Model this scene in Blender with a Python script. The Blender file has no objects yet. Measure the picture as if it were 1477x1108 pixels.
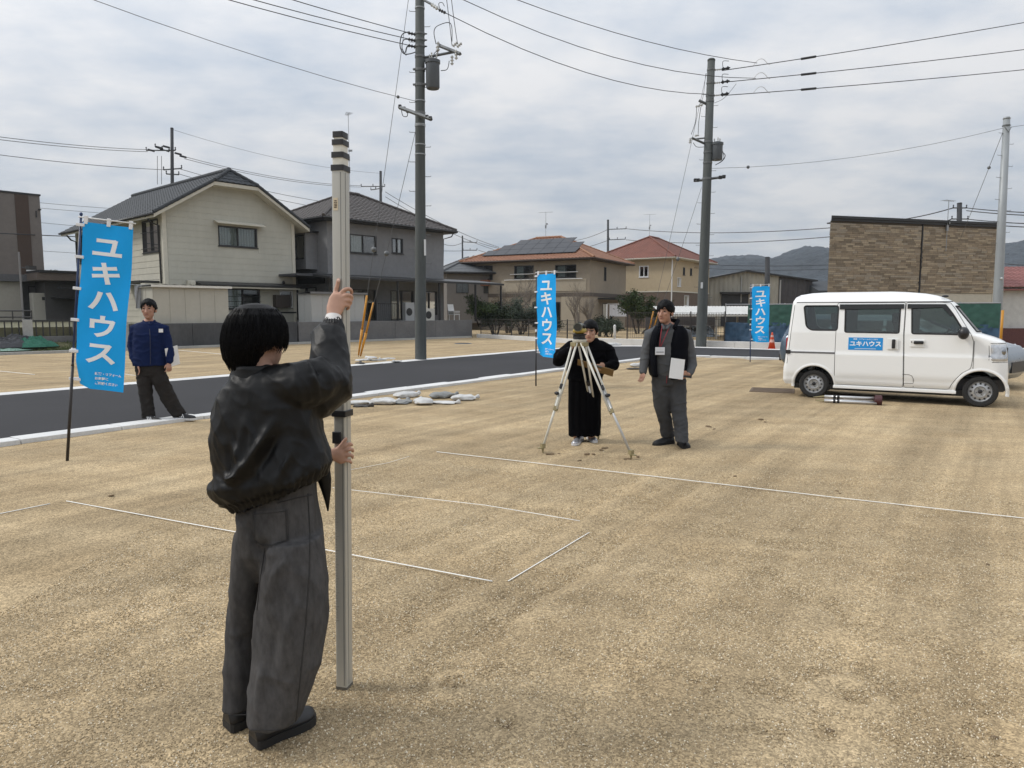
import bpy, bmesh, math, random
import numpy as np
from mathutils import Vector, Matrix, noise as mnoise

SC = bpy.context.scene
COL = SC.collection
R = math.radians

# ------------------------------------------------------------------ camera
cam_d = bpy.data.cameras.new('camera')
cam = bpy.data.objects.new('camera', cam_d)
COL.objects.link(cam)
cam.location = (0, 0, 1.58)
cam.rotation_euler = (R(90 - 5.77), 0, 0)
cam_d.sensor_width = 36.0
cam_d.lens = 36.0 * 1030 / 1477
cam_d.clip_start = 0.05
cam_d.clip_end = 6000
SC.camera = cam

# ------------------------------------------------------------------ sky, sun, exposure
SUN_EL, SUN_AZ = 42.0, -88.0          # azimuth measured from straight ahead (+Y) towards +X
world = bpy.data.worlds.new('World')
SC.world = world
world.use_nodes = True
wn, wl = world.node_tree.nodes, world.node_tree.links
wn.clear()
w_out = wn.new('ShaderNodeOutputWorld')
w_sky = wn.new('ShaderNodeTexSky')
w_sky.sky_type = 'NISHITA'
w_sky.sun_disc = False
w_sky.sun_elevation = R(SUN_EL)
w_sky.sun_rotation = R(SUN_AZ)
w_bg = wn.new('ShaderNodeBackground')
w_bg.inputs['Strength'].default_value = 0.1
wl.new(w_sky.outputs['Color'], w_bg.inputs['Color'])
# cloud deck: noise on a plane far above, seen in perspective
tc = wn.new('ShaderNodeTexCoord')
sp = wn.new('ShaderNodeSeparateXYZ'); wl.new(tc.outputs['Generated'], sp.inputs[0])
def wmath(op, a, b=None, c=None, clamp=False):
    n = wn.new('ShaderNodeMath'); n.operation = op; n.use_clamp = clamp
    for i, v in enumerate((a, b, c)):
        if v is None: continue
        if isinstance(v, (int, float)): n.inputs[i].default_value = v
        else: wl.new(v, n.inputs[i])
    return n.outputs[0]
zz = wmath('MAXIMUM', sp.outputs['Z'], 0.0)
den = wmath('ADD', zz, 0.17)
cx = wmath('DIVIDE', sp.outputs['X'], den)
cy = wmath('DIVIDE', sp.outputs['Y'], den)
cmb = wn.new('ShaderNodeCombineXYZ'); wl.new(cx, cmb.inputs[0]); wl.new(cy, cmb.inputs[1])
def wnoise(scale, detail, rough, off):
    mp = wn.new('ShaderNodeMapping'); mp.inputs['Location'].default_value = off
    mp.inputs['Scale'].default_value = (1.0, 1.25, 1)
    wl.new(cmb.outputs[0], mp.inputs['Vector'])
    n = wn.new('ShaderNodeTexNoise'); n.inputs['Scale'].default_value = scale
    n.inputs['Detail'].default_value = detail; n.inputs['Roughness'].default_value = rough
    wl.new(mp.outputs[0], n.inputs['Vector'])
    return n.outputs['Fac']
n1 = wnoise(1.3, 7, 0.5, (3.1, 1.7, 0))
n2 = wnoise(3.9, 6, 0.56, (7.3, 2.2, 0))
nn = wmath('ADD', wmath('MULTIPLY', n1, 0.58), wmath('MULTIPLY', n2, 0.42))
ramp = wn.new('ShaderNodeValToRGB')
ramp.color_ramp.elements[0].position = 0.38; ramp.color_ramp.elements[0].color = (0.67, 0.745, 0.85, 1)
ramp.color_ramp.elements[1].position = 0.60; ramp.color_ramp.elements[1].color = (1.02, 1.02, 1.03, 1)
wl.new(nn, ramp.inputs[0])
# overcast skies are brighter overhead than at the horizon, and brighter towards the hidden sun
grad = wmath('MULTIPLY_ADD', zz, 0.92, 0.54)
sdir = Vector((math.sin(R(SUN_AZ)) * math.cos(R(SUN_EL)), math.cos(R(SUN_AZ)) * math.cos(R(SUN_EL)), math.sin(R(SUN_EL))))
dot = wn.new('ShaderNodeVectorMath'); dot.operation = 'DOT_PRODUCT'
wl.new(tc.outputs['Generated'], dot.inputs[0]); dot.inputs[1].default_value = sdir
glow = wmath('MULTIPLY_ADD', wmath('POWER', wmath('MAXIMUM', dot.outputs['Value'], 0.0), 3.0), 0.30, 0.93)
w_cl = wn.new('ShaderNodeBackground')
wl.new(ramp.outputs[0], w_cl.inputs['Color'])
wl.new(wmath('MULTIPLY', grad, glow), w_cl.inputs['Strength'])
w_mix = wn.new('ShaderNodeMixShader'); w_mix.inputs[0].default_value = 0.93
wl.new(w_bg.outputs[0], w_mix.inputs[1]); wl.new(w_cl.outputs[0], w_mix.inputs[2])
wl.new(w_mix.outputs[0], w_out.inputs['Surface'])

sun_d = bpy.data.lights.new('sun', 'SUN')
sun_d.energy = 1.5
sun_d.angle = R(10)
sun_d.color = (1.0, 0.95, 0.87)
sun = bpy.data.objects.new('sun', sun_d)
COL.objects.link(sun)
sun.rotation_euler = (-sdir).to_track_quat('-Z', 'Y').to_euler()
sun.location = (0, 0, 60)

SC.view_settings.view_transform = 'Standard'
SC.view_settings.look = 'None'
SC.view_settings.gamma = 1
SC.view_settings.exposure = 0.2
SC.view_settings.use_curve_mapping = False
SC.render.engine = 'CYCLES'
SC.cycles.max_bounces = 8
SC.cycles.transparent_max_bounces = 12

# ------------------------------------------------------------------ measuring the site from the survey photo
_F, _P, _H = 1030.0, R(5.77), 1.58
_c, _s = math.cos(_P), math.sin(_P)
def _ray(px, py):
    x = (px - 738.5) / _F; v = -(py - 554) / _F
    return (x, _c + v * _s, -_s + v * _c)
def G(px, py, z=0.0):
    d = _ray(px, py); t = (z - _H) / d[2]
    return Vector((d[0] * t, d[1] * t, z))
def Y(px, py, y):
    d = _ray(px, py); t = y / d[1]
    return Vector((d[0] * t, y, _H + d[2] * t))

# ------------------------------------------------------------------ materials
_MC = {}
def M(name, col, rough=0.6, var=0.12, scale=6.0, bump=0.0, bscale=40.0, metal=0.0, spec=0.5, var2=0.0, scale2=1.0,
      coat=0.0, stretch=None, emit=None, bdist=0.004):
    if name in _MC: return _MC[name]
    m = bpy.data.materials.new(name); m.use_nodes = True
    nt = m.node_tree; N, L = nt.nodes, nt.links
    b = N['Principled BSDF']
    b.inputs['Roughness'].default_value = rough
    b.inputs['Metallic'].default_value = metal
    b.inputs['Specular IOR Level'].default_value = spec
    if coat: b.inputs['Coat Weight'].default_value = coat; b.inputs['Coat Roughness'].default_value = 0.06
    t = N.new('ShaderNodeTexCoord')
    vec = t.outputs['Object']
    if stretch:
        mp = N.new('ShaderNodeMapping'); mp.inputs['Scale'].default_value = stretch
        L.new(vec, mp.inputs['Vector']); vec = mp.outputs[0]
    def nz(sc, det=5, ro=0.6):
        n = N.new('ShaderNodeTexNoise'); n.inputs['Scale'].default_value = sc
        n.inputs['Detail'].default_value = det; n.inputs['Roughness'].default_value = ro
        L.new(vec, n.inputs['Vector']); return n.outputs['Fac']
    def mixc(a, fac, lo, hi):
        mr = N.new('ShaderNodeMapRange'); L.new(fac, mr.inputs['Value'])
        mr.inputs['From Min'].default_value = 0.28; mr.inputs['From Max'].default_value = 0.72
        mr.inputs['To Min'].default_value = lo; mr.inputs['To Max'].default_value = hi
        mx = N.new('ShaderNodeMix'); mx.data_type = 'RGBA'; mx.blend_type = 'MULTIPLY'
        mx.inputs[0].default_value = 1.0
        if isinstance(a, tuple): mx.inputs[6].default_value = a
        else: L.new(a, mx.inputs[6])
        L.new(mr.outputs[0], mx.inputs[7]); return mx.outputs[2]
    c = (col[0], col[1], col[2], 1)
    if var: c = mixc(c, nz(scale), 1 - var, 1 + var)
    if var2: c = mixc(c, nz(scale2, 4, 0.55), 1 - var2, 1 + var2)
    if isinstance(c, tuple): b.inputs['Base Color'].default_value = c
    else: L.new(c, b.inputs['Base Color'])
    if var:
        mr = N.new('ShaderNodeMapRange'); L.new(nz(scale * 2.3), mr.inputs['Value'])
        mr.inputs['To Min'].default_value = max(0.02, rough - 0.08); mr.inputs['To Max'].default_value = min(1, rough + 0.08)
        L.new(mr.outputs[0], b.inputs['Roughness'])
    if bump:
        bp = N.new('ShaderNodeBump'); bp.inputs['Strength'].default_value = bump
        bp.inputs['Distance'].default_value = bdist
        L.new(nz(bscale, 4, 0.6), bp.inputs['Height']); L.new(bp.outputs[0], b.inputs['Normal'])
    m['_out'] = 1
    _MC[name] = m
    return m
def glass(name, tint=(0.35, 0.4, 0.42), see=0.55, rough=0.03):
    if name in _MC: return _MC[name]
    m = bpy.data.materials.new(name); m.use_nodes = True
    N, L = m.node_tree.nodes, m.node_tree.links
    N.clear()
    o = N.new('ShaderNodeOutputMaterial')
    tr = N.new('ShaderNodeBsdfTransparent'); tr.inputs['Color'].default_value = (tint[0], tint[1], tint[2], 1)
    gl = N.new('ShaderNodeBsdfGlossy'); gl.inputs['Roughness'].default_value = rough
    gl.inputs['Color'].default_value = (1, 1, 1, 1)
    fr = N.new('ShaderNodeFresnel'); fr.inputs['IOR'].default_value = 1.5
    md = N.new('ShaderNodeMath'); md.operation = 'MULTIPLY_ADD'
    L.new(fr.outputs[0], md.inputs[0]); md.inputs[1].default_value = 1.0; md.inputs[2].default_value = 0.02
    mx = N.new('ShaderNodeMixShader'); L.new(md.outputs[0], mx.inputs[0])
    L.new(tr.outputs[0], mx.inputs[1]); L.new(gl.outputs[0], mx.inputs[2])
    L.new(mx.outputs[0], o.inputs['Surface'])
    _MC[name] = m
    return m

# ------------------------------------------------------------------ mesh builder
class MB:
    def __init__(s): s.v = []; s.f = []; s.mi = []; s.m = 0; s.X = None
    def add(s, vs, fs):
        b = len(s.v)
        if s.X is not None: vs = [s.X @ Vector(p) for p in vs]
        s.v += [tuple(p) for p in vs]
        for f in fs:
            s.f.append(tuple(b + i for i in f)); s.mi.append(s.m)
        return s
    def box(s, c, d, rz=0.0, rx=0.0, ry=0.0):
        hx, hy, hz = d[0] / 2, d[1] / 2, d[2] / 2
        mt = Matrix.Translation(c) @ Matrix.Rotation(rz, 4, 'Z') @ Matrix.Rotation(ry, 4, 'Y') @ Matrix.Rotation(rx, 4, 'X')
        vs = [mt @ Vector((x, y, z)) for z in (-hz, hz) for y in (-hy, hy) for x in (-hx, hx)]
        return s.add(vs, [(0, 2, 3, 1), (4, 5, 7, 6), (0, 1, 5, 4), (2, 6, 7, 3), (0, 4, 6, 2), (1, 3, 7, 5)])
    def b2(s, x0, x1, y0, y1, z0, z1):
        return s.box(((x0 + x1) / 2, (y0 + y1) / 2, (z0 + z1) / 2), (abs(x1 - x0), abs(y1 - y0), abs(z1 - z0)))
    def tube(s, pts, r, n=8, caps=True, flat=1.0, up=None):
        pts = [Vector(p) for p in pts]
        k = len(pts)
        if not hasattr(r, '__len__'): r = [r] * k
        rings = []
        prev = None
        for i, p in enumerate(pts):
            a = pts[max(0, i - 1)]; b = pts[min(k - 1, i + 1)]
            t = (b - a)
            t = t.normalized() if t.length > 1e-9 else Vector((0, 0, 1))
            if prev is None:
                u = Vector(up) if up is not None else (Vector((0, 0, 1)) if abs(t.z) < 0.9 else Vector((1, 0, 0)))
                e1 = (u - t * u.dot(t)).normalized()
            else:
                e1 = (prev - t * prev.dot(t)).normalized()
            prev = e1
            e2 = t.cross(e1)
            rr = r[i]
            ra, rb = rr if hasattr(rr, '__len__') else (rr, rr * flat)
            rings.append([p + e1 * (ra * math.cos(q)) + e2 * (rb * math.sin(q)) for q in [2 * math.pi * j / n for j in range(n)]])
        vs = [q for rg in rings for q in rg]
        fs = []
        for i in range(k - 1):
            for j in range(n):
                a = i * n + j; b = i * n + (j + 1) % n
                fs.append((a, b, b + n, a + n))
        if caps:
            fs.append(tuple(range(n - 1, -1, -1))); fs.append(tuple((k - 1) * n + j for j in range(n)))
        return s.add(vs, fs)
    def rtube(s, pts, r, n=12, flat=1.0, up=None):
        """tube with rounded ends (closed, good for remeshing)"""
        pts = [Vector(p) for p in pts]
        if not hasattr(r, '__len__'): r = [r] * len(pts)
        r = [q if hasattr(q, '__len__') else (q, q * flat) for q in r]
        d0 = (pts[0] - pts[1]).normalized(); d1 = (pts[-1] - pts[-2]).normalized()
        P, Q = [], []
        for a in (80, 50, 25):
            m = min(r[0]); P.append(pts[0] + d0 * m * math.sin(R(a))); Q.append((r[0][0] * math.cos(R(a)), r[0][1] * math.cos(R(a))))
        P += pts; Q += r
        for a in (25, 50, 80):
            m = min(r[-1]); P.append(pts[-1] + d1 * m * math.sin(R(a))); Q.append((r[-1][0] * math.cos(R(a)), r[-1][1] * math.cos(R(a))))
        return s.tube(P, Q, n, True, 1.0, up)
    def lathe(s, prof, n=16, axis=(0, 0, 1), o=(0, 0, 0), caps=True):
        ax = Vector(axis).normalized()
        e1 = ax.orthogonal().normalized(); e2 = ax.cross(e1); o = Vector(o)
        vs = []
        for (r, h) in prof:
            for j in range(n):
                q = 2 * math.pi * j / n
                vs.append(o + ax * h + e1 * (r * math.cos(q)) + e2 * (r * math.sin(q)))
        fs = []
        for i in range(len(prof) - 1):
            for j in range(n):
                a = i * n + j; b = i * n + (j + 1) % n
                fs.append((a, b, b + n, a + n))
        if caps:
            if prof[0][0] > 1e-6: fs.append(tuple(range(n - 1, -1, -1)))
            if prof[-1][0] > 1e-6: fs.append(tuple((len(prof) - 1) * n + j for j in range(n)))
        return s.add(vs, fs)
    def prism(s, poly, fn, d0, d1):
        """poly: list of 2D points; fn(a, b, d) -> 3D"""
        n = len(poly)
        vs = [fn(a, b, d0) for a, b in poly] + [fn(a, b, d1) for a, b in poly]
        fs = [tuple(range(n - 1, -1, -1)), tuple(range(n, 2 * n))]
        for i in range(n):
            j = (i + 1) % n
            fs.append((i, j, j + n, i + n))
        return s.add(vs, fs)
    def ell(s, c, r, mt=None, nu=16, nv=10):
        c = Vector(c); vs = []; fs = []
        mt = mt or Matrix.Identity(3)
        for i in range(1, nv):
            th = math.pi * i / nv
            for j in range(nu):
                ph = 2 * math.pi * j / nu
                vs.append(c + mt @ Vector((r[0] * math.sin(th) * math.cos(ph), r[1] * math.sin(th) * math.sin(ph), r[2] * math.cos(th))))
        a = len(vs); vs.append(c + mt @ Vector((0, 0, r[2]))); vs.append(c + mt @ Vector((0, 0, -r[2])))
        for i in range(nv - 2):
            for j in range(nu):
                k = (j + 1) % nu
                fs.append((i * nu + j, (i + 1) * nu + j, (i + 1) * nu + k, i * nu + k))
        for j in range(nu):
            k = (j + 1) % nu
            fs.append((a, j, k)); fs.append((a + 1, (nv - 2) * nu + k, (nv - 2) * nu + j))
        return s.add(vs, fs)
    def grid(s, rows, close_u=False):
        n = len(rows[0]); vs = [p for r in rows for p in r]; fs = []
        for i in range(len(rows) - 1):
            for j in range(n - 1 + (1 if close_u else 0)):
                k = (j + 1) % n
                fs.append((i * n + j, i * n + k, (i + 1) * n + k, (i + 1) * n + j))
        return s.add(vs, fs)
    def mesh(s, name):
        me = bpy.data.meshes.new(name)
        me.from_pydata(s.v, [], s.f)
        me.update()
        if any(s.mi): me.polygons.foreach_set('material_index', s.mi)
        return me
    def build(s, name, mat, parent=None, smooth=False, world=False, bevel=0.0, label=None, kind=None, auto=None):
        if world and parent is not None:
            inv = parent.matrix_basis.inverted()
            s.v = [tuple(inv @ Vector(p)) for p in s.v]
        me = s.mesh(name)
        return link(name, me, mat, parent, smooth, bevel, label, kind, auto)

def link(name, me, mat, parent=None, smooth=False, bevel=0.0, label=None, kind=None, auto=None):
    for m in (mat if isinstance(mat, (list, tuple)) else [mat]): me.materials.append(m)
    if smooth: me.polygons.foreach_set('use_smooth', [True] * len(me.polygons))
    o = bpy.data.objects.new(name, me); COL.objects.link(o)
    if parent is not None: o.parent = parent
    if bevel:
        b = o.modifiers.new('bevel', 'BEVEL'); b.width = bevel; b.segments = 2; b.limit_method = 'ANGLE'; b.angle_limit = R(40)
    if auto:
        me.polygons.foreach_set('use_smooth', [True] * len(me.polygons))
        sharp_by_angle(me, R(auto))
    if label: o['label'] = label
    if kind: o['kind'] = kind
    return o
def sharp_by_angle(me, ang):
    bm = bmesh.new(); bm.from_mesh(me)
    for e in bm.edges:
        if len(e.link_faces) == 2 and e.calc_face_angle(0) > ang: e.smooth = False
    bm.to_mesh(me); bm.free()
def T(name, label, cat, loc=(0, 0, 0), rz=0.0, group=None, rot=None):
    o = bpy.data.objects.new(name, None); COL.objects.link(o)
    o.empty_display_size = 0.2
    o.location = loc; o.rotation_euler = rot if rot else (0, 0, rz)
    o['label'] = label; o['category'] = cat
    if group: o['group'] = group
    return o
def tag(o, label, cat, group=None, kind=None):
    o['label'] = label; o['category'] = cat
    if group: o['group'] = group
    if kind: o['kind'] = kind
    return o
def struct(o): o['kind'] = 'structure'; return o
def dup(root, loc=None, rz=None, label=None, group=None):
    def cp(o, par):
        c = o.copy(); COL.objects.link(c)
        if par is not None: c.parent = par
        for ch in o.children: cp(ch, c)
        return c
    r = cp(root, None)
    if loc is not None: r.location = loc
    if rz is not None: r.rotation_euler[2] = rz
    if label: r['label'] = label
    if group: r['group'] = group
    return r
def fbm(p, sc, o=3):
    return mnoise.fractal((p[0] * sc, p[1] * sc, p[2] * sc), 0.6, 2.0, o)
def catmull(pts, k=4):
    pts = [Vector(p) for p in pts]; out = []
    n = len(pts)
    for i in range(n - 1):
        p0, p1, p2, p3 = pts[max(0, i - 1)], pts[i], pts[i + 1], pts[min(n - 1, i + 2)]
        for j in range(k):
            t = j / k
            out.append(0.5 * ((2 * p1) + (p2 - p0) * t + (2 * p0 - 5 * p1 + 4 * p2 - p3) * t * t + (3 * p1 - p0 - 3 * p2 + p3) * t ** 3))
    out.append(pts[-1]); return out
def solid(me, voxel, smooth=4, dec=None):
    """union + smoothing of overlapping closed pieces into one continuous surface"""
    o = bpy.data.objects.new('tmp', me); COL.objects.link(o)
    m = o.modifiers.new('r', 'REMESH'); m.mode = 'VOXEL'; m.voxel_size = voxel; m.use_smooth_shade = True
    if smooth:
        q = o.modifiers.new('s', 'SMOOTH'); q.factor = 0.5; q.iterations = smooth
    if dec:
        q = o.modifiers.new('d', 'DECIMATE'); q.ratio = dec
    dg = bpy.context.evaluated_depsgraph_get()
    out = bpy.data.meshes.new_from_object(o.evaluated_get(dg))
    bpy.data.objects.remove(o); bpy.data.meshes.remove(me)
    return out
def boolean(a, cutters, op='DIFFERENCE'):
    o = bpy.data.objects.new('tmpa', a); COL.objects.link(o); tmp = [o]
    for c in cutters:
        q = bpy.data.objects.new('tmpc', c); COL.objects.link(q); tmp.append(q)
        m = o.modifiers.new('b', 'BOOLEAN'); m.operation = op; m.object = q; m.solver = 'EXACT'
    dg = bpy.context.evaluated_depsgraph_get()
    out = bpy.data.meshes.new_from_object(o.evaluated_get(dg))
    for q in tmp: bpy.data.objects.remove(q)
    out.materials.clear()
    return out
def text_mesh(s, size, bold=0.0, align='CENTER', res=2):
    c = bpy.data.curves.new('t', 'FONT'); c.body = s; c.size = size; c.offset = bold; c.align_x = align; c.align_y = 'CENTER'
    c.resolution_u = res; c.fill_mode = 'FRONT'
    o = bpy.data.objects.new('t', c); COL.objects.link(o)
    dg = bpy.context.evaluated_depsgraph_get()
    me = bpy.data.meshes.new_from_object(o.evaluated_get(dg))
    v = [tuple(x.co) for x in me.vertices]; f = [tuple(p.vertices) for p in me.polygons]
    bpy.data.objects.remove(o); bpy.data.meshes.remove(me)
    return v, f
# ------------------------------------------------------------------ the site: ground, road, kerbs, terraces, hills
D = Vector((0.565, 0.825, 0)); NN = Vector((-0.825, 0.565, 0)); EE = Vector((0.825, -0.565, 0))
N0 = Vector((-0.76, 16.11, 0))              # a point on the near kerb line
def rd(sd, nd, z=0.0): return N0 + D * sd + NN * nd + Vector((0, 0, z))
RANG = math.atan2(D.y, D.x)
ROADW = 5.8

def smooth01(x): x = min(1, max(0, x)); return x * x * (3 - 2 * x)
_rng = np.random.default_rng(4)
RUTS = []
for px0, py0, px1, py1, w, a in [(1090, 610, 700, 905, .16, -.020), (1000, 640, 560, 900, .14, -.016), (1300, 640, 1010, 900, .2, -.014), (1180, 600, 880, 860, .12, .016),
                                 (850, 690, 560, 800, .12, -.016), (420, 690, 1200, 790, .14, -.016), (520, 640, 1000, 735, .13, -.016), (1000, 800, 1420, 960, .18, -.011),
                                 (100, 680, 420, 660, .2, -.012), (560, 690, 300, 800, .16, -.009), (1400, 640, 1330, 760, .3, -.012), (760, 600, 560, 640, .15, -.012),
                                 (1150, 590, 760, 870, .07, -.018), (1060, 600, 640, 900, .07, .012)]:
    RUTS.append((G(px0, py0).xy.copy(), G(px1, py1).xy.copy(), w, a))
PITS = [(G(862, 656), .10, .02), (G(905, 655), .09, -.02), (G(1020, 617), .10, .02), (G(1100, 605), .1, .02), (G(730, 1042), .045, -.02), (G(655, 985), .05, -.012), (G(1225, 1003), .07, -.015),
        (G(1195, 1060), .06, -.014), (G(1425, 1060), .07, -.015), (G(1440, 1090), .05, -.012), (G(810, 652), .1, -.02), (G(845, 640), .09, .018), (G(160, 718), .05, .014), (G(1000, 980), .1, -.01), (G(1110, 1000), .09, -.01)]
def lot_h(x, y):
    h = 0.009 * mnoise.noise((x * 0.55, y * 0.55, 3.0)) + 0.005 * mnoise.noise((x * 2.1, y * 2.1, 8.0)) + 0.004 * mnoise.noise((x * 6, y * 6, 1.0))
    if y < 24:
        for a, b, w, am in RUTS:
            ab = b - a; ap = Vector((x - a.x, y - a.y)); L2 = ab.length_squared
            t = ap.dot(ab) / L2
            if -0.15 < t < 1.15:
                d = abs(ap.x * ab.y - ap.y * ab.x) / math.sqrt(L2) + 0.05 * mnoise.noise((x * 2, y * 2, 0))
                f = smooth01((t + .15) * 4) * smooth01((1.15 - t) * 4)
                h += am * f * (0.7 + 0.5 * mnoise.noise((x * 1.5, y * 1.5, 5))) * (math.exp(-(d / w) ** 2) - 0.6 * math.exp(-((d - 1.7 * w) / w) ** 2))
        for c, w, am in PITS:
            d2 = ((x - c.x) ** 2 + (y - c.y) ** 2) / (w * w)
            if d2 < 6: h += am * (math.exp(-d2) - 0.5 * math.exp(-(math.sqrt(d2) - 1.6) ** 2 * 3)) * (1 + 0.5 * mnoise.noise((x * 20, y * 20, 0)))
    return h
FENCE0, FENCE1 = Vector((4.6, 34.6, 0)), Vector((30, 17.2, 0))
def ground_h(x, y):
    p = Vector((x, y, 0)) - N0
    sd, nd = p.dot(D), p.dot(NN)
    q = Vector((x, y, 0)) - Vector((7.6, 31.4, 0))
    out = q.dot(D)                                    # distance beyond the outer kerb of the cross road
    if sd > -40 and 0.25 < nd < ROADW + .1 and out < .4: return -0.06
    if sd > 7 and nd <= .3 and -5.4 < out < .2: return -0.06
    h = lot_h(x, y) if abs(x) < 40 and y < 60 else 0
    if out > 1.3 and nd < 4.5: h -= 0.8 * smooth01((out - 1.3) / 5.0)
    return h
def spaced(lo, hi, a, b, fine, grow=1.14):
    v = list(np.arange(a, b + 1e-6, fine)); st = fine; x = a; l = []
    while x > lo: st *= grow; x -= st; l.append(x)
    st = fine; x = b; r = []
    while x < hi: st *= grow; x += st; r.append(x)
    return l[::-1] + v + r
xs = spaced(-1600, 1600, -4.6, 4.8, 0.045, 1.06); ys = spaced(-150, 1500, 2.0, 9.0, 0.045, 1.055)
gb = MB(); gb.grid([[(x, y, ground_h(x, y)) for x in xs] for y in ys])

def ground_mat():
    m = bpy.data.materials.new('decomposed granite'); m.use_nodes = True
    N, L = m.node_tree.nodes, m.node_tree.links; b = N['Principled BSDF']
    b.inputs['Roughness'].default_value = 0.95; b.inputs['Specular IOR Level'].default_value = 0.2
    t = N.new('ShaderNodeTexCoord')
    def nz(sc, det=5, ro=.6, rot=0, st=(1, 1, 1)):
        m0 = N.new('ShaderNodeMapping'); m0.inputs['Rotation'].default_value = (0, 0, rot); L.new(t.outputs['Object'], m0.inputs['Vector'])
        mp = N.new('ShaderNodeMapping'); mp.inputs['Scale'].default_value = st; L.new(m0.outputs[0], mp.inputs['Vector'])
        n = N.new('ShaderNodeTexNoise'); n.inputs['Scale'].default_value = sc; n.inputs['Detail'].default_value = det; n.inputs['Roughness'].default_value = ro
        L.new(mp.outputs[0], n.inputs['Vector']); return n.outputs['Fac']
    def mr(f, a, b_, lo, hi):
        n = N.new('ShaderNodeMapRange'); L.new(f, n.inputs['Value'])
        n.inputs['From Min'].default_value = a; n.inputs['From Max'].default_value = b_; n.inputs['To Min'].default_value = lo; n.inputs['To Max'].default_value = hi
        return n.outputs[0]
    def mul(a, bb):
        x = N.new('ShaderNodeMath'); x.operation = 'MULTIPLY'; L.new(a, x.inputs[0]); L.new(bb, x.inputs[1]); return x.outputs[0]
    big = mr(nz(0.35, 6), .3, .7, .90, 1.10)
    mid = mr(nz(2.2, 7, .7), .3, .7, .92, 1.09)
    st1 = mr(nz(1.0, 3, .55, -RANG, (0.12, 2.1, 1)), .34, .62, .76, 1.10)      # raked streaks along the road
    st2 = mr(nz(1.0, 4, .6, R(12), (0.14, 2.2, 1)), .34, .64, .87, 1.07)
    st3 = mr(nz(1.0, 4, .65, -RANG, (0.5, 9.0, 1)), .3, .7, .90, 1.08)
    v = N.new('ShaderNodeTexVoronoi'); v.inputs['Scale'].default_value = 105; L.new(t.outputs['Object'], v.inputs['Vector'])
    sx = N.new('ShaderNodeSeparateColor'); L.new(v.outputs['Color'], sx.inputs[0])
    gr = mr(sx.outputs[0], 0, 1, .64, 1.36)
    v2 = N.new('ShaderNodeTexVoronoi'); v2.inputs['Scale'].default_value = 190; L.new(t.outputs['Object'], v2.inputs['Vector'])
    sx2 = N.new('ShaderNodeSeparateColor'); L.new(v2.outputs['Color'], sx2.inputs[0])
    gr2 = mr(sx2.outputs[0], 0, 1, .75, 1.22)
    val = mul(mul(mul(mul(big, mid), st3), mul(st1, st2)), mul(gr, gr2))
    cr = N.new('ShaderNodeValToRGB'); L.new(nz(1.3, 4), cr.inputs[0])
    cr.color_ramp.elements[0].position = .35; cr.color_ramp.elements[0].color = (.36, .270, .158, 1)
    cr.color_ramp.elements[1].position = .68; cr.color_ramp.elements[1].color = (.41, .318, .195, 1)
    mx = N.new('ShaderNodeMix'); mx.data_type = 'RGBA'; mx.blend_type = 'MULTIPLY'; mx.inputs[0].default_value = 1
    L.new(cr.outputs[0], mx.inputs[6]); L.new(val, mx.inputs[7]); L.new(mx.outputs[2], b.inputs['Base Color'])
    ad = N.new('ShaderNodeMath'); ad.operation = 'ADD'; L.new(v.outputs['Distance'], ad.inputs[0]); L.new(nz(110, 3), ad.inputs[1])
    bp = N.new('ShaderNodeBump'); bp.inputs['Strength'].default_value = .42; bp.inputs['Distance'].default_value = .008; bp.invert = True
    L.new(ad.outputs[0], bp.inputs['Height']); L.new(bp.outputs[0], b.inputs['Normal'])
    return m
M_GROUND = ground_mat()
struct(gb.build('ground', M_GROUND, smooth=True))

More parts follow.
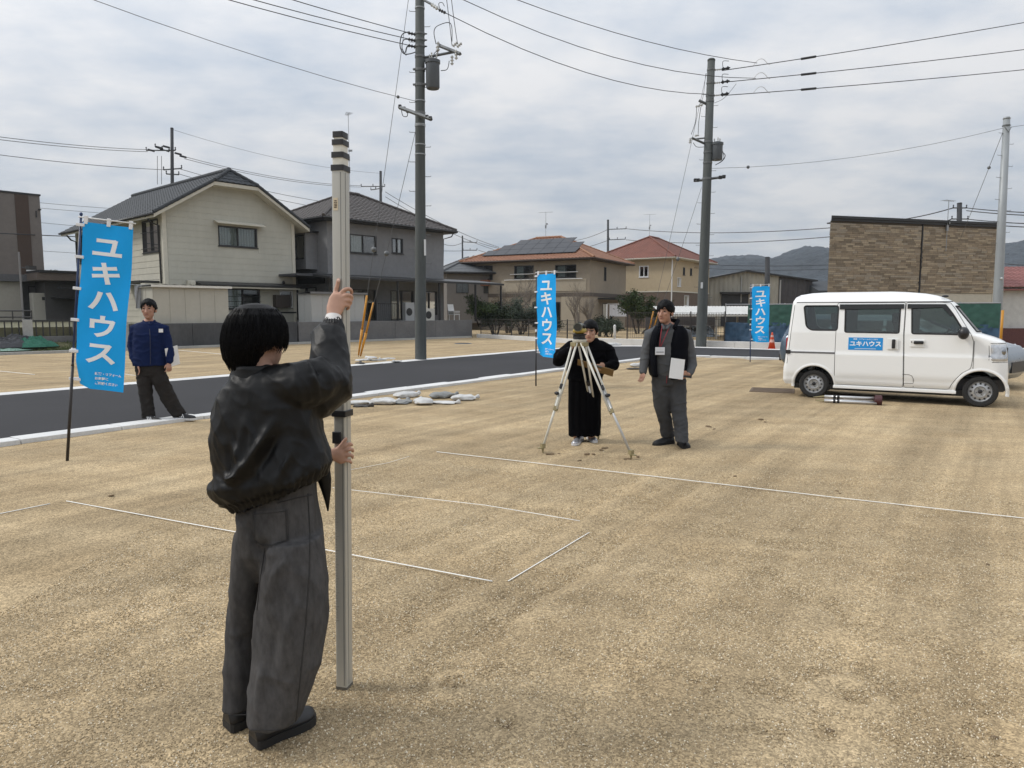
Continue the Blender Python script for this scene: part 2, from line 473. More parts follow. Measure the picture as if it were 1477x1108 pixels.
# loose grains on the near part of the lot
def gravel():
    m = bpy.data.materials.new('granite grains'); m.use_nodes = True
    N, L = m.node_tree.nodes, m.node_tree.links; b = N['Principled BSDF']; b.inputs['Roughness'].default_value = .85
    oi = N.new('ShaderNodeObjectInfo'); cr = N.new('ShaderNodeValToRGB'); L.new(oi.outputs['Random'], cr.inputs[0])
    e = cr.color_ramp.elements
    e[0].position = 0; e[0].color = (.24, .18, .105, 1); e[1].position = 1; e[1].color = (.78, .70, .55, 1)
    k = e.new(.3); k.color = (.34, .26, .155, 1); k = e.new(.75); k.color = (.45, .36, .225, 1)
    L.new(cr.outputs[0], b.inputs['Base Color'])
    mb = MB(); px = np.arange(-2.7, 4.2, .15); py = np.arange(2.05, 8.5, .15)
    mb.grid([[(x, y, lot_h(x, y) + .0005) for x in px] for y in py])
    o = mb.build('loose_gravel', m)
    tag(o, 'loose tan granite grit scattered over the near part of the lot', 'gravel', kind='stuff')
    a = o.data.attributes.new('dens', 'FLOAT', 'POINT')
    for i, vv in enumerate(o.data.vertices):
        x, y = vv.co.x, vv.co.y
        inside = 1.0 if abs(x) < y * .74 + .25 else 0.0
        a.data[i].value = inside * 11000 * (smooth01((8.3 - y) / 2.5) * .32 + .68 * smooth01((5.6 - y) / 2.4)) * max(.25, .9 + .8 * mnoise.noise((x * 1.3, y * 1.3, 2)))
    ng = bpy.data.node_groups.new('scatter grains', 'GeometryNodeTree')
    ng.interface.new_socket('Geometry', in_out='INPUT', socket_type='NodeSocketGeometry')
    ng.interface.new_socket('Geometry', in_out='OUTPUT', socket_type='NodeSocketGeometry')
    n = ng.nodes; l = ng.links
    gi = n.new('NodeGroupInput'); go = n.new('NodeGroupOutput')
    na = n.new('GeometryNodeInputNamedAttribute'); na.data_type = 'FLOAT'; na.inputs[0].default_value = 'dens'
    dp = n.new('GeometryNodeDistributePointsOnFaces'); dp.inputs['Density'].default_value = 1
    l.new(gi.outputs[0], dp.inputs['Mesh']); l.new(na.outputs['Attribute'], dp.inputs['Density'])
    ic = n.new('GeometryNodeMeshIcoSphere'); ic.inputs['Radius'].default_value = .0041; ic.inputs['Subdivisions'].default_value = 1
    ip = n.new('GeometryNodeInstanceOnPoints')
    rv = n.new('FunctionNodeRandomValue'); rv.data_type = 'FLOAT_VECTOR'; rv.inputs[0].default_value = (0, 0, 0); rv.inputs[1].default_value = (6.28, 6.28, 6.28)
    r2 = n.new('FunctionNodeRandomValue'); r2.data_type = 'FLOAT_VECTOR'; r2.inputs[0].default_value = (.3, .3, .25); r2.inputs[1].default_value = (1.35, 1.15, .9)
    sm = n.new('GeometryNodeSetMaterial'); sm.inputs['Material'].default_value = m
    l.new(ic.outputs[0], sm.inputs[0]); l.new(sm.outputs[0], ip.inputs['Instance'])
    l.new(dp.outputs['Points'], ip.inputs['Points'])
    er = n.new('FunctionNodeEulerToRotation'); l.new(rv.outputs[0], er.inputs[0]); l.new(er.outputs[0], ip.inputs['Rotation'])
    l.new(r2.outputs[0], ip.inputs['Scale'])
    l.new(ip.outputs[0], go.inputs[0])
    o.modifiers.new('grains', 'NODES').node_group = ng
gravel()

# dark soil clods kicked up round the tripod and across the lot
M_CLOD = M('dark damp soil', (.15, .105, .06), .95, .25, 30, .6, 120)
def clod(px, py, s_, seed):
    where = 'between the tripod feet' if 780 < px < 925 and py < 670 else 'between the vest wearing man and the van' if py < 625 else 'in the middle of the lot' if py < 720 else 'in the foreground grit'
    p = G(px, py); t = T('soil_clod', 'small dark clod of soil lying ' + where, 'soil clod', (p.x, p.y, lot_h(p.x, p.y)), seed * 1.7, 'dark soil clods scattered over the lot')
    m = MB(); m.ell((0, 0, .004), (s_, s_ * .6, s_ * .28), None, 14, 9); m.v = [tuple(Vector(q) * (1 + .5 * mnoise.noise((q[0] * 25 + seed, q[1] * 25, q[2] * 25)))) for q in m.v]; m.build('lump', M_CLOD, t, smooth=False)
for i, (px, py, s_) in enumerate([(795, 656, .055), (806, 655, .03), (848, 656, .045), (856, 657, .03), (872, 647, .05), (868, 650, .03), (835, 665, .03), (1022, 617, .05), (1030, 619, .03), (1098, 606, .04), (1104, 609, .03), (905, 663, .04), (920, 660, .03), (1060, 688, .02), (1207, 708, .02), (727, 1043, .022), (735, 1040, .014), (160, 718, .025), (1212, 712, .015), (1425, 815, .018), (645, 540, .0), (655, 990, .012), (1198, 1052, .016), (1222, 1006, .014), (1436, 1060, .016)]):
    if s_: clod(px, py, s_, i)
# road
M_ASPH = M('new asphalt', (.033, .033, .036), .88, .22, 90, .5, 300, spec=.25, var2=.16, scale2=.35, bdist=.003)
M_KERB = M('pale concrete kerb', (.60, .60, .59), .85, .08, 30, .25, 200, var2=.10, scale2=1.3)
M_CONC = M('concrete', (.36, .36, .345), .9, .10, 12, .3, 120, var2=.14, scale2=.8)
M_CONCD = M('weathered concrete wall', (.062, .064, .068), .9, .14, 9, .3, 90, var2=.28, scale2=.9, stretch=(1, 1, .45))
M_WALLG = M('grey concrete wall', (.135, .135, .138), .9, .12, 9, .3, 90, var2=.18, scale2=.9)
mb = MB()
cr_in = Vector((7.6, 31.4, 0)) - D * 5.7         # a point on the inner kerb of the cross road
# inner corner: near kerb meets the inner kerb of the cross road
def isect(p, u, q, v):
    det = u.x * (-v.y) + u.y * v.x; w = q - p
    return p + u * ((w.x * (-v.y) + w.y * v.x) / det)
INC = isect(N0, D, cr_in, EE)
OUC = isect(rd(0, ROADW), D, Vector((7.6, 31.4, 0)), EE)
def pathpts(p, c, q, rad):
    a = c + (p - c).normalized() * rad; b = c + (q - c).normalized() * rad
    arc = [a.lerp(c, t).lerp(c.lerp(b, t), t) for t in [i / 8 for i in range(9)]]
    return [p] + arc + [q]
inner = pathpts(rd(-26, 0), INC, INC + EE * 24, 1.6)
outer = pathpts(rd(-26, ROADW), OUC, OUC + EE * 30, 4.0)
def resample(pts, step):
    out = [pts[0].copy()]; acc = 0
    for a, b in zip(pts, pts[1:]):
        L = (b - a).length; t = step - acc
        while t <= L: out.append(a.lerp(b, t / L)); t += step
        acc = (acc + L) % step
    return out
n_ = 40
ri, ro = resample(inner, .5), resample(outer, .5)
def pick(l, t): k = t * (len(l) - 1); i = min(int(k), len(l) - 2); return l[i].lerp(l[i + 1], k - i)
rows = []
for i in range(121):
    t = i / 120; a, b = pick(ri, t), pick(ro, t)
    rows.append([(a.lerp(b, q / 8) + Vector((0, 0, .045 + .02 * math.sin(math.pi * q / 8)))) for q in range(9)])
mb.grid(rows)
struct(mb.build('road', M_ASPH, smooth=True))

def kerb(name, path, side, width, face, step):
    root = struct(bpy.data.objects.new(name, None)); COL.objects.link(root)
    pts = resample(path, step); rng = random.Random(5)
    for i, (a, b) in enumerate(zip(pts, pts[1:])):
        u = (b - a); L = u.length
        if L < .2: continue
        ua = u / L; n = Vector((-ua.y, ua.x, 0)) * side          # towards the road
        m = MB(); g = .006; z = (.050 + rng.uniform(-.003, .003))
        # L-section: upright lip on the lot side, gutter slab falling to the asphalt
        prof = [(-.05, -.08), (-.05, z), (.06, z + face), (width, z - .008), (width, -.08)]
        def fn(pa, pb, d): return a + ua * d + n * pa + Vector((0, 0, pb))
        m.prism(prof, fn, g, L - g)
        o = m.build('kerb_block', M_KERB, root, bevel=.004)
kerb('road_kerb', inner, 1, .52, .004, 1.2)
kerb('far_road_kerb', outer, -1, .42, .02, 1.5)

# the flat concrete footing along the outer side of the road bend, and the edging at the back of the far lot
def strip_wall(name, pts, w, z0, z1, mat, step=2.0, child='wall_block', gap=.006):
    root = struct(bpy.data.objects.new(name, None)); COL.objects.link(root)
    ps = resample([Vector(p) for p in pts], step)
    for a, b in zip(ps, ps[1:]):
        u = b - a
        m = MB(); c = (a + b) / 2; m.box((c.x, c.y, (z0 + z1) / 2), (u.length - gap, w, z1 - z0), math.atan2(u.y, u.x))
        m.build(child, mat, root, bevel=.008)
    return root
strip_wall('fence_footing', [OUC + NN * 1.2 + D * .9, OUC + D * .95, OUC + D * .95 + EE * 26], .3, -.3, .30, M_KERB, 2.4, 'footing_block')
BK0, BK1 = Vector((-24.0, 20.3, 0)), Vector((-2.3, 44.3, 0)); BD = (BK1 - BK0).normalized(); BN = Vector((-BD.y, BD.x, 0))
BANG = math.atan2(BD.y, BD.x)
strip_wall('lot_edging', [BK0, BK1], .16, -.1, .10, M_CONC, 2.0, 'edging_block')
strip_wall('lot_end_edging', [BK1 + Vector((.2, -.05, 0)), OUC + NN * 1.3 + D * .8], .2, -.1, .22, M_KERB, 2.0, 'edging_block')

# terrace on which the houses stand
M_YARD = M('yard soil and grass', (.13, .125, .075), .95, .25, 3, .6, 30, var2=.25, scale2=.5)
_d = _ray(121, 450); tA = isect(Vector((0, 0, 0)), Vector((_d[0], _d[1], 0)), BK0, BD)
t0, t1 = BK0 + BN * .45, BK1 + BN * .45
mb = MB(); Q = [t0 - BD * 25 + BN * 1.25, tA + BN * 1.35, tA + BN * .45, t1, t1 + BN * 1.2 + BD * 0.0, t1 + BN * 60, t0 - BD * 25 + BN * 60]
vs = [(p.x, p.y, z) for z in (-.3, .98) for p in Q]; k = len(Q)
mb.add(vs, [tuple(range(k, 2 * k)), tuple(range(k - 1, -1, -1))] + [(i, (i + 1) % k, (i + 1) % k + k, i + k) for i in range(k)])
struct(mb.build('terrace', M_YARD))

# hills
M_HILL = M('wooded hill', (.017, .025, .033), .95, .35, .05, .6, .12, var2=.3, scale2=.012, bdist=6)
def hill(name, y0, pts, depth, seed):
    rows = []; rng = random.Random(seed)
    xs_ = np.arange(pts[0][0], pts[-1][0], 4.0)
    hx = [p[0] for p in pts]; hz = [p[1] for p in pts]
    for j in range(34):
        t = j / 26.0
        row = []
        for x in xs_:
            ridge = np.interp(x, hx, hz)
            q = math.sin(min(t, 1.3) * math.pi / 2)
            z = ridge * q * (1 + .16 * mnoise.noise((x * .012 + seed, t * 2.5, 0)) * (1 - t if t < 1 else 0))
            z += .55 * (4.5 * mnoise.noise((x * .11, t * 22, seed)) + 3.0 * mnoise.noise((x * .35, t * 60, seed))) * (0.3 + min(t, 1) * .7) * (1 if ridge > 8 else .3)
            row.append((x, y0 + t * depth + 12 * mnoise.noise((x * .02, t * 3, 9)), z - 2))
        rows.append(row)
    m = MB(); m.grid(rows); struct(m.build(name, M_HILL, smooth=False))
def hp(px, py, y): p = Y(px, py, y); return (p.x, p.z)
y1 = 800.0
hill('hill', 620, [(-260, 0), (40, 4)] + [hp(a, b, y1) for a, b in [(985, 385), (1020, 374), (1045, 372), (1080, 371), (1105, 373), (1128, 367), (1148, 357), (1165, 353), (1190, 356), (1215, 362), (1300, 385), (1400, 372), (1432, 357), (1455, 349), (1477, 345), (1530, 335), (1700, 330)]] + [(1300, 60)], 185, 3)
hill('far_hill', 900, [(-1300, 18), (-900, 22), (-300, 14)] + [hp(a, b, 1080) for a, b in [(900, 392), (1000, 376), (1050, 367), (1085, 367), (1110, 373), (1250, 380), (1477, 366), (1700, 360)]], 180, 8)
# ------------------------------------------------------------------ houses and buildings
GL_HOUSE = glass('house window glass', (.72, .76, .76))
M_BLACKAL = M('dark aluminium', (.02, .021, .023), .45, .1, 20, spec=.5)
M_WHITEAL = M('white aluminium', (.62, .63, .63), .45, .05, 20)
M_CURT = M('net curtain', (.62, .62, .60), .9, .08, 30)
M_DARKIN = M('dark interior', (.02, .02, .02), .9, 0)

def wall_open(mb, p0, u, W, z0, z1, ops, th=.14):
    """wall face in the plane p0 + u*s, with real openings (s0, s1, z0, z1) and reveals"""
    u = Vector(u); n = Vector((-u.y, u.x, 0))          # inward for a front wall running +u
    p0 = Vector(p0)
    ss = sorted({0, W} | {q for o in ops for q in o[:2]}); zs = sorted({z0, z1} | {q for o in ops for q in o[2:4]})
    def P(s, z, d=0): q = p0 + u * s + n * d; return (q.x, q.y, z)
    for a, b in zip(ss, ss[1:]):
        for c, d in zip(zs, zs[1:]):
            cs, cz = (a + b) / 2, (c + d) / 2
            if any(o[0] < cs < o[1] and o[2] < cz < o[3] for o in ops): continue
            mb.add([P(a, c), P(b, c), P(b, d), P(a, d)], [(0, 1, 2, 3)])
    for o in ops:
        a, b, c, d = o[:4]
        mb.add([P(a, c), P(b, c), P(b, d), P(a, d), P(a, c, th), P(b, c, th), P(b, d, th), P(a, d, th)],
               [(0, 4, 5, 1), (1, 5, 6, 2), (2, 6, 7, 3), (3, 7, 4, 0)])
def window(par, p0, u, s0, s1, z0, z1, frame=M_BLACKAL, curtain=None, mull=1, proud=.03, rec=.07, fw=.05, bars=0, sill=True, glassm=None):
    u = Vector(u); n = Vector((-u.y, u.x, 0)); p0 = Vector(p0)
    f = MB()
    def fn(s, z, d): q = p0 + u * s + n * d; return (q.x, q.y, z)
    def bar(a, b, c, d, e0, e1): f.prism([(a, c), (b, c), (b, d), (a, d)], fn, e0, e1)
    bar(s0, s0 + fw, z0, z1, -proud, rec + .03); bar(s1 - fw, s1, z0, z1, -proud, rec + .03)
    bar(s0 + fw, s1 - fw, z0, z0 + fw, -proud, rec + .03); bar(s0 + fw, s1 - fw, z1 - fw, z1, -proud, rec + .03)
    for i in range(mull):
        c = s0 + (s1 - s0) * (i + 1) / (mull + 1)
        bar(c - fw * .45, c + fw * .45, z0 + fw, z1 - fw, -proud * .3, rec + .02)
    fo = f.build('window', frame, par)
    if sill:
        k = MB(); k.prism([(s0 - .04, z0 - .05), (s1 + .04, z0 - .05), (s1 + .04, z0 - .002), (s0 - .04, z0 - .002)], fn, -.07, -.003); k.build('sill', frame, fo)
    g = MB(); g.prism([(s0 + fw * .6, z0 + fw * .6), (s1 - fw * .6, z0 + fw * .6), (s1 - fw * .6, z1 - fw * .6), (s0 + fw * .6, z1 - fw * .6)], fn, rec, rec + .006)
    g.build('pane', glassm or GL_HOUSE, fo)
    if curtain:
        c0, c1 = s0 + (s1 - s0) * curtain[0], s0 + (s1 - s0) * curtain[1]
        m = MB(); k = max(8, int((c1 - c0) / .04)); rows = []
        for z in (z0 + .04, z1 - .04):
            rows.append([fn(c0 + (c1 - c0) * i / k, z, rec + .10 + .025 * math.sin(i * 1.7)) for i in range(k + 1)])
        m.grid(rows); m.build('curtain', M_CURT, fo, smooth=True)
    if bars:
        for i in range(bars):
            m = MB(); z = z0 + (z1 - z0) * (.12 + .5 * i / max(1, bars - 1)); a, b = fn(s0 - .02, z, -.09), fn(s1 + .02, z, -.09); m.tube([a, b], .014, 6); m.build('rail', frame, fo)
    return fo

def tile_slope(mb, o, da, du, L, a0, a1, colw, rowh, amp, lift=.02, sub=4):
    o, da, du = Vector(o), Vector(da).normalized(), Vector(du).normalized()
    n = da.cross(du).normalized()
    if n.z < 0: n = -n
    nr = max(1, int(round(L / rowh))); rh = L / nr
    for r in range(nr):
        b0, b1 = r * rh, (r + 1) * rh
        lo0, hi0, lo1, hi1 = a0(b0), a1(b0), a0(b1), a1(b1)
        lo, hi = min(lo0, lo1), max(hi0, hi1)
        if hi - lo < .02: continue
        k0, k1 = int(math.floor(lo / colw * sub)), int(math.ceil(hi / colw * sub))
        A, B, C = [], [], []
        for k in range(k0, k1 + 1):
            a = k * colw / sub
            h = amp * (.5 + .5 * math.sin(2 * math.pi * k / sub + .6)) if sub > 1 else amp * ((k % 2) * .6)
            ax, bx = min(max(a, lo0), hi0), min(max(a, lo1), hi1)
            A.append(o + da * ax + du * b0 - n * .005)
            B.append(o + da * ax + du * b0 + n * (h + lift)); C.append(o + da * bx + du * (b1 + .01 if r < nr - 1 else b1) + n * (h * .9))
        mb.grid([A, B, C])
def ridge_cap(mb, a, b, r=.09, step=.3):
    a, b = Vector(a), Vector(b); L = (b - a).length; n = max(1, int(L / step))
    for i in range(n):
        p, q = a.lerp(b, i / n), a.lerp(b, (i + 1) / n + .02 / L)
        mb.tube([p, q], [r * 1.08, r * .94], 8)
def hip_roof(par, W, Dp, ze, zr, oh, ridge, mat, colw=.3, rowh=.28, amp=.035, trim=None, capm=None, hipx=True, sub=4, fasc=.14):
    """hipped roof over a W x Dp plan (local x, y); ridge along the longer side"""
    x0, x1, y0, y1 = -oh, W + oh, -oh, Dp + oh
    r0, r1 = Vector(ridge[0]), Vector(ridge[1])
    m = MB(); caps = MB()
    C = [Vector((x0, y0, ze)), Vector((x1, y0, ze)), Vector((x1, y1, ze)), Vector((x0, y1, ze))]
    along_x = abs(r1.x - r0.x) >= abs(r1.y - r0.y)
    if along_x: tops = [(r0, r1), (r1, r1), (r1, r0), (r0, r0)]
    else: tops = [(r0, r0), (r0, r1), (r1, r1), (r1, r0)]
    for i in range(4):
        a, b = C[i], C[(i + 1) % 4]; ta, tb = tops[i]
        da = (b - a).normalized(); mid = (ta + tb) / 2
        up = mid - a; up = up - da * up.dot(da); L = up.length
        sa, sb, W_ = (ta - a).dot(da), (tb - a).dot(da), (b - a).length
        tile_slope(m, a, da, up, L, lambda t, sa=sa, L=L: sa * t / L, lambda t, sb=sb, L=L, W_=W_: W_ + (sb - W_) * t / L, colw, rowh, amp, sub=sub)
    ro = m.build('roof', mat, par, auto=50)
    ends = [(C[0], r0), (C[1], r1 if along_x else r0), (C[2], r1), (C[3], r0 if along_x else r1)]
    for a, b in ends: ridge_cap(caps, a + Vector((0, 0, .05)), b + Vector((0, 0, .06)))
    if (r1 - r0).length > .1: ridge_cap(caps, r0 + Vector((0, 0, .07)), r1 + Vector((0, 0, .07)), .11)
    caps.build('ridge_tiles', capm or mat, ro, auto=50)
    e = MB()
    for i in range(4):
        a, b = C[i], C[(i + 1) % 4]; d = (b - a).normalized(); n = Vector((-d.y, d.x, 0)); c = (a + b) / 2 + n * .03
        e.box((c.x, c.y, ze - fasc / 2 - .01), ((b - a).length - (.0 if i % 2 else .06), .04, fasc), math.atan2(d.y, d.x))
    e.b2(x0 + .05, x1 - .05, y0 + .05, y1 - .05, ze - fasc - .02, ze - fasc + .0)
    e.build('eaves', trim or M_BLACKAL, ro)
    g = MB()
    for i in range(4):
        a, b = C[i], C[(i + 1) % 4]; d = (b - a).normalized(); n = Vector((d.y, -d.x, 0))
        g.tube([a + n * .06 - Vector((0, 0, .06)), b + n * .06 - Vector((0, 0, .06))], .055, 8)
    g.build('gutter', trim or M_BLACKAL, ro, smooth=True)
    return ro
def antenna(par, x, y, z0, h, ang=0.3, boom=.9, mat=None):
    m = MB(); m.tube([(x, y, z0), (x, y, z0 + h)], .018, 6)
    c, s = math.cos(ang), math.sin(ang); z = z0 + h - .05
    m.tube([(x - c * boom / 2, y - s * boom / 2, z), (x + c * boom / 2, y + s * boom / 2, z)], .012, 5)
    for i in range(9):
        t = -boom / 2 + boom * i / 8; l = .22 - .01 * i
        m.tube([(x + c * t - s * l, y + s * t + c * l, z + .015), (x + c * t + s * l, y + s * t - c * l, z + .015)], .006, 4)
    m.box((x, y, z0 + h * .45), (.14, .07, .3), ang); m.box((x + .1, y, z0 + h * .55), (.25, .04, .12), ang + 1)
    return m.build('antenna', mat or M_ANT, par)
M_ANT = M('antenna aluminium', (.30, .31, .32), .4, .1, 20, metal=.6)
UA = math.atan2(.747, .664)

# ---- cream house with the gable
M_CREAM = M('cream siding', (.40, .395, .345), .8, .06, 3, .25, 60, var2=.10, scale2=.5, stretch=(1, 1, .35))
M_CREAM_LIT = M('cream siding lit side', (.46, .44, .37), .8, .06, 3, .25, 60, var2=.08, scale2=.5)  # paler copy of the cream siding: the lit side's brightness put into the colour
M_RGREY = M('slate grey roof tile', (.036, .041, .047), .75, .15, 8, .2, 60, var2=.12, scale2=1.2)
M_TRIMC = M('cream trim', (.50, .48, .41), .7, .06, 6)
h1 = T('cream_house', 'cream two-storey house with a half-hipped gable and grey tiled roof, behind the dark wall', 'house', (-16.6, 34.5, .98), UA)
W1, D1, ZE1, ZR1 = 7.0, 12.0, 5.55, 7.72
mb = MB()
FR = (0, 0, 0); UX = (1, 0, 0); UY = (0, 1, 0)
op_g = [(2.72, 4.82, 3.93, 4.93), (3.0, 4.86, .75, 1.78), (6.02, 6.8, .85, 1.75)]
wall_open(mb, FR, UX, W1, 0, ZE1, op_g)
op_l = [(D1 - 2.35, D1 - .5, 3.5, 5.05), (D1 - 11.4, D1 - 10.2, 3.4, 5.0)]
wall_open(mb, (0, D1, 0), (0, -1, 0), D1, 0, ZE1, op_l)
wall_open(mb, (W1, 0, 0), (0, 1, 0), D1, 0, ZE1, [])
wall_open(mb, (W1, D1, 0), (-1, 0, 0), W1, 0, ZE1, [])
slope = (ZR1 - ZE1) / (W1 / 2); cut = 1.15                         # half hip begins this far from the ridge line
for y in (0, D1): mb.add([(0, y, ZE1), (W1, y, ZE1), (W1 / 2 + cut, y, ZR1 - cut * slope - .02), (W1 / 2 - cut, y, ZR1 - cut * slope - .02)], [(0, 1, 2, 3)])
mb.build('wall', M_CREAM, h1)
# horizontal siding courses on the long side wall, one board each
for i in range(18):
    z0 = .05 + i * (ZE1 - .1) / 18; z1 = z0 + (ZE1 - .1) / 18 - .012
    segs = [(0.02, D1 - .02)]
    for o in op_l:
        if z1 > o[2] - .06 and z0 < o[3] + .05:
            y0, y1 = D1 - o[1], D1 - o[0]; segs = [q for a, b in segs for q in ((a, max(a, min(b, y0 - .05))), (min(b, max(a, y1 + .05)), b)) if q[1] - q[0] > .05]
    for a, b in segs:
        m = MB(); m.add([(-.004, a, z0), (-.004, b, z0), (-.02, b, z0), (-.02, a, z0), (-.004, a, z1), (-.004, b, z1), (-.008, b, z1), (-.008, a, z1)], [(0, 1, 2, 3), (4, 7, 6, 5), (3, 2, 6, 7), (0, 3, 7, 4), (1, 5, 6, 2)])
        m.build('siding_board', M_CREAM_LIT, h1)
for i in range(25):
    z0 = .06 + i * .30; z1 = z0 + .288
    lim = lambda z: 0.0 if z < ZE1 else min(W1 / 2 - cut, (z - ZE1) / slope)
    if z1 > ZR1 - cut * slope - .05: break
    xa, xb = lim(z1) + .17 * (z1 < ZE1) + .02, W1 - lim(z1) - .17 * (z1 < ZE1) - .02; segs = [(xa, xb)]
    for o in op_g:
        if z1 > o[2] - .06 and z0 < o[3] + .05: segs = [q for a, b in segs for q in ((a, max(a, min(b, o[0] - .05))), (min(b, max(a, o[1] + .05)), b)) if q[1] - q[0] > .05]
    for a, b in segs:
        m = MB(); m.add([(a, -.004, z0), (b, -.004, z0), (b, -.011, z0), (a, -.011, z0), (a, -.004, z1), (b, -.004, z1), (b, -.007, z1), (a, -.007, z1)], [(0, 3, 2, 1), (4, 5, 6, 7), (3, 7, 6, 2), (0, 4, 7, 3), (1, 2, 6, 5)])
        m.build('siding_board', M_CREAM, h1)
oh = .62; y0, y1 = -.62, D1 + .5
m = MB(); hipd = .75
for sgn in (-1, 1):
    xe = W1 / 2 + sgn * (W1 / 2 + oh)
    a = Vector((xe, y0, ZE1 - oh * slope)); du = Vector((-sgn * (W1 / 2 + oh), 0, (W1 / 2 + oh) * slope)); L = du.length; bc = L * (1 - cut / (W1 / 2 + oh))
    ins = lambda t, bc=bc, L=L: 0 if t < bc else hipd * (t - bc) / (L - bc)
    tile_slope(m, a, (0, 1, 0), du, L, ins, lambda t: y1 - y0, .3, .29, .04)
a = Vector((W1 / 2 - cut, y0, ZR1 - cut * slope)); du = Vector((0, hipd, cut * slope)); L = du.length
tile_slope(m, a, (1, 0, 0), du, L, lambda t: cut * t / L, lambda t: 2 * cut - cut * t / L, .3, .29, .04)
ro = m.build('roof', M_RGREY, h1, auto=50)
c = MB(); rz = ZR1 + .06
ridge_cap(c, (W1 / 2, y0 + hipd, rz), (W1 / 2, y1, rz), .12)
for s_ in (-1, 1):
    ridge_cap(c, (W1 / 2 + s_ * cut, y0, ZR1 - cut * slope + .05), (W1 / 2, y0 + hipd, rz))
    ridge_cap(c, (W1 / 2 + s_ * (W1 / 2 + oh), y0 + .05, ZE1 - oh * slope + .05), (W1 / 2 + s_ * cut, y0 + .05, ZR1 - cut * slope + .05), .09)
c.build('ridge_tiles', M_RGREY, ro, auto=50)
e = MB()
def soffit(xa, za, xb, zb, ya, yb, th=.16):
    e.add([(xa, ya, za - .03), (xb, ya, zb - .03), (xb, ya, zb - th), (xa, ya, za - th), (xa, yb, za - .03), (xb, yb, zb - .03), (xb, yb, zb - th), (xa, yb, za - th)],
          [(0, 3, 2, 1), (4, 5, 6, 7), (3, 7, 6, 2), (0, 4, 7, 3), (1, 2, 6, 5)])
for s_ in (-1, 1): soffit(W1 / 2 + s_ * (W1 / 2 + oh), ZE1 - oh * slope, W1 / 2 + s_ * cut, ZR1 - cut * slope, y0 + .03, y1 - .03, .2)
soffit(W1 / 2 - cut, ZR1 - cut * slope, W1 / 2 + cut, ZR1 - cut * slope, y0 + .03, .4, .2)
e.build('eaves', M_TRIMC, ro)
g = MB()
for s_ in (-1, 1):
    x = W1 / 2 + s_ * (W1 / 2 + oh + .06); g.tube([(x, y0, ZE1 - oh * slope - .05), (x, y1, ZE1 - oh * slope - .05)], .06, 8)
g.tube([(-.62, .35, ZE1 - .45), (-.4, .3, ZE1 - .75), (-.08, .25, ZE1 - .85), (-.08, .25, .1)], .045, 8)
g.tube([(-.55, 11.9, ZE1 - .45), (-.3, 11.8, ZE1 - .8), (-.08, 11.7, ZE1 - .9), (-.08, 11.7, .1)], .045, 8)
g.build('gutter', M_BLACKAL, h1, smooth=True)
m = MB(); m.b2(-.03, .16, -.03, .16, 0, ZE1 - .02); m.build('corner_trim', M_TRIMC, h1); m = MB(); m.b2(W1 - .16, W1 + .03, -.03, .16, 0, ZE1 - .02); m.build('corner_trim', M_TRIMC, h1)
window(h1, FR, UX, 2.72, 4.82, 3.93, 4.93, curtain=(0.02, .98))
window(h1, FR, UX, 3.0, 4.86, .75, 1.78, curtain=(0, .5), bars=3)
window(h1, FR, UX, 6.02, 6.8, .85, 1.75, mull=0, frame=M_WHITEAL)
window(h1, (0, D1, 0), (0, -1, 0), D1 - 2.35, D1 - .5, 3.5, 5.05, curtain=(.5, .8), bars=2)
window(h1, (0, D1, 0), (0, -1, 0), D1 - 11.4, D1 - 10.2, 3.4, 5.0)
def canopy(par, x0, x1, z, dep, mat, th=.07, name='canopy', y=0, fall=.12):
    m = MB(); m.add([(x0, y, z + th), (x1, y, z + th), (x1, y - dep, z - fall + th * .6), (x0, y - dep, z - fall + th * .6), (x0, y, z), (x1, y, z), (x1, y - dep, z - fall), (x0, y - dep, z - fall)],
                    [(0, 3, 2, 1), (4, 5, 6, 7), (3, 7, 6, 2), (0, 4, 7, 3), (1, 2, 6, 5), (0, 1, 5, 4)])
    return m.build(name, mat, par)
canopy(h1, 2.5, 5.1, 5.12, .45, M_TRIMC, name='awning')
canopy(h1, 1.4, 6.95, 2.02, .75, M_BLACKAL, .1)
m = MB(); m.b2(1.5, 6.85, -.7, -.02, 1.80, 1.86); m.build('canopy_lining', M_TRIMC, h1)
m = MB(); m.box((1.2, -.1, 1.98), (.38, .2, .32)); m.lathe([(.09, 0), (.13, .1), (.13, .14)], 10, (0, -1, 0), (1.2, -.2, 1.98)); m.build('vent_hood', M_TRIMC, h1, bevel=.02)
m = MB(); m.b2(5.6, 6.5, -.34, -.02, .82, 1.5); m.build('meter_box', M('brown box', (.045, .036, .03), .6), h1, bevel=.02)
m = MB(); m.lathe([(.06, 0), (.10, .05), (.03, .16)], 8, (0, -1, 0), (6.25, -.02, 2.18)); m.build('wall_lamp', M_BLACKAL, h1)
m = MB(); m.b2(-.95, -.02, .6, 4.4, 2.0, 2.09); m.build('canopy', M_BLACKAL, h1)
m = MB(); m.b2(-.9, -.02, .1, .62, 1.86, 1.95); m.build('canopy', M_TRIMC, h1)
m = MB(); m.b2(-.35, -.02, 5.6, 6.3, 2.7, 3.9); m.build('shutter_case', M_TRIMC, h1, bevel=.02)
m = MB(); m.b2(6.95, 7.02, -.03, .02, .0, 0.3); m.b2(5.2, 7.0, -.035, -.005, .52, .6); m.build('skirting_band', M_BLACKAL, h1)

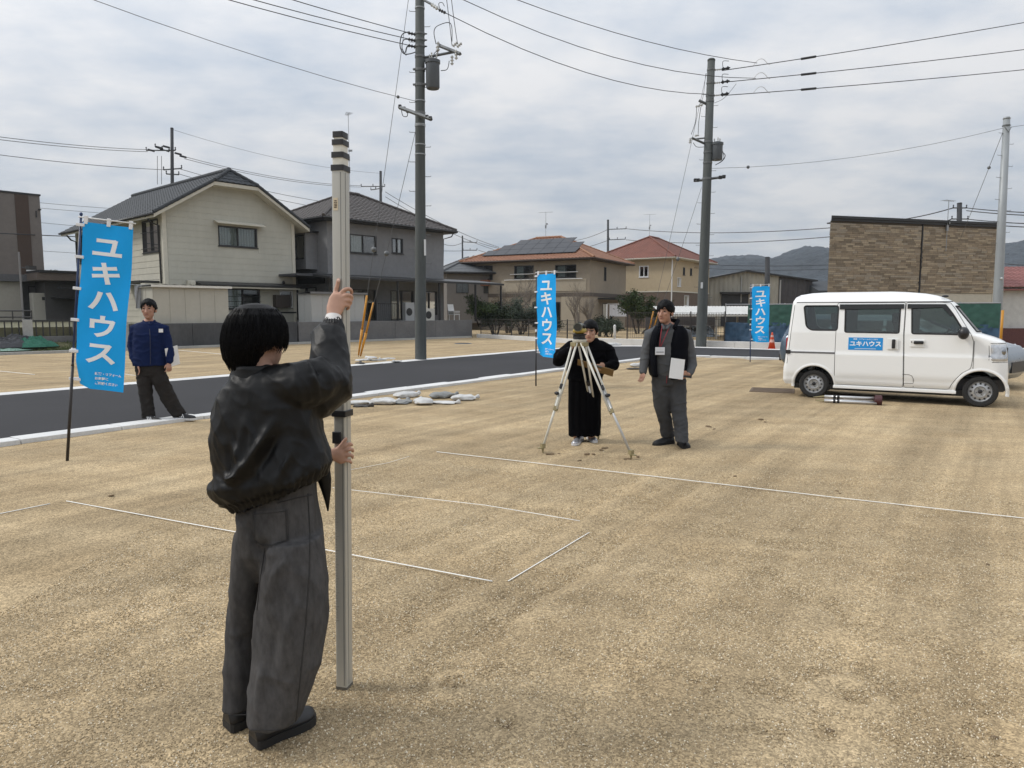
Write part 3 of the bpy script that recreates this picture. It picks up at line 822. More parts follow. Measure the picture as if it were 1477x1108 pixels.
# ---- grey house with the brown roof
M_GREYW = M('grey stucco', (.195, .198, .205), .9, .08, 4, .4, 90, var2=.10, scale2=.4)
M_GREYD = M('dark grey cladding', (.05, .052, .058), .8, .1, 6, .3, 60)
M_RBRN = M('dark brown roof tile', (.055, .046, .042), .6, .16, 8, .2, 60, var2=.12, scale2=1.0)
h2 = T('grey_house', 'grey two-storey house with a dark brown hipped roof and a long dark canopy', 'house', (-10.3, 40.4, .98), UA)
W2, D2, ZE2 = 8.8, 7.2, 5.8
mb = MB(); op2 = [(1.5, 3.4, 4.0, 5.05), (4.56, 5.42, 4.15, 5.05), (1.6, 3.3, .1, 1.9), (4.4, 6.2, .1, 1.9), (6.9, 8.2, .4, 1.9)]
wall_open(mb, FR, UX, W2, 0, ZE2, op2)
wall_open(mb, (0, D2, 0), (0, -1, 0), D2, 0, ZE2, [(D2 - 3.4, D2 - 1.2, .1, 2.0)])
wall_open(mb, (W2, 0, 0), (0, 1, 0), D2, 0, ZE2, []); wall_open(mb, (W2, D2, 0), (-1, 0, 0), W2, 0, ZE2, [])
mb.build('wall', M_GREYW, h2)
hip_roof(h2, W2, D2, ZE2 + .0, ZE2 + 2.15, .62, [(3.9, D2 / 2, ZE2 + 2.15), (W2 - 3.9, D2 / 2, ZE2 + 2.15)], M_RBRN, .3, .29, .04)
window(h2, FR, UX, 1.5, 3.4, 4.0, 5.05, curtain=(.02, .55)); window(h2, FR, UX, 4.56, 5.42, 4.15, 5.05, curtain=(.5, .95))
for a, b, c_, d_ in op2[2:]: window(h2, FR, UX, a, b, c_, d_, curtain=(.1, .3), sill=False)
window(h2, (0, D2, 0), (0, -1, 0), D2 - 3.4, D2 - 1.2, .1, 2.0, sill=False)
# projecting bay on the side wall
m = MB(); m.b2(-.75, -.004, 1.0, 3.2, 3.0, 3.55); m.b2(-.75, -.004, 1.0, 1.15, 3.55, 4.9); m.b2(-.75, -.004, 3.05, 3.2, 3.55, 4.9); m.b2(-.75, -.004, 1.0, 3.2, 4.9, 5.02); bay = m.build('bay_window', M_GREYW, h2)
window(h2, (-.72, 3.2, 0), (0, -1, 0), .15, 2.05, 3.56, 4.9, curtain=(.5, .95), sill=False, rec=.05)
m = MB(); m.b2(-1.0, -.004, .8, 3.4, 5.04, 5.12); m.build('bay_roof', M_BLACKAL, h2)
# long canopy on posts along the front and its dark wing to the left
cp = MB(); cp.add([(-1.6, -.02, 2.72), (11.9, -.02, 2.72), (11.9, -2.5, 2.45), (-1.6, -2.5, 2.45), (-1.6, -.02, 2.62), (11.9, -.02, 2.62), (11.9, -2.5, 2.33), (-1.6, -2.5, 2.33)], [(0, 3, 2, 1), (4, 5, 6, 7), (3, 7, 6, 2), (0, 4, 7, 3), (1, 2, 6, 5), (0, 1, 5, 4)])
co = cp.build('canopy', M_BLACKAL, h2)
for x in (-1.4, 3.0, 6.2, 9.3, 11.7):
    m = MB(); m.box((x, -2.4, 1.16), (.09, .09, 2.32)); m.build('post', M_BLACKAL, co)
m = MB(); m.b2(-2.6, -.02, -1.0, 3.6, 2.5, 2.62); m.b2(-.06, -.02, .3, 3.0, 2.2, 2.5); m.build('side_canopy', M_GREYD, h2)
m = MB(); m.tube([(W2 + .5, -.45, ZE2 - .1), (W2 + .45, -.3, ZE2 - .35), (W2 + .1, .1, ZE2 - .5), (W2 + .06, .15, 2.6)], .04, 8); m.build('downpipe', M_BLACKAL, h2, smooth=True)

antenna(h2, 4.2, D2 / 2, ZE2 + 2.1, 5.0, 1.2, .7)
# ---- house with the solar roof
M_TAUPE = M('taupe rendering', (.25, .215, .168), .9, .06, 3, .35, 80, var2=.08, scale2=.4)
M_TAUPEL = M('beige rendering', (.34, .30, .235), .9, .06, 3, .35, 80)
M_BELT = M('brown belt', (.085, .068, .056), .8, .08, 5)
M_RORG = M('orange roof tile', (.235, .108, .06), .7, .22, 7, .2, 60, var2=.16, scale2=1.6)
h3 = T('solar_roof_house', 'brown house with an orange tiled hipped roof carrying solar panels', 'house', (6.31, 58.81, .0), math.atan2(-.47, .88))
# local x runs from the left end of the front to the near corner
W3, D3, ZE3 = 11.6, 8.9, 5.95
h3.location = (6.31 - .88 * W3, 58.81 + .47 * W3, 0)
L3 = lambda s: W3 - s
mb = MB(); op3 = [(L3(6.95), L3(5.1), 4.42, 5.5), (L3(3.1), L3(1.2), 4.42, 5.45), (L3(10.75), L3(9.1), 4.42, 5.6), (L3(5.2), L3(2.6), .3, 2.4), (L3(10.5), L3(8.2), .4, 2.4)]
wall_open(mb, FR, UX, W3, 0, ZE3, op3)
op3s = [(3.25, 3.75, 4.2, 5.4), (3.0, 5.4, .2, 2.3)]
wall_open(mb, (W3, 0, 0), (0, 1, 0), D3, 0, ZE3, op3s); wall_open(mb, (0, D3, 0), (0, -1, 0), D3, 0, ZE3, []); wall_open(mb, (W3, D3, 0), (-1, 0, 0), W3, 0, ZE3, [])
mb.build('wall', M_TAUPE, h3)
m = MB(); m.b2(L3(8.2), L3(.3), -.03, -.004, 3.3, 4.28); m.build('balcony_wall', M_TAUPEL, h3)
m = MB(); m.b2(-.05, W3 + .05, -.05, -.035, 2.85, 3.15); m.b2(W3 + .004, W3 + .05, -.03, D3, 2.85, 3.15); m.build('belt_course', M_BELT, h3)
m = MB(); m.b2(L3(2.5), L3(.9), -.04, -.006, .0, 2.84); m.build('porch_wall', M_TAUPEL, h3)
for a, b, c_, d_ in op3[:3]: window(h3, FR, UX, a, b, c_, d_, curtain=(.08, .5))
for a, b, c_, d_ in op3[3:]: window(h3, FR, UX, a, b, c_, d_, curtain=(.05, .8), sill=False, mull=2)
for a, b, c_, d_ in op3s: window(h3, (W3, 0, 0), (0, 1, 0), a, b, c_, d_, mull=0, sill=False)
for a, b, z, r in ((7.3, 4.6, 4.78, .03), (7.9, .6, 4.3, .035), (3.4, 1.0, 4.85, .03)):
    m = MB(); m.tube([(L3(a), -.12, z), (L3(b), -.12, z)], r, 6); m.build('railing', M_WHITEAL, h3)
m = MB(); m.b2(L3(11.4), L3(9.3), -.55, -.004, 3.85, 4.35); m.build('flower_box', M('terracotta box', (.22, .09, .05), .8), h3, bevel=.02)
m = MB(); m.b2(W3 + .004, W3 + 1.6, 1.8, 7.6, 2.62, 2.74); m.build('porch_canopy', M_BLACKAL, h3)
ro3 = hip_roof(h3, W3, D3, ZE3, ZE3 + 2.25, .6, [(4.55, D3 / 2, ZE3 + 2.25), (W3 - 4.55, D3 / 2, ZE3 + 2.25)], M_RORG, .32, .32, .05, capm=M('ridge tile orange', (.29, .145, .08), .7, .15), trim=M('brown eaves', (.06, .045, .038), .6))
M_SOLAR = M('solar cell', (.012, .014, .02), .38, .1, 3, spec=.35)
rise = 2.25 / (D3 / 2 + .6)
for r in range(3):
    lo = [1.2, 2.2, 3.25][r]; n_ = [8, 7, 5][r]; wd = 1.12
    for i in range(n_):
        b0, b1 = .95 + r * 1.18, .95 + r * 1.18 + 1.15
        x0_, x1_ = lo + i * wd, lo + (i + 1) * wd - .02
        m = MB(); m.prism([(x0_, b0), (x1_, b0), (x1_, b1), (x0_, b1)], lambda a, b, d: (a, -.6 + b, ZE3 + b * rise + .11 + d), 0, .045); m.build('solar_panel', M_SOLAR, ro3, bevel=.012)
antenna(h3, 5.5, D3 / 2, ZE3 + 2.2, 2.4, .2, 1.3)

# ---- beige house with the red roof
M_BEIGE = M('warm beige rendering', (.42, .345, .235), .9, .05, 3, .3, 80, var2=.06, scale2=.4)
M_RRED = M('red brown roof shingle', (.17, .065, .045), .75, .2, 7, .2, 60, var2=.14, scale2=1.2)
h4 = T('red_roof_house', 'beige house with a plain red hipped roof, beyond the solar roof house', 'house', (15.2, 68.83, 0), math.atan2(-.57, .82))
W4, D4, ZE4 = 8.2, 10.4, 6.75
h4.location = (15.2 - .82 * W4, 68.83 + .57 * W4, 0)
mb = MB(); op4 = [(W4 - 3.35, W4 - 2.35, 4.95, 6.05), (W4 - 6.3, W4 - 5.5, 4.95, 6.05)]; op4s = [(2.9, 3.4, 5.2, 5.95), (4.8, 5.3, 5.25, 5.95), (1.5, 2.4, 4.05, 4.9), (3.4, 4.6, 2.2, 3.2)]
wall_open(mb, FR, UX, W4, 3.5, ZE4, op4); wall_open(mb, (W4, 0, 0), (0, 1, 0), D4, 3.5, ZE4, op4s[:3]); wall_open(mb, (0, D4, 0), (0, -1, 0), D4, 3.5, ZE4, []); wall_open(mb, (W4, D4, 0), (-1, 0, 0), W4, 3.5, ZE4, [])
mb.build('wall', M_BEIGE, h4)
mb = MB(); wall_open(mb, FR, UX, W4, -1, 3.5, []); wall_open(mb, (W4, 0, 0), (0, 1, 0), D4, -1, 3.5, [op4s[3]]); wall_open(mb, (0, D4, 0), (0, -1, 0), D4, -1, 3.5, []); wall_open(mb, (W4, D4, 0), (-1, 0, 0), W4, -1, 3.5, [])
mb.build('lower_wall', M('brown lower cladding', (.12, .09, .07), .85, .2, 8, .3, 40), h4)
m = MB(); m.b2(-.04, W4 + .04, -.05, -.005, 3.48, 3.6); m.b2(W4 + .005, W4 + .05, 0, D4, 3.48, 3.6); m.build('belt_course', M_TRIMC, h4)
for a, b, c_, d_ in op4: window(h4, FR, UX, a, b, c_, d_, frame=M_WHITEAL, fw=.09)
for a, b, c_, d_ in op4s: window(h4, (W4, 0, 0), (0, 1, 0), a, b, c_, d_, mull=0, frame=M_WHITEAL if c_ < 5 else M_BLACKAL)
hip_roof(h4, W4, D4, ZE4, ZE4 + 2.45, .62, [(W4 / 2, 4.0, ZE4 + 2.45), (W4 / 2, D4 - 4.0, ZE4 + 2.45)], M_RRED, .3, .3, .03, trim=M_TRIMC)
m = MB(); m.tube([(W4 + .1, -.1, ZE4 - .1), (W4 + .1, -.1, -.5)], .06, 8); m.build('downpipe', M_WHITEAL, h4)
antenna(h4, 3.4, 5.5, ZE4 + 2.4, 2.6, .5, 1.2)

# ---- warehouse
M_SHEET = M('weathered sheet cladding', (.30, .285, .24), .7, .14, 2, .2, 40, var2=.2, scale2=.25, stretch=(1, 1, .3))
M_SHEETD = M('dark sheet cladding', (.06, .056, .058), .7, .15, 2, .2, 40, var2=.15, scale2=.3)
wh = T('warehouse', 'low grey sheet-clad warehouse with a shallow gable in front of the hills', 'warehouse', (20.2, 78, -.9))
def corr(mb, x0, x1, y, z0, ztop, step=.5):
    n = int((x1 - x0) / step); rows = [[], []]
    for i in range(n * 4 + 1):
        x = x0 + (x1 - x0) * i / (n * 4); dy = (0, 0, -.05, -.05)[i % 4]
        rows[0].append((x, y + dy, z0)); rows[1].append((x, y + dy, ztop(x)))
    mb.grid(rows)
zt = lambda x: 5.8 + (x / 5.1 if x < 5.1 else (12.3 - x) / 7.2) * 1.0 if x > 0 else 5.8
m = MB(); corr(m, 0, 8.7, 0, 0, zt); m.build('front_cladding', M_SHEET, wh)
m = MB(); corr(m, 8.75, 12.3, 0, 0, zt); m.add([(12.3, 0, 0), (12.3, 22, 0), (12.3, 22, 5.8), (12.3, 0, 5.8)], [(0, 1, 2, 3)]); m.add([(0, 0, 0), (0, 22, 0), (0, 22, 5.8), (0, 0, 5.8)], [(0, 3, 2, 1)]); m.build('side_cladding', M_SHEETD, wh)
m = MB()
for xa, xb in ((-.4, 5.1), (5.1, 12.7)):
    za, zb = (5.72 if xa < 0 else 6.8), (6.8 if xb < 6 else 5.74)
    m.add([(xa, -.5, za + .15), (xb, -.5, zb + .15), (xb, 22, zb + .15), (xa, 22, za + .15), (xa, -.5, za), (xb, -.5, zb), (xb, 22, zb), (xa, 22, za)], [(0, 1, 2, 3), (4, 7, 6, 5), (0, 4, 5, 1), (2, 6, 7, 3), (0, 3, 7, 4), (1, 5, 6, 2)])
m.build('roof', M_BLACKAL, wh)
m = MB(); m.b2(2.5, 5.4, -.12, -.06, 0, 4.4); m.build('shutter_door', M_BLACKAL, wh)
m = MB(); m.b2(2.3, 6.0, -.9, -.05, 4.4, 4.6); m.build('door_canopy', M_BLACKAL, wh)
m = MB(); m.tube([(8.8, -.15, 0), (8.8, -.15, 5.9)], .09, 8); m.build('downpipe', M_CONC, wh); m = MB(); m.tube([(4.6, -.12, 3.5), (4.6, -.12, 6.3)], .07, 6); m.build('downpipe', M_CONC, wh)
an = T('low_shed', 'low dark shed with a sloping grey roof between the warehouse and the tiled building', 'shed', (32.6, 76, -.9))
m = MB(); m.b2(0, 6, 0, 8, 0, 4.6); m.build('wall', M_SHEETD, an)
m = MB(); m.add([(-.4, -.4, 4.7), (6.4, -.4, 4.7), (6.4, 4, 5.9), (-.4, 4, 5.9), (-.4, 8.4, 4.7), (6.4, 8.4, 4.7), (-.4, -.4, 4.55), (6.4, -.4, 4.55), (6.4, 8.4, 4.55), (-.4, 8.4, 4.55)], [(0, 1, 2, 3), (3, 2, 5, 4), (0, 6, 7, 1), (0, 3, 4, 9, 6), (1, 7, 8, 5, 2), (4, 5, 8, 9), (6, 9, 8, 7)]); m.build('roof', M_RGREY, an)

# ---- tiled building on the right: each clinker tile is its own piece
bt = T('brick_building', 'flat-roofed building with a windowless wall of brown clinker tiles, behind the white van', 'building', (16.66, 38, 0), R(15.6))
WB, ZT, ZL = 11.15, 6.32, 2.62
M_MORT = M('dark mortar', (.10, .085, .07), .95, .1, 20)
BL = (5.8, 6.9)                                  # the left side wall runs back at an angle
def plan(mb, e, y, z0, z1):
    p = [(-e * .5, y), (WB + e, y), (WB + e + 1, 8), (BL[0] - e, BL[1])]
    mb.add([(x, yy, z) for z in (z0, z1) for x, yy in p], [(3, 2, 1, 0), (4, 5, 6, 7), (0, 1, 5, 4), (1, 2, 6, 5), (2, 3, 7, 6), (3, 0, 4, 7)])
m = MB(); plan(m, 0, .02, ZL, ZT); m.build('wall', M_MORT, bt)
m = MB(); plan(m, -.05, .06, -.8, ZL - .01); lwo = m.build('lower_wall', M('pale cladding board', (.46, .43, .36), .8, .06, 5), bt)
for i in range(6):
    m = MB(); m.b2(.05, WB - .05, .03 - .004 * (i % 2), .055, -.8 + i * .57, -.8 + (i + 1) * .57 - .015); m.build('cladding_board', _MC['pale cladding board'], bt)
m = MB(); plan(m, .05, -.10, ZT, ZT + .12); ro_ = m.build('roof', M_BLACKAL, bt)
m = MB(); plan(m, .2, -.18, ZT + .123, ZT + .25); m.build('parapet_cap', M_BLACKAL, ro_)
m = MB(); m.b2(2.2, WB - .8, .3, 3, ZT + .255, ZT + .32); m.build('roof_panel', M_BLACKAL, ro_)
m = MB(); m.box((5.95, -.02, (ZL + ZT) / 2), (.06, .05, ZT - ZL)); m.build('downpipe', M_BLACKAL, bt)
m = MB(); m.box((WB + .06, .1, 2.9), (.1, .1, 6.2)); m.build('corner_pipe', M_TRIMC, bt)
CL = [M('clinker tile %s' % n_, c_, .8, .16, 9, .4, 60) for n_, c_ in (('sand', (.335, .275, .195)), ('brown', (.255, .203, .142)), ('dark', (.175, .140, .10)), ('grey', (.285, .245, .19)), ('umber', (.215, .173, .124)))]
rng = random.Random(11); rh_ = .103; nrow = int((ZT - ZL) / rh_); tiles = []
for r in range(nrow):
    z0 = ZL + r * rh_; x = 0.01; 
    if r % 2: x = -rng.uniform(.1, .4)
    while x < WB - .02:
        l = rng.choice([.42, .55, .7, .3]); a, b = max(x, .01), min(x + l, WB - .01)
        x += l
        for (a, b) in ([(a, b)] if b <= 5.89 or a >= 6.01 else [(a, 5.89), (6.01, b)]):
            if b - a < .06: continue
            tiles.append((a, b, z0, rng.uniform(.0, .022), rng.choices(range(5), (3, 4, 2.2, 3, 3))[0]))
order = sorted(range(len(tiles)), key=lambda i: -(tiles[i][1] - tiles[i][0]) - (tiles[i][2] > 3.2) * 2)
rest = MB(); tset = set(order[:300]); TM = {}
for i, (a, b, z0, pr, mi) in enumerate(tiles):
    w = round(b - a - .008, 3); hh = rh_ - .010
    def put(mm, ox, oy, oz): mm.add([(ox, oy, oz), (ox + w, oy, oz), (ox + w, oy, oz + hh), (ox, oy, oz + hh), (ox, .02, oz), (ox + w, .02, oz), (ox + w, .02, oz + hh), (ox, .02, oz + hh)], [(0, 1, 2, 3), (0, 4, 5, 1), (1, 5, 6, 2), (2, 6, 7, 3), (3, 7, 4, 0)])
    if i in tset:
        pk = round(pr, 2); key = (w, pk, mi)
        if key not in TM:
            q = MB(); put(q, 0, -.004 - pk, 0); me = q.mesh('brick'); me.materials.append(CL[mi]); TM[key] = me
        o = bpy.data.objects.new('brick', TM[key]); COL.objects.link(o); o.parent = bt; o.location = (a, 0, z0)
    else:
        rest.m = mi; put(rest, a, -.004 - pr, z0)
rest.build('brickwork', CL, bt, kind='stuff')
antenna(bt, 7.5, -.12, ZT - 1.4, 2.75, .1, .8)

# ---- small house at the far right with the red roof
sh = T('white_house', 'white walled house with a faded red roof behind the bare steel pole', 'house', (26.2, 44, -.3), R(-12))
m = MB(); m.b2(0, 6, 0, 7, 0, 3.4); m.add([(0, 0, 3.4), (0, 7, 3.4), (0, 3.5, 4.6)], [(0, 2, 1)]); m.b2(.55, 6, -.05, .0, .0, 3.3); m.build('wall', M('white plaster', (.55, .55, .53), .85, .06, 4, var2=.1), sh)
m = MB(); m.b2(.0, 6, -.35, -.06, -.4, .9); m.build('low_wall', M('dark red brick base', (.12, .05, .045), .85, .2, 12), sh)
M_FRED = M('faded red roof', (.24, .10, .09), .8, .2, 6, .3, 50, var2=.15)
m = MB()
tile_slope(m, (-.4, -.5, 3.35), (1, 0, 0), (0, 4.0, 1.4), 4.25, lambda t: 0, lambda t: 6.8, .28, .3, .03)
tile_slope(m, (-.4, 7.5, 3.35), (1, 0, 0), (0, -4.0, 1.4), 4.25, lambda t: 0, lambda t: 6.8, .28, .3, .03)
m.b2(-.4, 6.4, -.5, 7.5, 3.15, 3.24); m.build('roof', M_FRED, sh, auto=50)
m = MB(); m.box((.3, -.08, 1.2), (.3, .1, 1.2)); m.build('meter_box', M_BLACKAL, sh)

# ---- brown block at the far left
lb = T('brown_apartment_block', 'flat-roofed brown apartment block with a dark vertical stripe', 'apartment block', (-29.8, 46, 0), UA)
M_BRN = M('brown cladding', (.165, .145, .132), .85, .06, 4, .2, 60, var2=.06)
M_BRNS = M('dark brown stripe', (.07, .047, .036), .85, .06, 4)
m = MB(); m.b2(-14, 0, 0, 9, 3.9, 8.85); m.build('upper_wall', M_BRN, lb)
m = MB(); m.b2(-1.35, -.62, -.03, -.004, 3.9, 8.8); m.build('stripe_panel', M_BRNS, lb)
m = MB(); m.b2(-14.05, .05, -.06, 9.05, 8.85, 8.95); m.build('parapet', M_BLACKAL, lb)
m = MB(); m.b2(-14, .4, -.5, 9, 3.45, 3.88); m.build('beam', M('grey beam', (.10, .10, .105), .8), lb)
m = MB(); m.b2(-14, -.2, .6, 9, 0, 3.45); m.build('lower_wall', M('grey lower wall', (.15, .15, .15), .85, .08), lb)
m = MB(); m.b2(-14, -1.35, -.2, .58, 0.3, 3.44); m.build('entrance_panel', M('cream panel', (.34, .32, .28), .85, .05), lb)
m = MB(); m.box((-.75, -.08, 4.15), (.5, .12, .25)); m.build('sign_lamp', M_WHITEAL, lb)
m = MB(); m.box((-.25, -.03, 7.7), (.05, .06, .4)); m.box((-.05, -.06, 8.0), (.14, .1, .08)); m.build('wall_fitting', M_BLACKAL, lb)
window(lb, (-.9, .6, 0), UX, .1, .65, 2.2, 3.2, sill=False, rec=.02, mull=0)
lw = T('low_annex', 'dark low building with a flat brown roof between the brown block and the cream house', 'building', (-27.6, 45.5, .9), UA)
m = MB(); m.b2(-1.5, 4.5, 0.6, 8, 0, 2.6); m.build('wall', M('dark grey wall', (.085, .083, .082), .85, .1), lw)  # annex walls in a plain dark grey
m = MB(); m.b2(-2.2, 5.5, -.6, 8.5, 2.6, 3.05); m.build('roof_edge', M('brown roof edge', (.13, .105, .09), .8), lw); m = MB(); m.b2(-2.1, 5.4, -.7, 8.5, 3.06, 3.2); m.build('roof', M_BLACKAL, lw)
m = MB(); m.b2(-1.2, 4.2, -1.4, -.65, 2.1, 2.22); m.b2(-1.2, 1.0, -1.0, .55, 1.5, 1.6); m.build('canopy', M_BLACKAL, lw)
m = MB(); m.b2(.4, .9, .54, .59, 1.0, 1.5); m.b2(2.0, 3.0, .54, .59, .9, 1.9); m.build('window', M_BLACKAL, lw)

# ---- roofs glimpsed between the houses
def far_house(name, label, loc, W, Dp, ze, rise, rz, wm, rm, oh=.5):
    o = T(name, label, 'house', loc, rz)
    m = MB(); m.b2(0, W, 0, Dp, 0, ze); m.build('wall', wm, o)
    ins = min(W, Dp) / 2
    rg = [(ins, Dp / 2, ze + rise), (W - ins, Dp / 2, ze + rise)] if W >= Dp else [(W / 2, ins, ze + rise), (W / 2, Dp - ins, ze + rise)]
    hip_roof(o, W, Dp, ze + .1, ze + rise, oh, rg, rm, .4, .4, .03, sub=2)
    for i in range(2): window(o, FR, UX, W * (.15 + .45 * i), W * (.35 + .45 * i), ze - 1.7, ze - .7, proud=.05, rec=-.01, sill=False)
    return o
M_RGR2 = M('grey roof sheet', (.10, .105, .11), .6, .12, 6)
far_house('grey_roof_house', 'distant house with a plain grey roof seen past the end of the long canopy', (-5.6, 62, .6), 5.5, 7, 4.3, 1.5, .35, M('grey brown wall', (.15, .14, .13), .9, .08), M_RGR2)
far_house('grey_roof_house', 'distant grey house squeezed between the grey house and the solar roof house', (-6.5, 75, .4), 6, 7, 5.6, 1.5, .2, M('brown grey wall', (.12, .11, .105), .9, .08), M_RGR2)
# ------------------------------------------------------------------ walls, fences, sheds, planting
def on(px, off=0.0):
    """point of the wall line (offset `off` behind it) seen in column px of the survey photo"""
    d = _ray(px, 450); p = BK0 + BN * off
    return isect(Vector((0, 0, 0)), Vector((d[0], d[1], 0)), p, BD)
def wall_thing(name, label, a, b, th, z0, z1, mat, step, cap=None):
    u = (b - a); L = u.length; t = T(name, label, 'wall', (a.x, a.y, 0), math.atan2(u.y, u.x))
    n = max(1, int(round(L / step)))
    for i in range(n):
        m = MB(); m.b2(i * L / n + .006, (i + 1) * L / n - .006, 0, th, z0, z1); m.build('wall_panel', mat, t, bevel=.012)
    if cap: m = MB(); m.b2(-.02, L + .02, -.03, th + .03, z1 + .002, z1 + cap); m.build('coping', mat, t, bevel=.01)
    return t
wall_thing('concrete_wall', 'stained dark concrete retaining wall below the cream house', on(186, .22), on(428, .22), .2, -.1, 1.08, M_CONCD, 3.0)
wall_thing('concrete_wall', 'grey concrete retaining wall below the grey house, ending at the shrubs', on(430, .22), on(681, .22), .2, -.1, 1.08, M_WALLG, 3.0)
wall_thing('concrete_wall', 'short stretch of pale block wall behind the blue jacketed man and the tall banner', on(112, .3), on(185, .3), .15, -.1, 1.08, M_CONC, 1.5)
# low wall with dark grilles at the left
a, b = on(-40, 1.3), on(111, 1.0); u = b - a; L = u.length
gw = T('grille_wall', 'low concrete wall with dark slotted grilles between square piers, beyond the grass', 'wall', (a.x, a.y, 0), math.atan2(u.y, u.x))
n = int(L / 1.15)
for i in range(n + 1):
    m = MB(); m.b2(i * L / n - .16, i * L / n + .16, -.03, .15, .2, 1.28); m.build('pier', M_CONC if i % 2 else M_WALLG, gw, bevel=.015)
for i in range(n):
    x0_, x1_ = i * L / n + .165, (i + 1) * L / n - .165
    m = MB(); m.b2(x0_, x1_, 0, .12, .2, .62); m.build('base_block', M_WALLG, gw, bevel=.01)
    m = MB()
    for k in range(6): x = x0_ + (x1_ - x0_) * (k + .5) / 6; m.b2(x - .02, x + .02, .03, .09, .63, 1.2)
    m.b2(x0_, x1_, .02, .10, 1.2, 1.26); m.build('grille', M_BLACKAL, gw)
for z in (1.38, 1.62):
    m = MB(); m.tube([(0, .05, z), (L * .55, .05, z)], .025, 6); m.build('rail', M_BLACKAL, gw)
for i in range(4):
    m = MB(); m.tube([(L * .18 * i + .02, .05, 1.28), (L * .18 * i + .02, .05, 1.64)], .022, 6); m.build('rail_post', M_BLACKAL, gw)

# grass bank in front of it
M_GRASS = M('short grass', (.075, .10, .03), .9, .3, 12, .8, 60, var2=.3, scale2=1)
m = MB(); rows = []
for i in range(60):
    p = on(-90, .12).lerp(on(118, .12), i / 59)
    rows.append([(q.x, q.y, .08 + .36 * smooth01(t) + .03 * mnoise.noise((q.x, q.y, 2))) for t in [k / 7 for k in range(8)] for q in [p + BN * (1.25 * t)]])
m.grid(rows); struct(m.build('grass_bank', M('bank soil', (.12, .115, .06), .95, .3, 5, .6, 30), smooth=True))
m = MB(); rng = random.Random(3)
for i in range(5200):
    t = rng.random(); w = rng.random(); p = on(-90, .12).lerp(on(118, .12), t) + BN * (1.2 * w)
    if mnoise.noise((p.x * .9, p.y * .9, 4)) < -.05 and rng.random() < .8: continue
    z = .07 + .36 * smooth01(w); h = rng.uniform(.05, .17); a_ = rng.uniform(0, 6.28); q = Vector((math.cos(a_), math.sin(a_), 0)); l = Vector((rng.uniform(-.06, .06), rng.uniform(-.06, .06), h))
    m.add([p + q * .012 + Vector((0, 0, z)), p - q * .012 + Vector((0, 0, z)), p + l + Vector((0, 0, z))], [(0, 1, 2)])
tag(m.build('grass', M_GRASS), 'short green grass on the bank in front of the grille wall', 'grass', kind='stuff')
def heap(name, label, cat, p, rx, ry, h, mat, seed, rz=UA, n=44):
    t = T(name, label, cat, p, rz); rows = []
    for i in range(n + 1):
        r = []
        for j in range(n + 1):
            x, y = (i / n * 2 - 1), (j / n * 2 - 1); d = min(1, math.hypot(x, y)); k = math.cos(d * math.pi / 2) ** .8 if d < 1 else 0
            f = 1 + .5 * mnoise.noise((x * 4 + seed, y * 4, 0)) + .35 * abs(mnoise.noise((x * 9, y * 9 + seed, 1)))
            s_ = max(abs(x), abs(y)) / max(1e-6, math.hypot(x, y)) if d else 1
            r.append((x * rx * s_, y * ry * s_, h * k * f - .02))
        rows.append(r)
    m = MB(); m.grid(rows); m.build('sheet', mat, t, smooth=False); return t
p = on(40, .7); heap('netting_heap', 'crumpled heap of green netting lying on the grass', 'netting', (p.x, p.y, .26), 1.0, .42, .34, M('green netting', (.02, .13, .085), .7, .35, 25, .6, 90), 2)
p = on(12, .75); heap('tarpaulin_heap', 'black and grey tarpaulin heaped on the grass by the grille wall', 'tarpaulin', (p.x, p.y, .27), 1.5, .42, .36, M('black tarpaulin', (.035, .036, .042), .5, .3, 12, .4, 40), 5)
p = on(3, .35); heap('tarpaulin_heap', 'pale green folded sheet lying flat at the edge of the grass', 'tarpaulin', (p.x, p.y, .16), .9, .25, .07, M('pale green sheet', (.20, .32, .26), .6, .2, 12), 8)

# sheds and things in the yards
def shed(name, label, a, b, dep, h, mat, roofm, ribs=True):
    u = b - a; L = u.length; t = T(name, label, 'shed', (a.x, a.y, .98), math.atan2(u.y, u.x))
    m = MB(); m.b2(0, L, 0, dep, 0, h); m.build('body', mat, t, bevel=.01)
    if ribs:
        k = int(L / .62)
        for i in range(k): m = MB(); m.b2(i * L / k + .02, (i + 1) * L / k - .012, -.012, -.001, .05, h - .05); m.build('panel', mat, t)
        for j in range(2): m = MB(); m.b2(-.012, -.001, j * dep / 2 + .02, (j + 1) * dep / 2 - .02, .05, h - .05); m.build('end_panel', mat, t)
    r = MB(); n = int(L / .18)
    rows = [[(-.12 + (L + .24) * i / n, -.16, h + .10 + (.03 if i % 2 else 0)) for i in range(n + 1)], [(-.12 + (L + .24) * i / n, dep + .1, h + .02 + (.03 if i % 2 else 0)) for i in range(n + 1)]]
    r.grid(rows); r.b2(-.12, L + .12, -.16, dep + .1, h + .002, h + .015); r.b2(-.12, L + .12, -.165, -.14, h + .0, h + .10); r.build('roof', roofm, t)
    return t
M_SHED = M('beige steel shed', (.40, .385, .335), .6, .04, 5, var2=.06)
M_SHEDR = M('white shed roof', (.62, .61, .57), .55, .06, 9)
shed('garden_shed', 'long beige steel storage shed with a white ribbed roof, behind the man in blue', on(222, .62), on(330, .62), 1.5, 1.66, M_SHED, M_SHEDR)
shed('garden_shed', 'pale grey box shed partly hidden by the raised measuring rod', on(449, .6), on(526, .6), 1.2, 1.52, M('pale grey steel', (.37, .375, .37), .6, .04, 5), M('dark shed roof', (.16, .16, .165), .6, .06, 9))
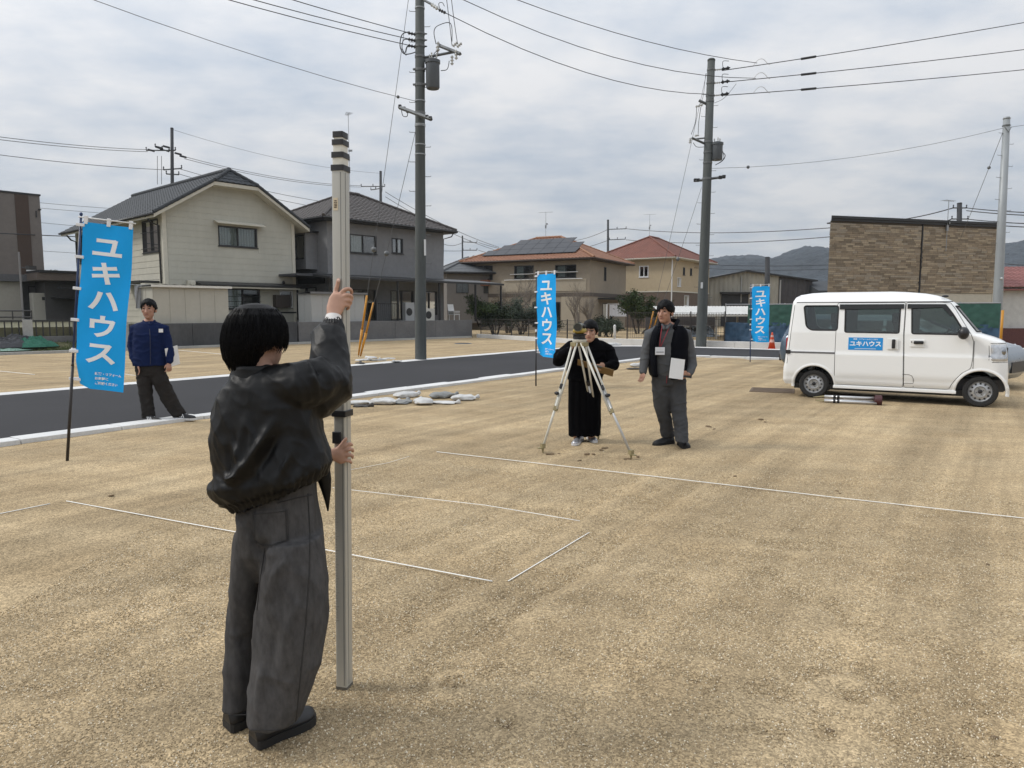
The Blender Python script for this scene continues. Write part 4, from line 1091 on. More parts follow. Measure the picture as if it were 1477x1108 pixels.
def ac_unit(label, loc, rz, w=.8, h=.62, mat=None):
    t = T('air_conditioner', label, 'air conditioner', loc, rz)
    m = MB(); m.b2(0, w, 0, .3, .05, h); m.build('case', mat or M_ACW, t, bevel=.02)
    m = MB(); m.lathe([(.22, 0), (.23, .01)], 20, (0, -1, 0), (w * .4, -.002, h * .52)); m.build('fan_grille', M_BLACKAL, t)
    for x in (.1, w - .18): m = MB(); m.b2(x, x + .08, .0, .3, 0, .049); m.build('foot', M_BLACKAL, t)
    return t
M_ACW = M('appliance white', (.55, .54, .5), .5, .05, 6)
p = on(612, 1.2); ac_unit('cream air conditioner unit under the dark canopy of the grey house', (p.x, p.y, .98), UA, .85, .8)
p = on(585, 1.5); ac_unit('grey white equipment box beside the tall pole under the dark canopy', (p.x, p.y, .98), UA, .7, 1.15, M('grey appliance', (.35, .36, .37), .5, .05))
t = T('water_heater', 'tall cream electric water heater standing by the brown apartment block', 'water heater', (-29.6, 44.4, .9), UA)
m = MB(); m.b2(0, .75, 0, .7, .08, 1.85); m.build('tank', M('heater cream', (.40, .385, .34), .5, .05), t, bevel=.03)
m = MB(); m.b2(.8, 1.5, .0, .5, .08, 1.75); m.build('side_unit', M_SHED, t, bevel=.03)
m = MB(); m.b2(.5, .65, -.02, -.002, 1.4, 1.6); m.build('panel', M_BLACKAL, t)
t = T('lamp_post', 'thin yard pole with a small dark lamp by the water heater', 'lamp post', tuple(on(33, 1.7)) , UA)
m = MB(); m.tube([(0, 0, .3), (0, 0, 3.9)], .035, 8); m.build('pole', M('grey steel pole', (.16, .16, .165), .5), t); m = MB(); m.box((.35, -.1, 3.3), (.3, .2, .16), .3); m.tube([(0, 0, 3.3), (.25, -.05, 3.3)], .02, 6); m.build('lamp', M_BLACKAL, t)
t = T('garden_chair', 'white plastic garden chairs stacked under the end of the dark canopy', 'chair', tuple(on(655, 1.1)), UA)
t.location.z = .98
m = MB()
for k in range(3):
    z = .42 + .1 * k; m.b2(0, .5, 0, .5, z, z + .03); m.add([(0, .5, z), (.5, .5, z), (.5, .6, z + .45), (0, .6, z + .45)], [(0, 1, 2, 3)])
m.build('seat', M_WHITEAL, t)
for x in (.03, .47):
    for y in (.03, .47): m = MB(); m.tube([(x, y, 0), (x, y, .43)], .02, 6); m.build('leg', M_WHITEAL, t)
p = on(563, .8); t = T('yard_railing', 'low black railing beneath the dark canopy beside the pole', 'railing', (p.x, p.y, .98), UA)
for i in range(11): m = MB(); m.tube([(i * .14 - .8, 0, 0), (i * .14 - .8, 0, 1.05)], .012, 5); m.build('bar', M_BLACKAL, t)
m = MB(); m.tube([(-.85, 0, 1.06), (.65, 0, 1.06)], .02, 6); m.build('top_rail', M_BLACKAL, t)
p = on(196, 1.9); t = T('laundry', 'grey white washing hanging behind the man in the blue jacket', 'laundry', (p.x, p.y, .98), UA)
for k in range(3):
    m = MB(); m.grid([[(k * .34 + .28 * i / 8, .05 * math.sin(i * 1.3 + k + z), 1.75 - z * (1.0 + .2 * k) / 6) for i in range(9)] for z in range(7)]); m.build('garment', M('washed cloth %d' % k, [(.33, .34, .36), (.12, .125, .14), (.45, .45, .45)][k], .9, .1, 8), t, smooth=True)
m = MB(); m.tube([(-.3, 0, 1.78), (1.4, 0, 1.78)], .015, 6); m.build('pole', M_ANT, t)
h3m = h3.matrix_basis
p = h3m @ Vector((W3 + 1.0, 2.0, 0)); t = T('laundry', 'white shirts hung on a rack beside the entrance of the solar roof house', 'laundry', (p.x, p.y, 0), -.3)
m = MB(); m.grid([[(1.5 * i / 14, .05 * math.sin(i * 1.9), 2.2 - z * 1.0 / 5) for i in range(15)] for z in range(6)]); m.build('garment', M('white cotton', (.62, .63, .66), .9, .05), t, smooth=True)
m = MB(); m.tube([(-.2, 0, 2.25), (1.7, 0, 2.25)], .02, 6); m.tube([(.75, 0, 2.25), (.75, 0, 2.6)], .015, 5); m.build('hanger', M_WHITEAL, t)

# ---- planting
def plant(name, label, cat, loc, branches, leafs, leafm, barkm, group=None, seed=1):
    """branches: dict for a recursive skeleton; leafs: (count, size)"""
    rng = random.Random(seed); t = T(name, label, cat, loc, rng.uniform(0, 6)); tr = MB(); tips = []
    def grow(p, d, L, r, lev):
        k = 4; pts = [p]; rr = [r]
        for i in range(k):
            d = (d + Vector((rng.gauss(0, .14), rng.gauss(0, .14), branches.get('up', .05)))).normalized()
            p = p + d * (L / k); pts.append(p); rr.append(max(.004, r * (1 - .45 * (i + 1) / k)))
        tr.tube(pts, rr, 6 if lev < 2 else 4, caps=False)
        if lev >= branches['levels']: tips.extend(pts[1:]); return
        if lev >= branches['levels'] - 1: tips.extend(pts[2:])
        for q in range(rng.randint(*branches['kids'])):
            i = rng.randint(2, k); a = rng.uniform(0, 6.28); sp_ = branches['spread'] * rng.uniform(.6, 1.2)
            e = d.orthogonal().normalized(); f = d.cross(e); nd = (d + (e * math.cos(a) + f * math.sin(a)) * sp_).normalized()
            grow(pts[i], nd, L * rng.uniform(.55, .8), rr[i] * .66, lev + 1)
    for q in range(branches['stems']):
        a = q * 2.4 + rng.random(); s_ = branches.get('fan', .25)
        grow(Vector((math.cos(a) * .08 * branches['stems'] ** .5, math.sin(a) * .08, 0)), Vector((math.cos(a) * s_, math.sin(a) * s_, 1)).normalized(), branches['len'] * rng.uniform(.8, 1.1), branches['r'], 0)
    tr.build('trunk', barkm, t, smooth=True)
    if leafs:
        m = MB(); n, sz = leafs
        for i in range(n):
            c = Vector(rng.choice(tips)) + Vector((rng.gauss(0, .13), rng.gauss(0, .13), rng.gauss(0, .11)))
            e1 = Vector((rng.gauss(0, 1), rng.gauss(0, 1), rng.gauss(0, .6))).normalized(); e2 = e1.orthogonal().normalized(); s_ = sz * rng.uniform(.6, 1.3)
            if c.z < .08: continue
            m.add([c - e1 * s_, c + e2 * s_ * .45, c + e1 * s_, c - e2 * s_ * .45], [(0, 1, 2, 3)])
        m.build('crown', leafm, t)
    return t
M_LEAFD = M('dark evergreen leaf', (.022, .036, .016), .6, .4, 4, spec=.4)
M_LEAFM = M('mid green leaf', (.048, .075, .022), .6, .4, 4, spec=.4)
M_LEAFB = M('rusty leaf', (.085, .06, .03), .7, .4, 4)
M_BARK = M('grey bark', (.12, .10, .085), .9, .2, 20)
M_BARKD = M('dark bark', (.05, .042, .035), .9, .2, 20)
g_sh = dict(levels=3, kids=(3, 4), spread=.8, stems=5, fan=.55, len=.95, r=.05, up=.06)
for i, (px, off, sc_, lab, nl) in enumerate([(714, 1.4, 1.0, 'dark evergreen shrub beside the end of the grey retaining wall', 5200), (752, 1.9, 1.15, 'broad dark evergreen shrub growing on two bent stems behind the middle banner', 6200),
                                     (694, 2.2, 1.1, 'olive green shrub behind the end of the grey retaining wall', 3800), (786, 2.4, .9, 'dark shrub right behind the middle banner pole', 4200)]):
    d = dict(g_sh); d['len'] *= sc_; p = on(px, off); plant('shrub', lab, 'shrub', (p.x, p.y, .0 if i != 2 else .6), d, (nl, .075), [M_LEAFD, M_LEAFD, M_LEAFM, M_LEAFD][i], M_BARKD, 'evergreen shrubs behind the far lot', 20 + i)
p = on(690, 5.0); plant('shrub', 'rust tinged shrub in front of the solar roof house', 'shrub', (p.x + 2.2, p.y + 2, .2), dict(g_sh, len=1.15), (3600, .08), M_LEAFB, M_BARKD, 'evergreen shrubs behind the far lot', 31)
br = dict(levels=4, kids=(3, 4), spread=.55, stems=2, fan=.15, len=2.1, r=.11, up=.10)
for i, (px, y_, lab) in enumerate([(733, 51, 'bare grey tree in front of the flower box balcony'), (757, 54, 'bare leafless tree left of the middle banner'), (832, 51, 'leafless tree with upright twigs against the porch wall'), (850, 53, 'bare tree beside the house entrance right of the middle banner')]):
    q = Y(px, 470, y_); plant('bare_tree', lab, 'tree', (q.x, q.y, .1), dict(br, len=[2.2, 1.9, 1.6, 1.5][i]), None, None, M('pale twig bark', (.17, .145, .12), .9, .2, 20), 'leafless garden trees', 40 + i)
q = Y(922, 470, 52); plant('leafy_tree', 'mid green leafy tree between the solar roof house and the carport', 'tree', (q.x, q.y, -.2), dict(levels=3, kids=(3, 5), spread=.7, stems=3, fan=.35, len=1.5, r=.08, up=.05), (7000, .10), M_LEAFM, M_BARKD, None, 50)
for i, (px, y_) in enumerate([(880, 45), (868, 46)]):
    q = Y(px, 480, y_); plant('shrub', ['small dark shrub below the white washing', 'low dark shrub behind the surveyor'][i], 'shrub', (q.x, q.y, -.1), dict(g_sh, len=.6, stems=4), (2600, .06), M_LEAFD, M_BARKD, 'evergreen shrubs behind the far lot', 60 + i)
for i, (px, y_) in enumerate([(70, 90), (84, 92)]):
    q = Y(px, 390, y_); plant('leafy_tree', ['distant treetop beyond the low annex roof', 'distant treetop next to the flag pole beyond the annex roof'][i], 'tree', (q.x, q.y, 2.2), dict(levels=3, kids=(3, 4), spread=.8, stems=3, fan=.5, len=2.2, r=.1), (2500, .16), M_LEAFD, M_BARKD, None, 66 + i)

# ---- mesh fence, tarpaulin screen, carport, cone along the outer kerb
def fence(name, label, a, b, z0, z1, sp=.11, mat=None):
    u = b - a; L = u.length; t = T(name, label, 'fence', (a.x, a.y, 0), math.atan2(u.y, u.x)); mat = mat or M('brown black steel', (.035, .03, .027), .6, .1)
    n = max(1, int(round(L / 1.8)))
    for i in range(n + 1): m = MB(); m.tube([(i * L / n, 0, z0), (i * L / n, 0, z1 + .05)], .03, 6); m.build('post', mat, t)
    for i in range(n):
        m = MB(); k = int(L / n / sp)
        for j in range(k): x = i * L / n + (j + .5) * L / n / k; m.tube([(x, 0, z0 + .05), (x, 0, z1)], .007, 4, caps=False)
        for z in [z0 + .08 + (z1 - z0 - .1) * q / 4 for q in range(5)]: m.tube([(i * L / n + .03, 0, z), ((i + 1) * L / n - .03, 0, z)], .010, 4, caps=False)
        m.build('mesh_panel', mat, t, kind='stuff')
    return t
FA = OUC + D * .95
def onf(px, off=0.0):
    d = _ray(px, 450); return isect(Vector((0, 0, 0)), Vector((d[0], d[1], 0)), FA + D * off, EE)
fence('mesh_fence', 'dark brown mesh fence standing on the pale footing behind the vest wearing man', onf(905, .1), onf(1046, .1), .30, 1.55)
e0 = BK1 + Vector((.2, -.05, 0)); fence('mesh_fence', 'dark mesh fence behind the shrubs at the end of the far lot', e0 + D * .3, OUC + NN * 1.3 + D * 1.1, .2, 1.15)
M_BLUE = M('blue tarpaulin', (.026, .065, .115), .6, .25, 4, .3, 20, var2=.15)
M_GNET = M('green debris netting', (.026, .08, .06), .8, .15, 6, .3, 60, var2=.1)
a, b = onf(1046, .25), onf(1443, .25); u = b - a; L = u.length
tf = T('site_screen', 'site screen of blue tarpaulin below green netting on steel posts, behind the van', 'screen', (a.x, a.y, 0), math.atan2(u.y, u.x))
for i in range(9): m = MB(); m.tube([(i * L / 8, .06, -.3), (i * L / 8, .06, 1.95)], .025, 6); m.build('post', M_ANT, tf)
def sheet(z0, z1, mat, nm, amp, ph, x0_=0):
    n = 160; m = MB(); m.grid([[(x0_ + (L - x0_) * i / n, -.04 - amp * mnoise.noise((i * .22 + ph, z * 1.5, ph)) - amp * .6 * mnoise.noise((i * .7, z * 4, ph)), z0 + (z1 - z0) * z / 10 + .03 * mnoise.noise((i * .1, z, 3))) for i in range(n + 1)] for z in range(11)]); m.build(nm, mat, tf, smooth=True)
sheet(1.0, 1.88, M_GNET, 'netting', .04, 1, 1.0); sheet(.1, 1.12, M_BLUE, 'tarpaulin', .09, 7)
m = MB(); m.tube([(0, 0, 1.9), (L, 0, 1.9)], .022, 6); m.build('top_rail', M_ANT, tf)

cp = T('carport', 'low carport with a pale corrugated roof in front of the warehouse', 'carport', (9.3, 44.5, -.8), R(-4))
m = MB(); rows = []
for y, z in ((0, 2.22), (4.5, 2.75)): rows.append([(x * .1, y, z + (.03 if x % 2 else 0)) for x in range(80)])
m.grid(rows); m.b2(0, 7.9, .02, .06, 2.10, 2.2); m.build('roof', M('pale roof sheet', (.50, .50, .48), .5, .1, 2, stretch=(4, .3, 1)), cp)
for x in (.9, 3.4, 5.6, 7.6):
    for y in (.3, 4.2): m = MB(); m.box((x, y, 1.1 + y * .05), (.12, .12, 2.2 + y * .1)); m.build('post', M('carport post', (.30, .29, .27), .6, .05), cp)
m = MB(); m.b2(-.3, 4.5, 6, 6.1, 0, 2.0); m.build('back_panel', M_SHEETD, cp)

def cone(label, loc):
    t = T('traffic_cone', label, 'traffic cone', loc)
    m = MB(); m.lathe([(.15, .03), (.03, .70), (.02, .72)], 20); m.build('body', M('cone orange', (.62, .07, .02), .5, .1), t, smooth=True)
    m = MB(); m.b2(-.19, .19, -.19, .19, 0, .035); m.build('base', _MC['cone orange'], t, bevel=.01)
    for z0, z1 in ((.30, .42), (.52, .60)):
        r = lambda z: .15 - (z - .03) * .12 / .67 + .003
        m = MB(); m.lathe([(r(z0), z0), (r(z1), z1)], 20, caps=False); m.build('band', M('cone band', (.60, .35, .30), .4), t, smooth=True)
q = G(1113, 505); cone('orange traffic cone standing in front of the blue tarpaulin', (q.x, q.y, .02))
q = onf(893, 0); t = T('marker_post', 'short white marker post on the footing behind the surveyor', 'post', (q.x - .2, q.y, .28))
m = MB(); m.lathe([(.06, 0), (.06, .62), (.04, .68), (0, .70)], 12); m.build('post', M_WHITEAL, t, smooth=True); m = MB(); m.lathe([(.07, .60), (.07, .64)], 12); m.build('collar', M_WHITEAL, t)
# ------------------------------------------------------------------ utility poles and cables
M_POLE = M('grey green concrete pole', (.075, .083, .081), .85, .12, 5, .3, 60, var2=.14, scale2=.7, stretch=(1, 1, .3))
M_POLEB = M('galvanised steel pole', (.30, .32, .33), .5, .08, 4, metal=.25, var2=.1, scale2=.6, stretch=(1, 1, .3))
M_STEEL = M('galvanised fittings', (.13, .137, .14), .5, .12, 20, metal=.3)
M_TRAFO = M('transformer grey', (.075, .085, .095), .5, .08, 8)
M_PORC = M('porcelain', (.50, .51, .50), .3, .05, 20)
M_CABLE = M('black cable', (.022, .023, .026), .6, 0)
M_WIREG = M('grey wire', (.10, .105, .11), .5, 0)
M_YEL = M('yellow guy guard', (.55, .25, .02), .5, .12, 8)
def pole(name, label, base, top, r0, r1, mat, steps=(1.8, 0), n=16):
    base, top = Vector(base), Vector(top); t = T(name, label, 'utility pole', base)
    ax = (top - base); m = MB(); m.tube([Vector((0, 0, -.3)), Vector((0, 0, 0)), ax * .5, ax], [r0, r0, (r0 + r1) / 2, r1], n); m.build('shaft', mat, t, smooth=True)
    m = MB(); m.lathe([(r1 * 1.06, 0), (r1 * 1.06, .05), (r1 * .8, .09)], n, ax.normalized(), ax); m.build('cap', mat, t, smooth=True)
    if steps[1]:
        z = steps[0]; s_ = 1
        while z < steps[1]:
            p = ax * (z / ax.z); r = r0 + (r1 - r0) * z / ax.z
            m = MB(); m.tube([p + Vector((s_ * (r - .01), -.02, 0)), p + Vector((s_ * (r + .17), -.03, .0)), p + Vector((s_ * (r + .18), -.03, .03))], .009, 5); m.build('step_bolt', M_STEEL, t)
            z += .45; s_ = -s_
    return t, ax
def band(t, p, r, h=.07, mat=None):
    m = MB(); m.lathe([(r + .006, -h / 2), (r + .014, -h / 2), (r + .014, h / 2), (r + .006, h / 2)], 16, o=p); return m.build('band', mat or M_STEEL, t)
def insul(t, a, b, r=.055, mat=None, n=3):
    a, b = Vector(a), Vector(b); d = (b - a).normalized(); L = (b - a).length; prof = [(.02, 0)]
    for i in range(n): s0 = L * (i + .2) / n; prof += [(r * .5, s0), (r, s0 + L * .25 / n), (r * .45, s0 + L * .55 / n)]
    prof.append((.02, L)); m = MB(); m.lathe(prof, 10, d, a); return m.build('insulator', mat or M_PORC, t, smooth=True)
def trafo(t, p, r, h):
    m = MB(); m.lathe([(r * .9, 0), (r, .04), (r, h - .1), (r * 1.12, h - .09), (r * 1.12, h), (r * .6, h + .05), (0, h + .06)], 20, o=p); o = m.build('transformer', M_TRAFO, t, auto=40)
    for q in range(3): a = q * 2.1 + .4; insul(o, Vector(p) + Vector((math.cos(a) * r * .55, math.sin(a) * r * .55, h + .03)), Vector(p) + Vector((math.cos(a) * r * .6, math.sin(a) * r * .6, h + .2)), .035)
    return o
def arm(t, a, b, w=.07, mat=None, nm='crossarm'):
    m = MB(); a, b = Vector(a), Vector(b); m.tube([a, b], w * .6, 4, up=(0, 0, 1)); return m.build(nm, mat or M_STEEL, t)
def jumper(t, pts, r=.012, mat=None):
    m = MB(); m.tube(catmull(pts, 5), r, 6); return m.build('jumper', mat or M_CABLE, t, smooth=True)

# the tall pole in the middle of the far verge
PB1 = Vector((-2.94, 22.97, 0)); dir1 = (Y(605.5, 0, 22.97) - PB1); PT1 = PB1 + dir1 * (14.3 / dir1.z)
p1, ax = pole('utility_pole', 'tall grey concrete utility pole with a dark transformer beside the far kerb', PB1, PT1, .185, .125, M_POLE, (2.2, 13.5))
def L1(px, py, dy=0.0): return Y(px, py, 22.97 + dy) - PB1
def P1z(z): return ax * (z / ax.z)
def r1z(z): return .185 - .06 * z / 14.3
zt1 = L1(625, 130).z; trafo(p1, Vector((L1(625, 130).x, -.12, zt1)), .21, .84)
for py in (101, 123):
    z = L1(606, py).z; band(p1, P1z(z), r1z(z), .08); m = MB(); m.tube([P1z(z) + Vector((-r1z(z) - .06, -.06, 0)), P1z(z) + Vector((.36, -.12, 0))], .035, 6); m.build('bracket', M_STEEL, p1)
z = L1(606, 82).z; band(p1, P1z(z), r1z(z)); e1 = L1(663, 76, -.5); arm(p1, P1z(z - .05), L1(655, 75)); arm(p1, L1(634, 66, .55), L1(664, 78, -.55), .09); arm(p1, P1z(L1(606, 96).z), L1(616, 84), .05, nm='brace')
for px, py, dy in ((632, 64, .5), (658, 76, -.4), (652, 84, -.2), (631, 70, .55)): insul(p1, L1(px, py + 10, dy), L1(px, py - 4, dy), .06)
for px, py, dy in ((656, 63, -.3), (662, 64, -.45)): insul(p1, L1(px - 3, py + 4, dy), L1(px + 4, py - 2, dy), .06)
jumper(p1, [L1(629, 64, .5), L1(626, 46, .4), L1(632, 37, .2), L1(650, 34), L1(652, 60)])
jumper(p1, [L1(636, 102, -.1), L1(645, 100, -.2), L1(648, 88, -.2)]); jumper(p1, [L1(625, 88, -.1), L1(626, 78, .2), L1(630, 74, .5)])
jumper(p1, [L1(652, 66, -.2), L1(648, 30, -.2), L1(643, -10, -.2)], .01); jumper(p1, [L1(660, 64, -.4), L1(655, 30, -.3), L1(650, -10, -.3)], .01)
for i, py in enumerate((48, 57, 66)):
    z = L1(606, py + 1).z; band(p1, P1z(z), r1z(z), .06); insul(p1, L1(600, py + 2), L1(588, py - .5), .06, M_CABLE); insul(p1, L1(616, py + 1), L1(612, py + 1), .03, M_CABLE, 1)
jumper(p1, [L1(590, 46), L1(580, 50), L1(577, 66), L1(582, 77), L1(590, 78), L1(600, 75)], .016); jumper(p1, [L1(590, 57), L1(582, 58), L1(580, 70), L1(586, 80)], .014); jumper(p1, [L1(592, 66), L1(587, 68), L1(585, 76)], .02)
z = L1(606, 164).z; band(p1, P1z(z), r1z(z), .1); arm(p1, L1(576, 155, .7), L1(622, 172, -.7), .10)
for px, py, dy in ((577, 154, .7), (583, 157, .6), (588, 160, .45), (616, 169, -.5), (621, 171, -.65)): m = MB(); m.box(L1(px, py, dy), (.10, .12, .12)); m.build('cable_clamp', M_CABLE, p1, bevel=.02)
jumper(p1, [L1(579, 158, .7), L1(581, 167, .7), L1(587, 168, .5), L1(588, 162, .5)], .012)
for py in (12, 146, 180, 182, 209, 223): z = L1(606, py).z; band(p1, P1z(z), r1z(z), .035, M_POLEB)
m = MB(); m.tube([P1z(3.6) + Vector((.16, -.14, -.25)), P1z(3.6) + Vector((.16, -.14, .25))], .035, 6); m.build('number_plate', M_WHITEAL, p1)
m = MB(); zz_ = L1(606, -60).z; arm(p1, P1z(L1(606, -3).z), L1(622, 6, -.6), .06); insul(p1, L1(622, 6, -.6), L1(632, 13, -.8), .06); insul(p1, L1(633, 14, -.8), L1(643, 19, -.95), .05, M_CABLE)
jumper(p1, [L1(634, 12, -.8), L1(633, 5, -.8), L1(638, 4, -.8), L1(641, 9, -.9)], .01)

# the pole at the bend of the road
PB2 = Vector((8.31, 31.41, 0)); PT2 = Y(1026, 88, 31.41)
p2, ax2 = pole('utility_pole', 'leaning grey utility pole at the road bend behind the vest wearing man', PB2, PT2, .235, .155, M_POLE, (2.2, 11.0))
def L2(px, py, dy=0.0): return Y(px, py, 31.41 + dy) - PB2
def P2z(z): return ax2 * (z / ax2.z)
def r2z(z): return .235 - .08 * z / ax2.z
pb = L2(1033, 232); trafo(p2, Vector((pb.x, -.1, pb.z)), .23, .72)
for py in (101, 120, 138, 146, 205, 220, 235): z = L2(1020, py).z; band(p2, P2z(z), r2z(z), .07)
for i, py in enumerate((101, 120, 138)): z = L2(1020, py).z; insul(p2, P2z(z) + Vector((.16, 0, 0)), P2z(z) + Vector((.42, -.02, .02)), .05); insul(p2, P2z(z) + Vector((.43, -.02, .02)), P2z(z) + Vector((.8, -.04, .08)), .085, M_CABLE, 2); jumper(p2, [P2z(z) + Vector((.5, 0, .1)), P2z(z) + Vector((.5, 0, .35)), P2z(z) + Vector((.75, 0, .36))], .012)
arm(p2, L2(1021, 151), L2(1008, 145), .10, nm='bracket'); insul(p2, L2(1003, 154), L2(1014, 151), .07); insul(p2, L2(1002, 196), L2(1008, 195), .06)
arm(p2, L2(1018, 208), L2(998, 199, -.3), .09); arm(p2, L2(1018, 199), L2(999, 201, .3), .06, nm='brace')
insul(p2, L2(995, 207), L2(996, 199), .07); insul(p2, L2(1020, 204), L2(1021, 194), .06)
jumper(p2, [L2(1005, 154), L2(1003, 176), L2(997, 194)]); jumper(p2, [L2(1011, 154), L2(1008, 175), L2(1007, 194)]); jumper(p2, [L2(1000, 206), L2(1005, 212), L2(1016, 212)]); jumper(p2, [L2(1040, 218), L2(1046, 224), L2(1042, 232), L2(1032, 238)], .016); jumper(p2, [L2(1041, 214), L2(1044, 228), L2(1036, 236)], .012)
jumper(p2, [L2(1026, 150), L2(1044, 142), L2(1062, 121)], .008); jumper(p2, [L2(1018, 106), L2(1014, 140), L2(1007, 155)], .008)
arm(p2, L2(1002, 261, .4), L2(1046, 255, -.4), .09); z = L2(1018, 258).z; band(p2, P2z(z), r2z(z), .1)
for px, py, dy in ((1003, 260, .4), (1007, 260, .3), (1039, 256, -.3), (1044, 255, -.4)): m = MB(); m.box(L2(px, py, dy), (.14, .12, .14)); m.build('cable_clamp', M_CABLE, p2, bevel=.02)
m = MB(); q = L2(1011, 412); m.box(q + Vector((-.02, -.22, 0)), (.09, .012, .26)); m.build('number_plate', M_WHITEAL, p2)

# bare steel pole on the right
y3 = 30.5; a3, b3 = Y(1452, 172, y3), Y(1437, 478, y3); d3_ = a3 - b3; PB3 = b3 - d3_ * (b3.z / d3_.z)
p3, ax3 = pole('utility_pole', 'bare pale steel pole without crossarms between the tiled building and the white house', PB3, a3, .20, .13, M_POLEB, (4.0, 9.2))
m = MB(); m.lathe([(.15, 0), (.15, .05)], 14, o=ax3 * .97); m.build('band', M_STEEL, p3); m = MB(); m.tube([ax3 * .965 + Vector((-.14, -.1, 0)), ax3 * .94 + Vector((0, -.17, 0)), ax3 * .965 + Vector((.14, -.1, 0))], .015, 5); m.build('sling', M_STEEL, p3)
m = MB(); q = Y(1440, 402, y3) - PB3; m.ell(q + Vector((0, -.2, 0)), (.05, .05, .05)); m.build('small_lamp', M_PORC, p3)
q = Y(1444, 478, 29.9); t = T('guy_guard', 'yellow guard tube standing at the foot of the bare steel pole', 'guy guard', (q.x, q.y, 0)); m = MB(); m.tube([(0, 0, 0), (.0, 0, 1.65)], .06, 8); m.build('tube', M_YEL, t, smooth=True); m = MB(); m.lathe([(.07, 0), (.07, .06)], 8); m.build('collar', M_YEL, t)

# distant poles
def far_pole(label, px, pytop, y, arms, r=.15, px0=None, mat=None):
    tp = Y(px, pytop, y); b = Vector((Y(px0 or px, 440, y).x, y, 0)); t, a_ = pole('utility_pole', label, b, tp, r * 1.2, r * .8, mat or M_CABLE, (0, 0), 8)
    for (x0_, y0_, x1_, y1_) in arms:
        A, B = Y(x0_, y0_, y) - b, Y(x1_, y1_, y) - b; arm(t, A, B, .09)
        for k in range(3): q = A.lerp(B, k / 2); insul(t, q, q + Vector((0, 0, .28)), .07, M_CABLE, 2)
    return t
M_FARP = M('dark distant pole', (.04, .042, .046), .8, .1)
fp = far_pole('distant dark pole with a crossarm reaching to one side above the cream house roof', 248, 186, 60, [(211, 217, 253, 217), (224, 212, 244, 219), (236, 245, 262, 243), (240, 251, 258, 252)], .16, mat=M_FARP)
bq = fp.location; 
for a_, b_ in (((227, 225), (227, 266)), ((233, 225), (233, 266))): m = MB(); m.tube([Y(*a_, 60) - bq, Y(*b_, 60) - bq], .02, 5); m.build('drop_wire', M_CABLE, fp)
for px, py in ((264, 226), (257, 222), (240, 212), (230, 213), (218, 217)): m = MB(); m.box(Y(px, py, 59.8) - bq, (.5, .2, .14), 0, 0, .25); m.build('cable_clamp', M_CABLE, fp)
far_pole('distant dark pole above the brown roof of the grey house', 549, 248, 80, [(521, 269, 555, 269), (535, 274, 549, 272)], .17, mat=M_FARP)
far_pole('distant lattice-armed pole over the gap right of the grey house', 667, 341, 95, [(668, 349, 688, 350), (668, 361, 688, 361)], .12, mat=M_FARP)
far_pole('distant dark pole rising between the solar roof house and the red roof house', 877, 318, 92, [(877, 331, 903, 330), (879, 346, 902, 345)], .16, mat=M_FARP)
far_pole('distant pole with two crossarms just above the tiled building roof', 1384, 294, 62, [(1375, 300, 1394, 300), (1373, 316, 1396, 316)], .24, mat=M_FARP)
far_pole('plain dark pole without crossarms in front of the warehouse', 1107, 372, 70, [], .28, mat=M_FARP)

# cables: every span is a thing
def span(label, a, b, sag, r=.013, mat=None, cat='cable', name='overhead_cable', group=None, extra=None):
    a, b = Vector(a), Vector(b); t = T(name, label, cat, a); d = b - a; pts = []
    n = max(8, int(d.length / 1.5))
    for i in range(n + 1): q = i / n; pts.append(d * q - Vector((0, 0, 4 * sag * q * (1 - q))))
    m = MB(); m.tube(pts, r, 6); o = m.build('strand', mat or M_CABLE, t, smooth=True)
    for kind, q, s_ in (extra or []):
        p = d * q - Vector((0, 0, 4 * sag * q * (1 - q)))
        if kind == 'ball': m = MB(); m.ell(p, (s_, s_, s_), None, 10, 6); m.build('ball', M_STEEL, t, smooth=True)
        if kind == 'sleeve': m = MB(); m.tube([p - d.normalized() * s_, p + d.normalized() * s_], r * 3, 6); m.build('sleeve', M_CABLE, t, smooth=True)
        if kind == 'loop': m = MB(); e = d.normalized(); m.tube(catmull([p - e * s_, p - e * s_ * .4 + Vector((0, 0, s_ * .6)), p + e * s_ * .3 + Vector((0, 0, s_ * .65)), p + e * s_, p + e * s_ * 1.3 - Vector((0, 0, .05))], 4), .012, 5); m.build('jumper_loop', M_PORC, t, smooth=True)
    return t
GC = 'cables between the utility poles'
span('uppermost cable from the tall pole to the road bend pole', Y(604, -58, 22.9), Y(1092, 91, 31.2), .45, group=GC)
span('middle cable from the tall pole to the road bend pole', Y(600, -34, 22.9), Y(1090, 113, 31.2), .75, group=GC)
span('lowest of the cables strung from the tall pole to the road bend pole', Y(643, 19, 22.1), Y(1022, 136, 31.3), .55, group=GC)
for i, (a, b, lab) in enumerate([((1041, 102), (1477, 29), 'uppermost'), ((1041, 119), (1477, 68), 'middle'), ((1041, 138), (1477, 97), 'lowest')]):
    A, B = Y(*a, 31.3), Y(*b, 34); span(lab + ' cable leaving the road bend pole past the tiled building', A, A + (B - A) * 1.6, .12, .017, extra=[('sleeve', .17, .35), ('loop', .075, .35)])
for i, (a, b, lab) in enumerate([((588, 47), (432, 0), 'uppermost'), ((588, 56), (383, 0), 'middle'), ((588, 65), (353, 0), 'lowest')]):
    A, B = Y(*a, 22.9), Y(*b, 19.5); span(lab + ' of the three cables leaving the tall pole over the cream house', A, A + (B - A) * 1.9, .05 + .03 * i, .012)
A, B = Y(603, 147, 22.9), Y(175, 0, 17); span('single cable with a small joint leaving the tall pole below its transformer', A, A + (B - A) * 1.5, .25, .008, M_WIREG, extra=[('ball', .06, .05)])
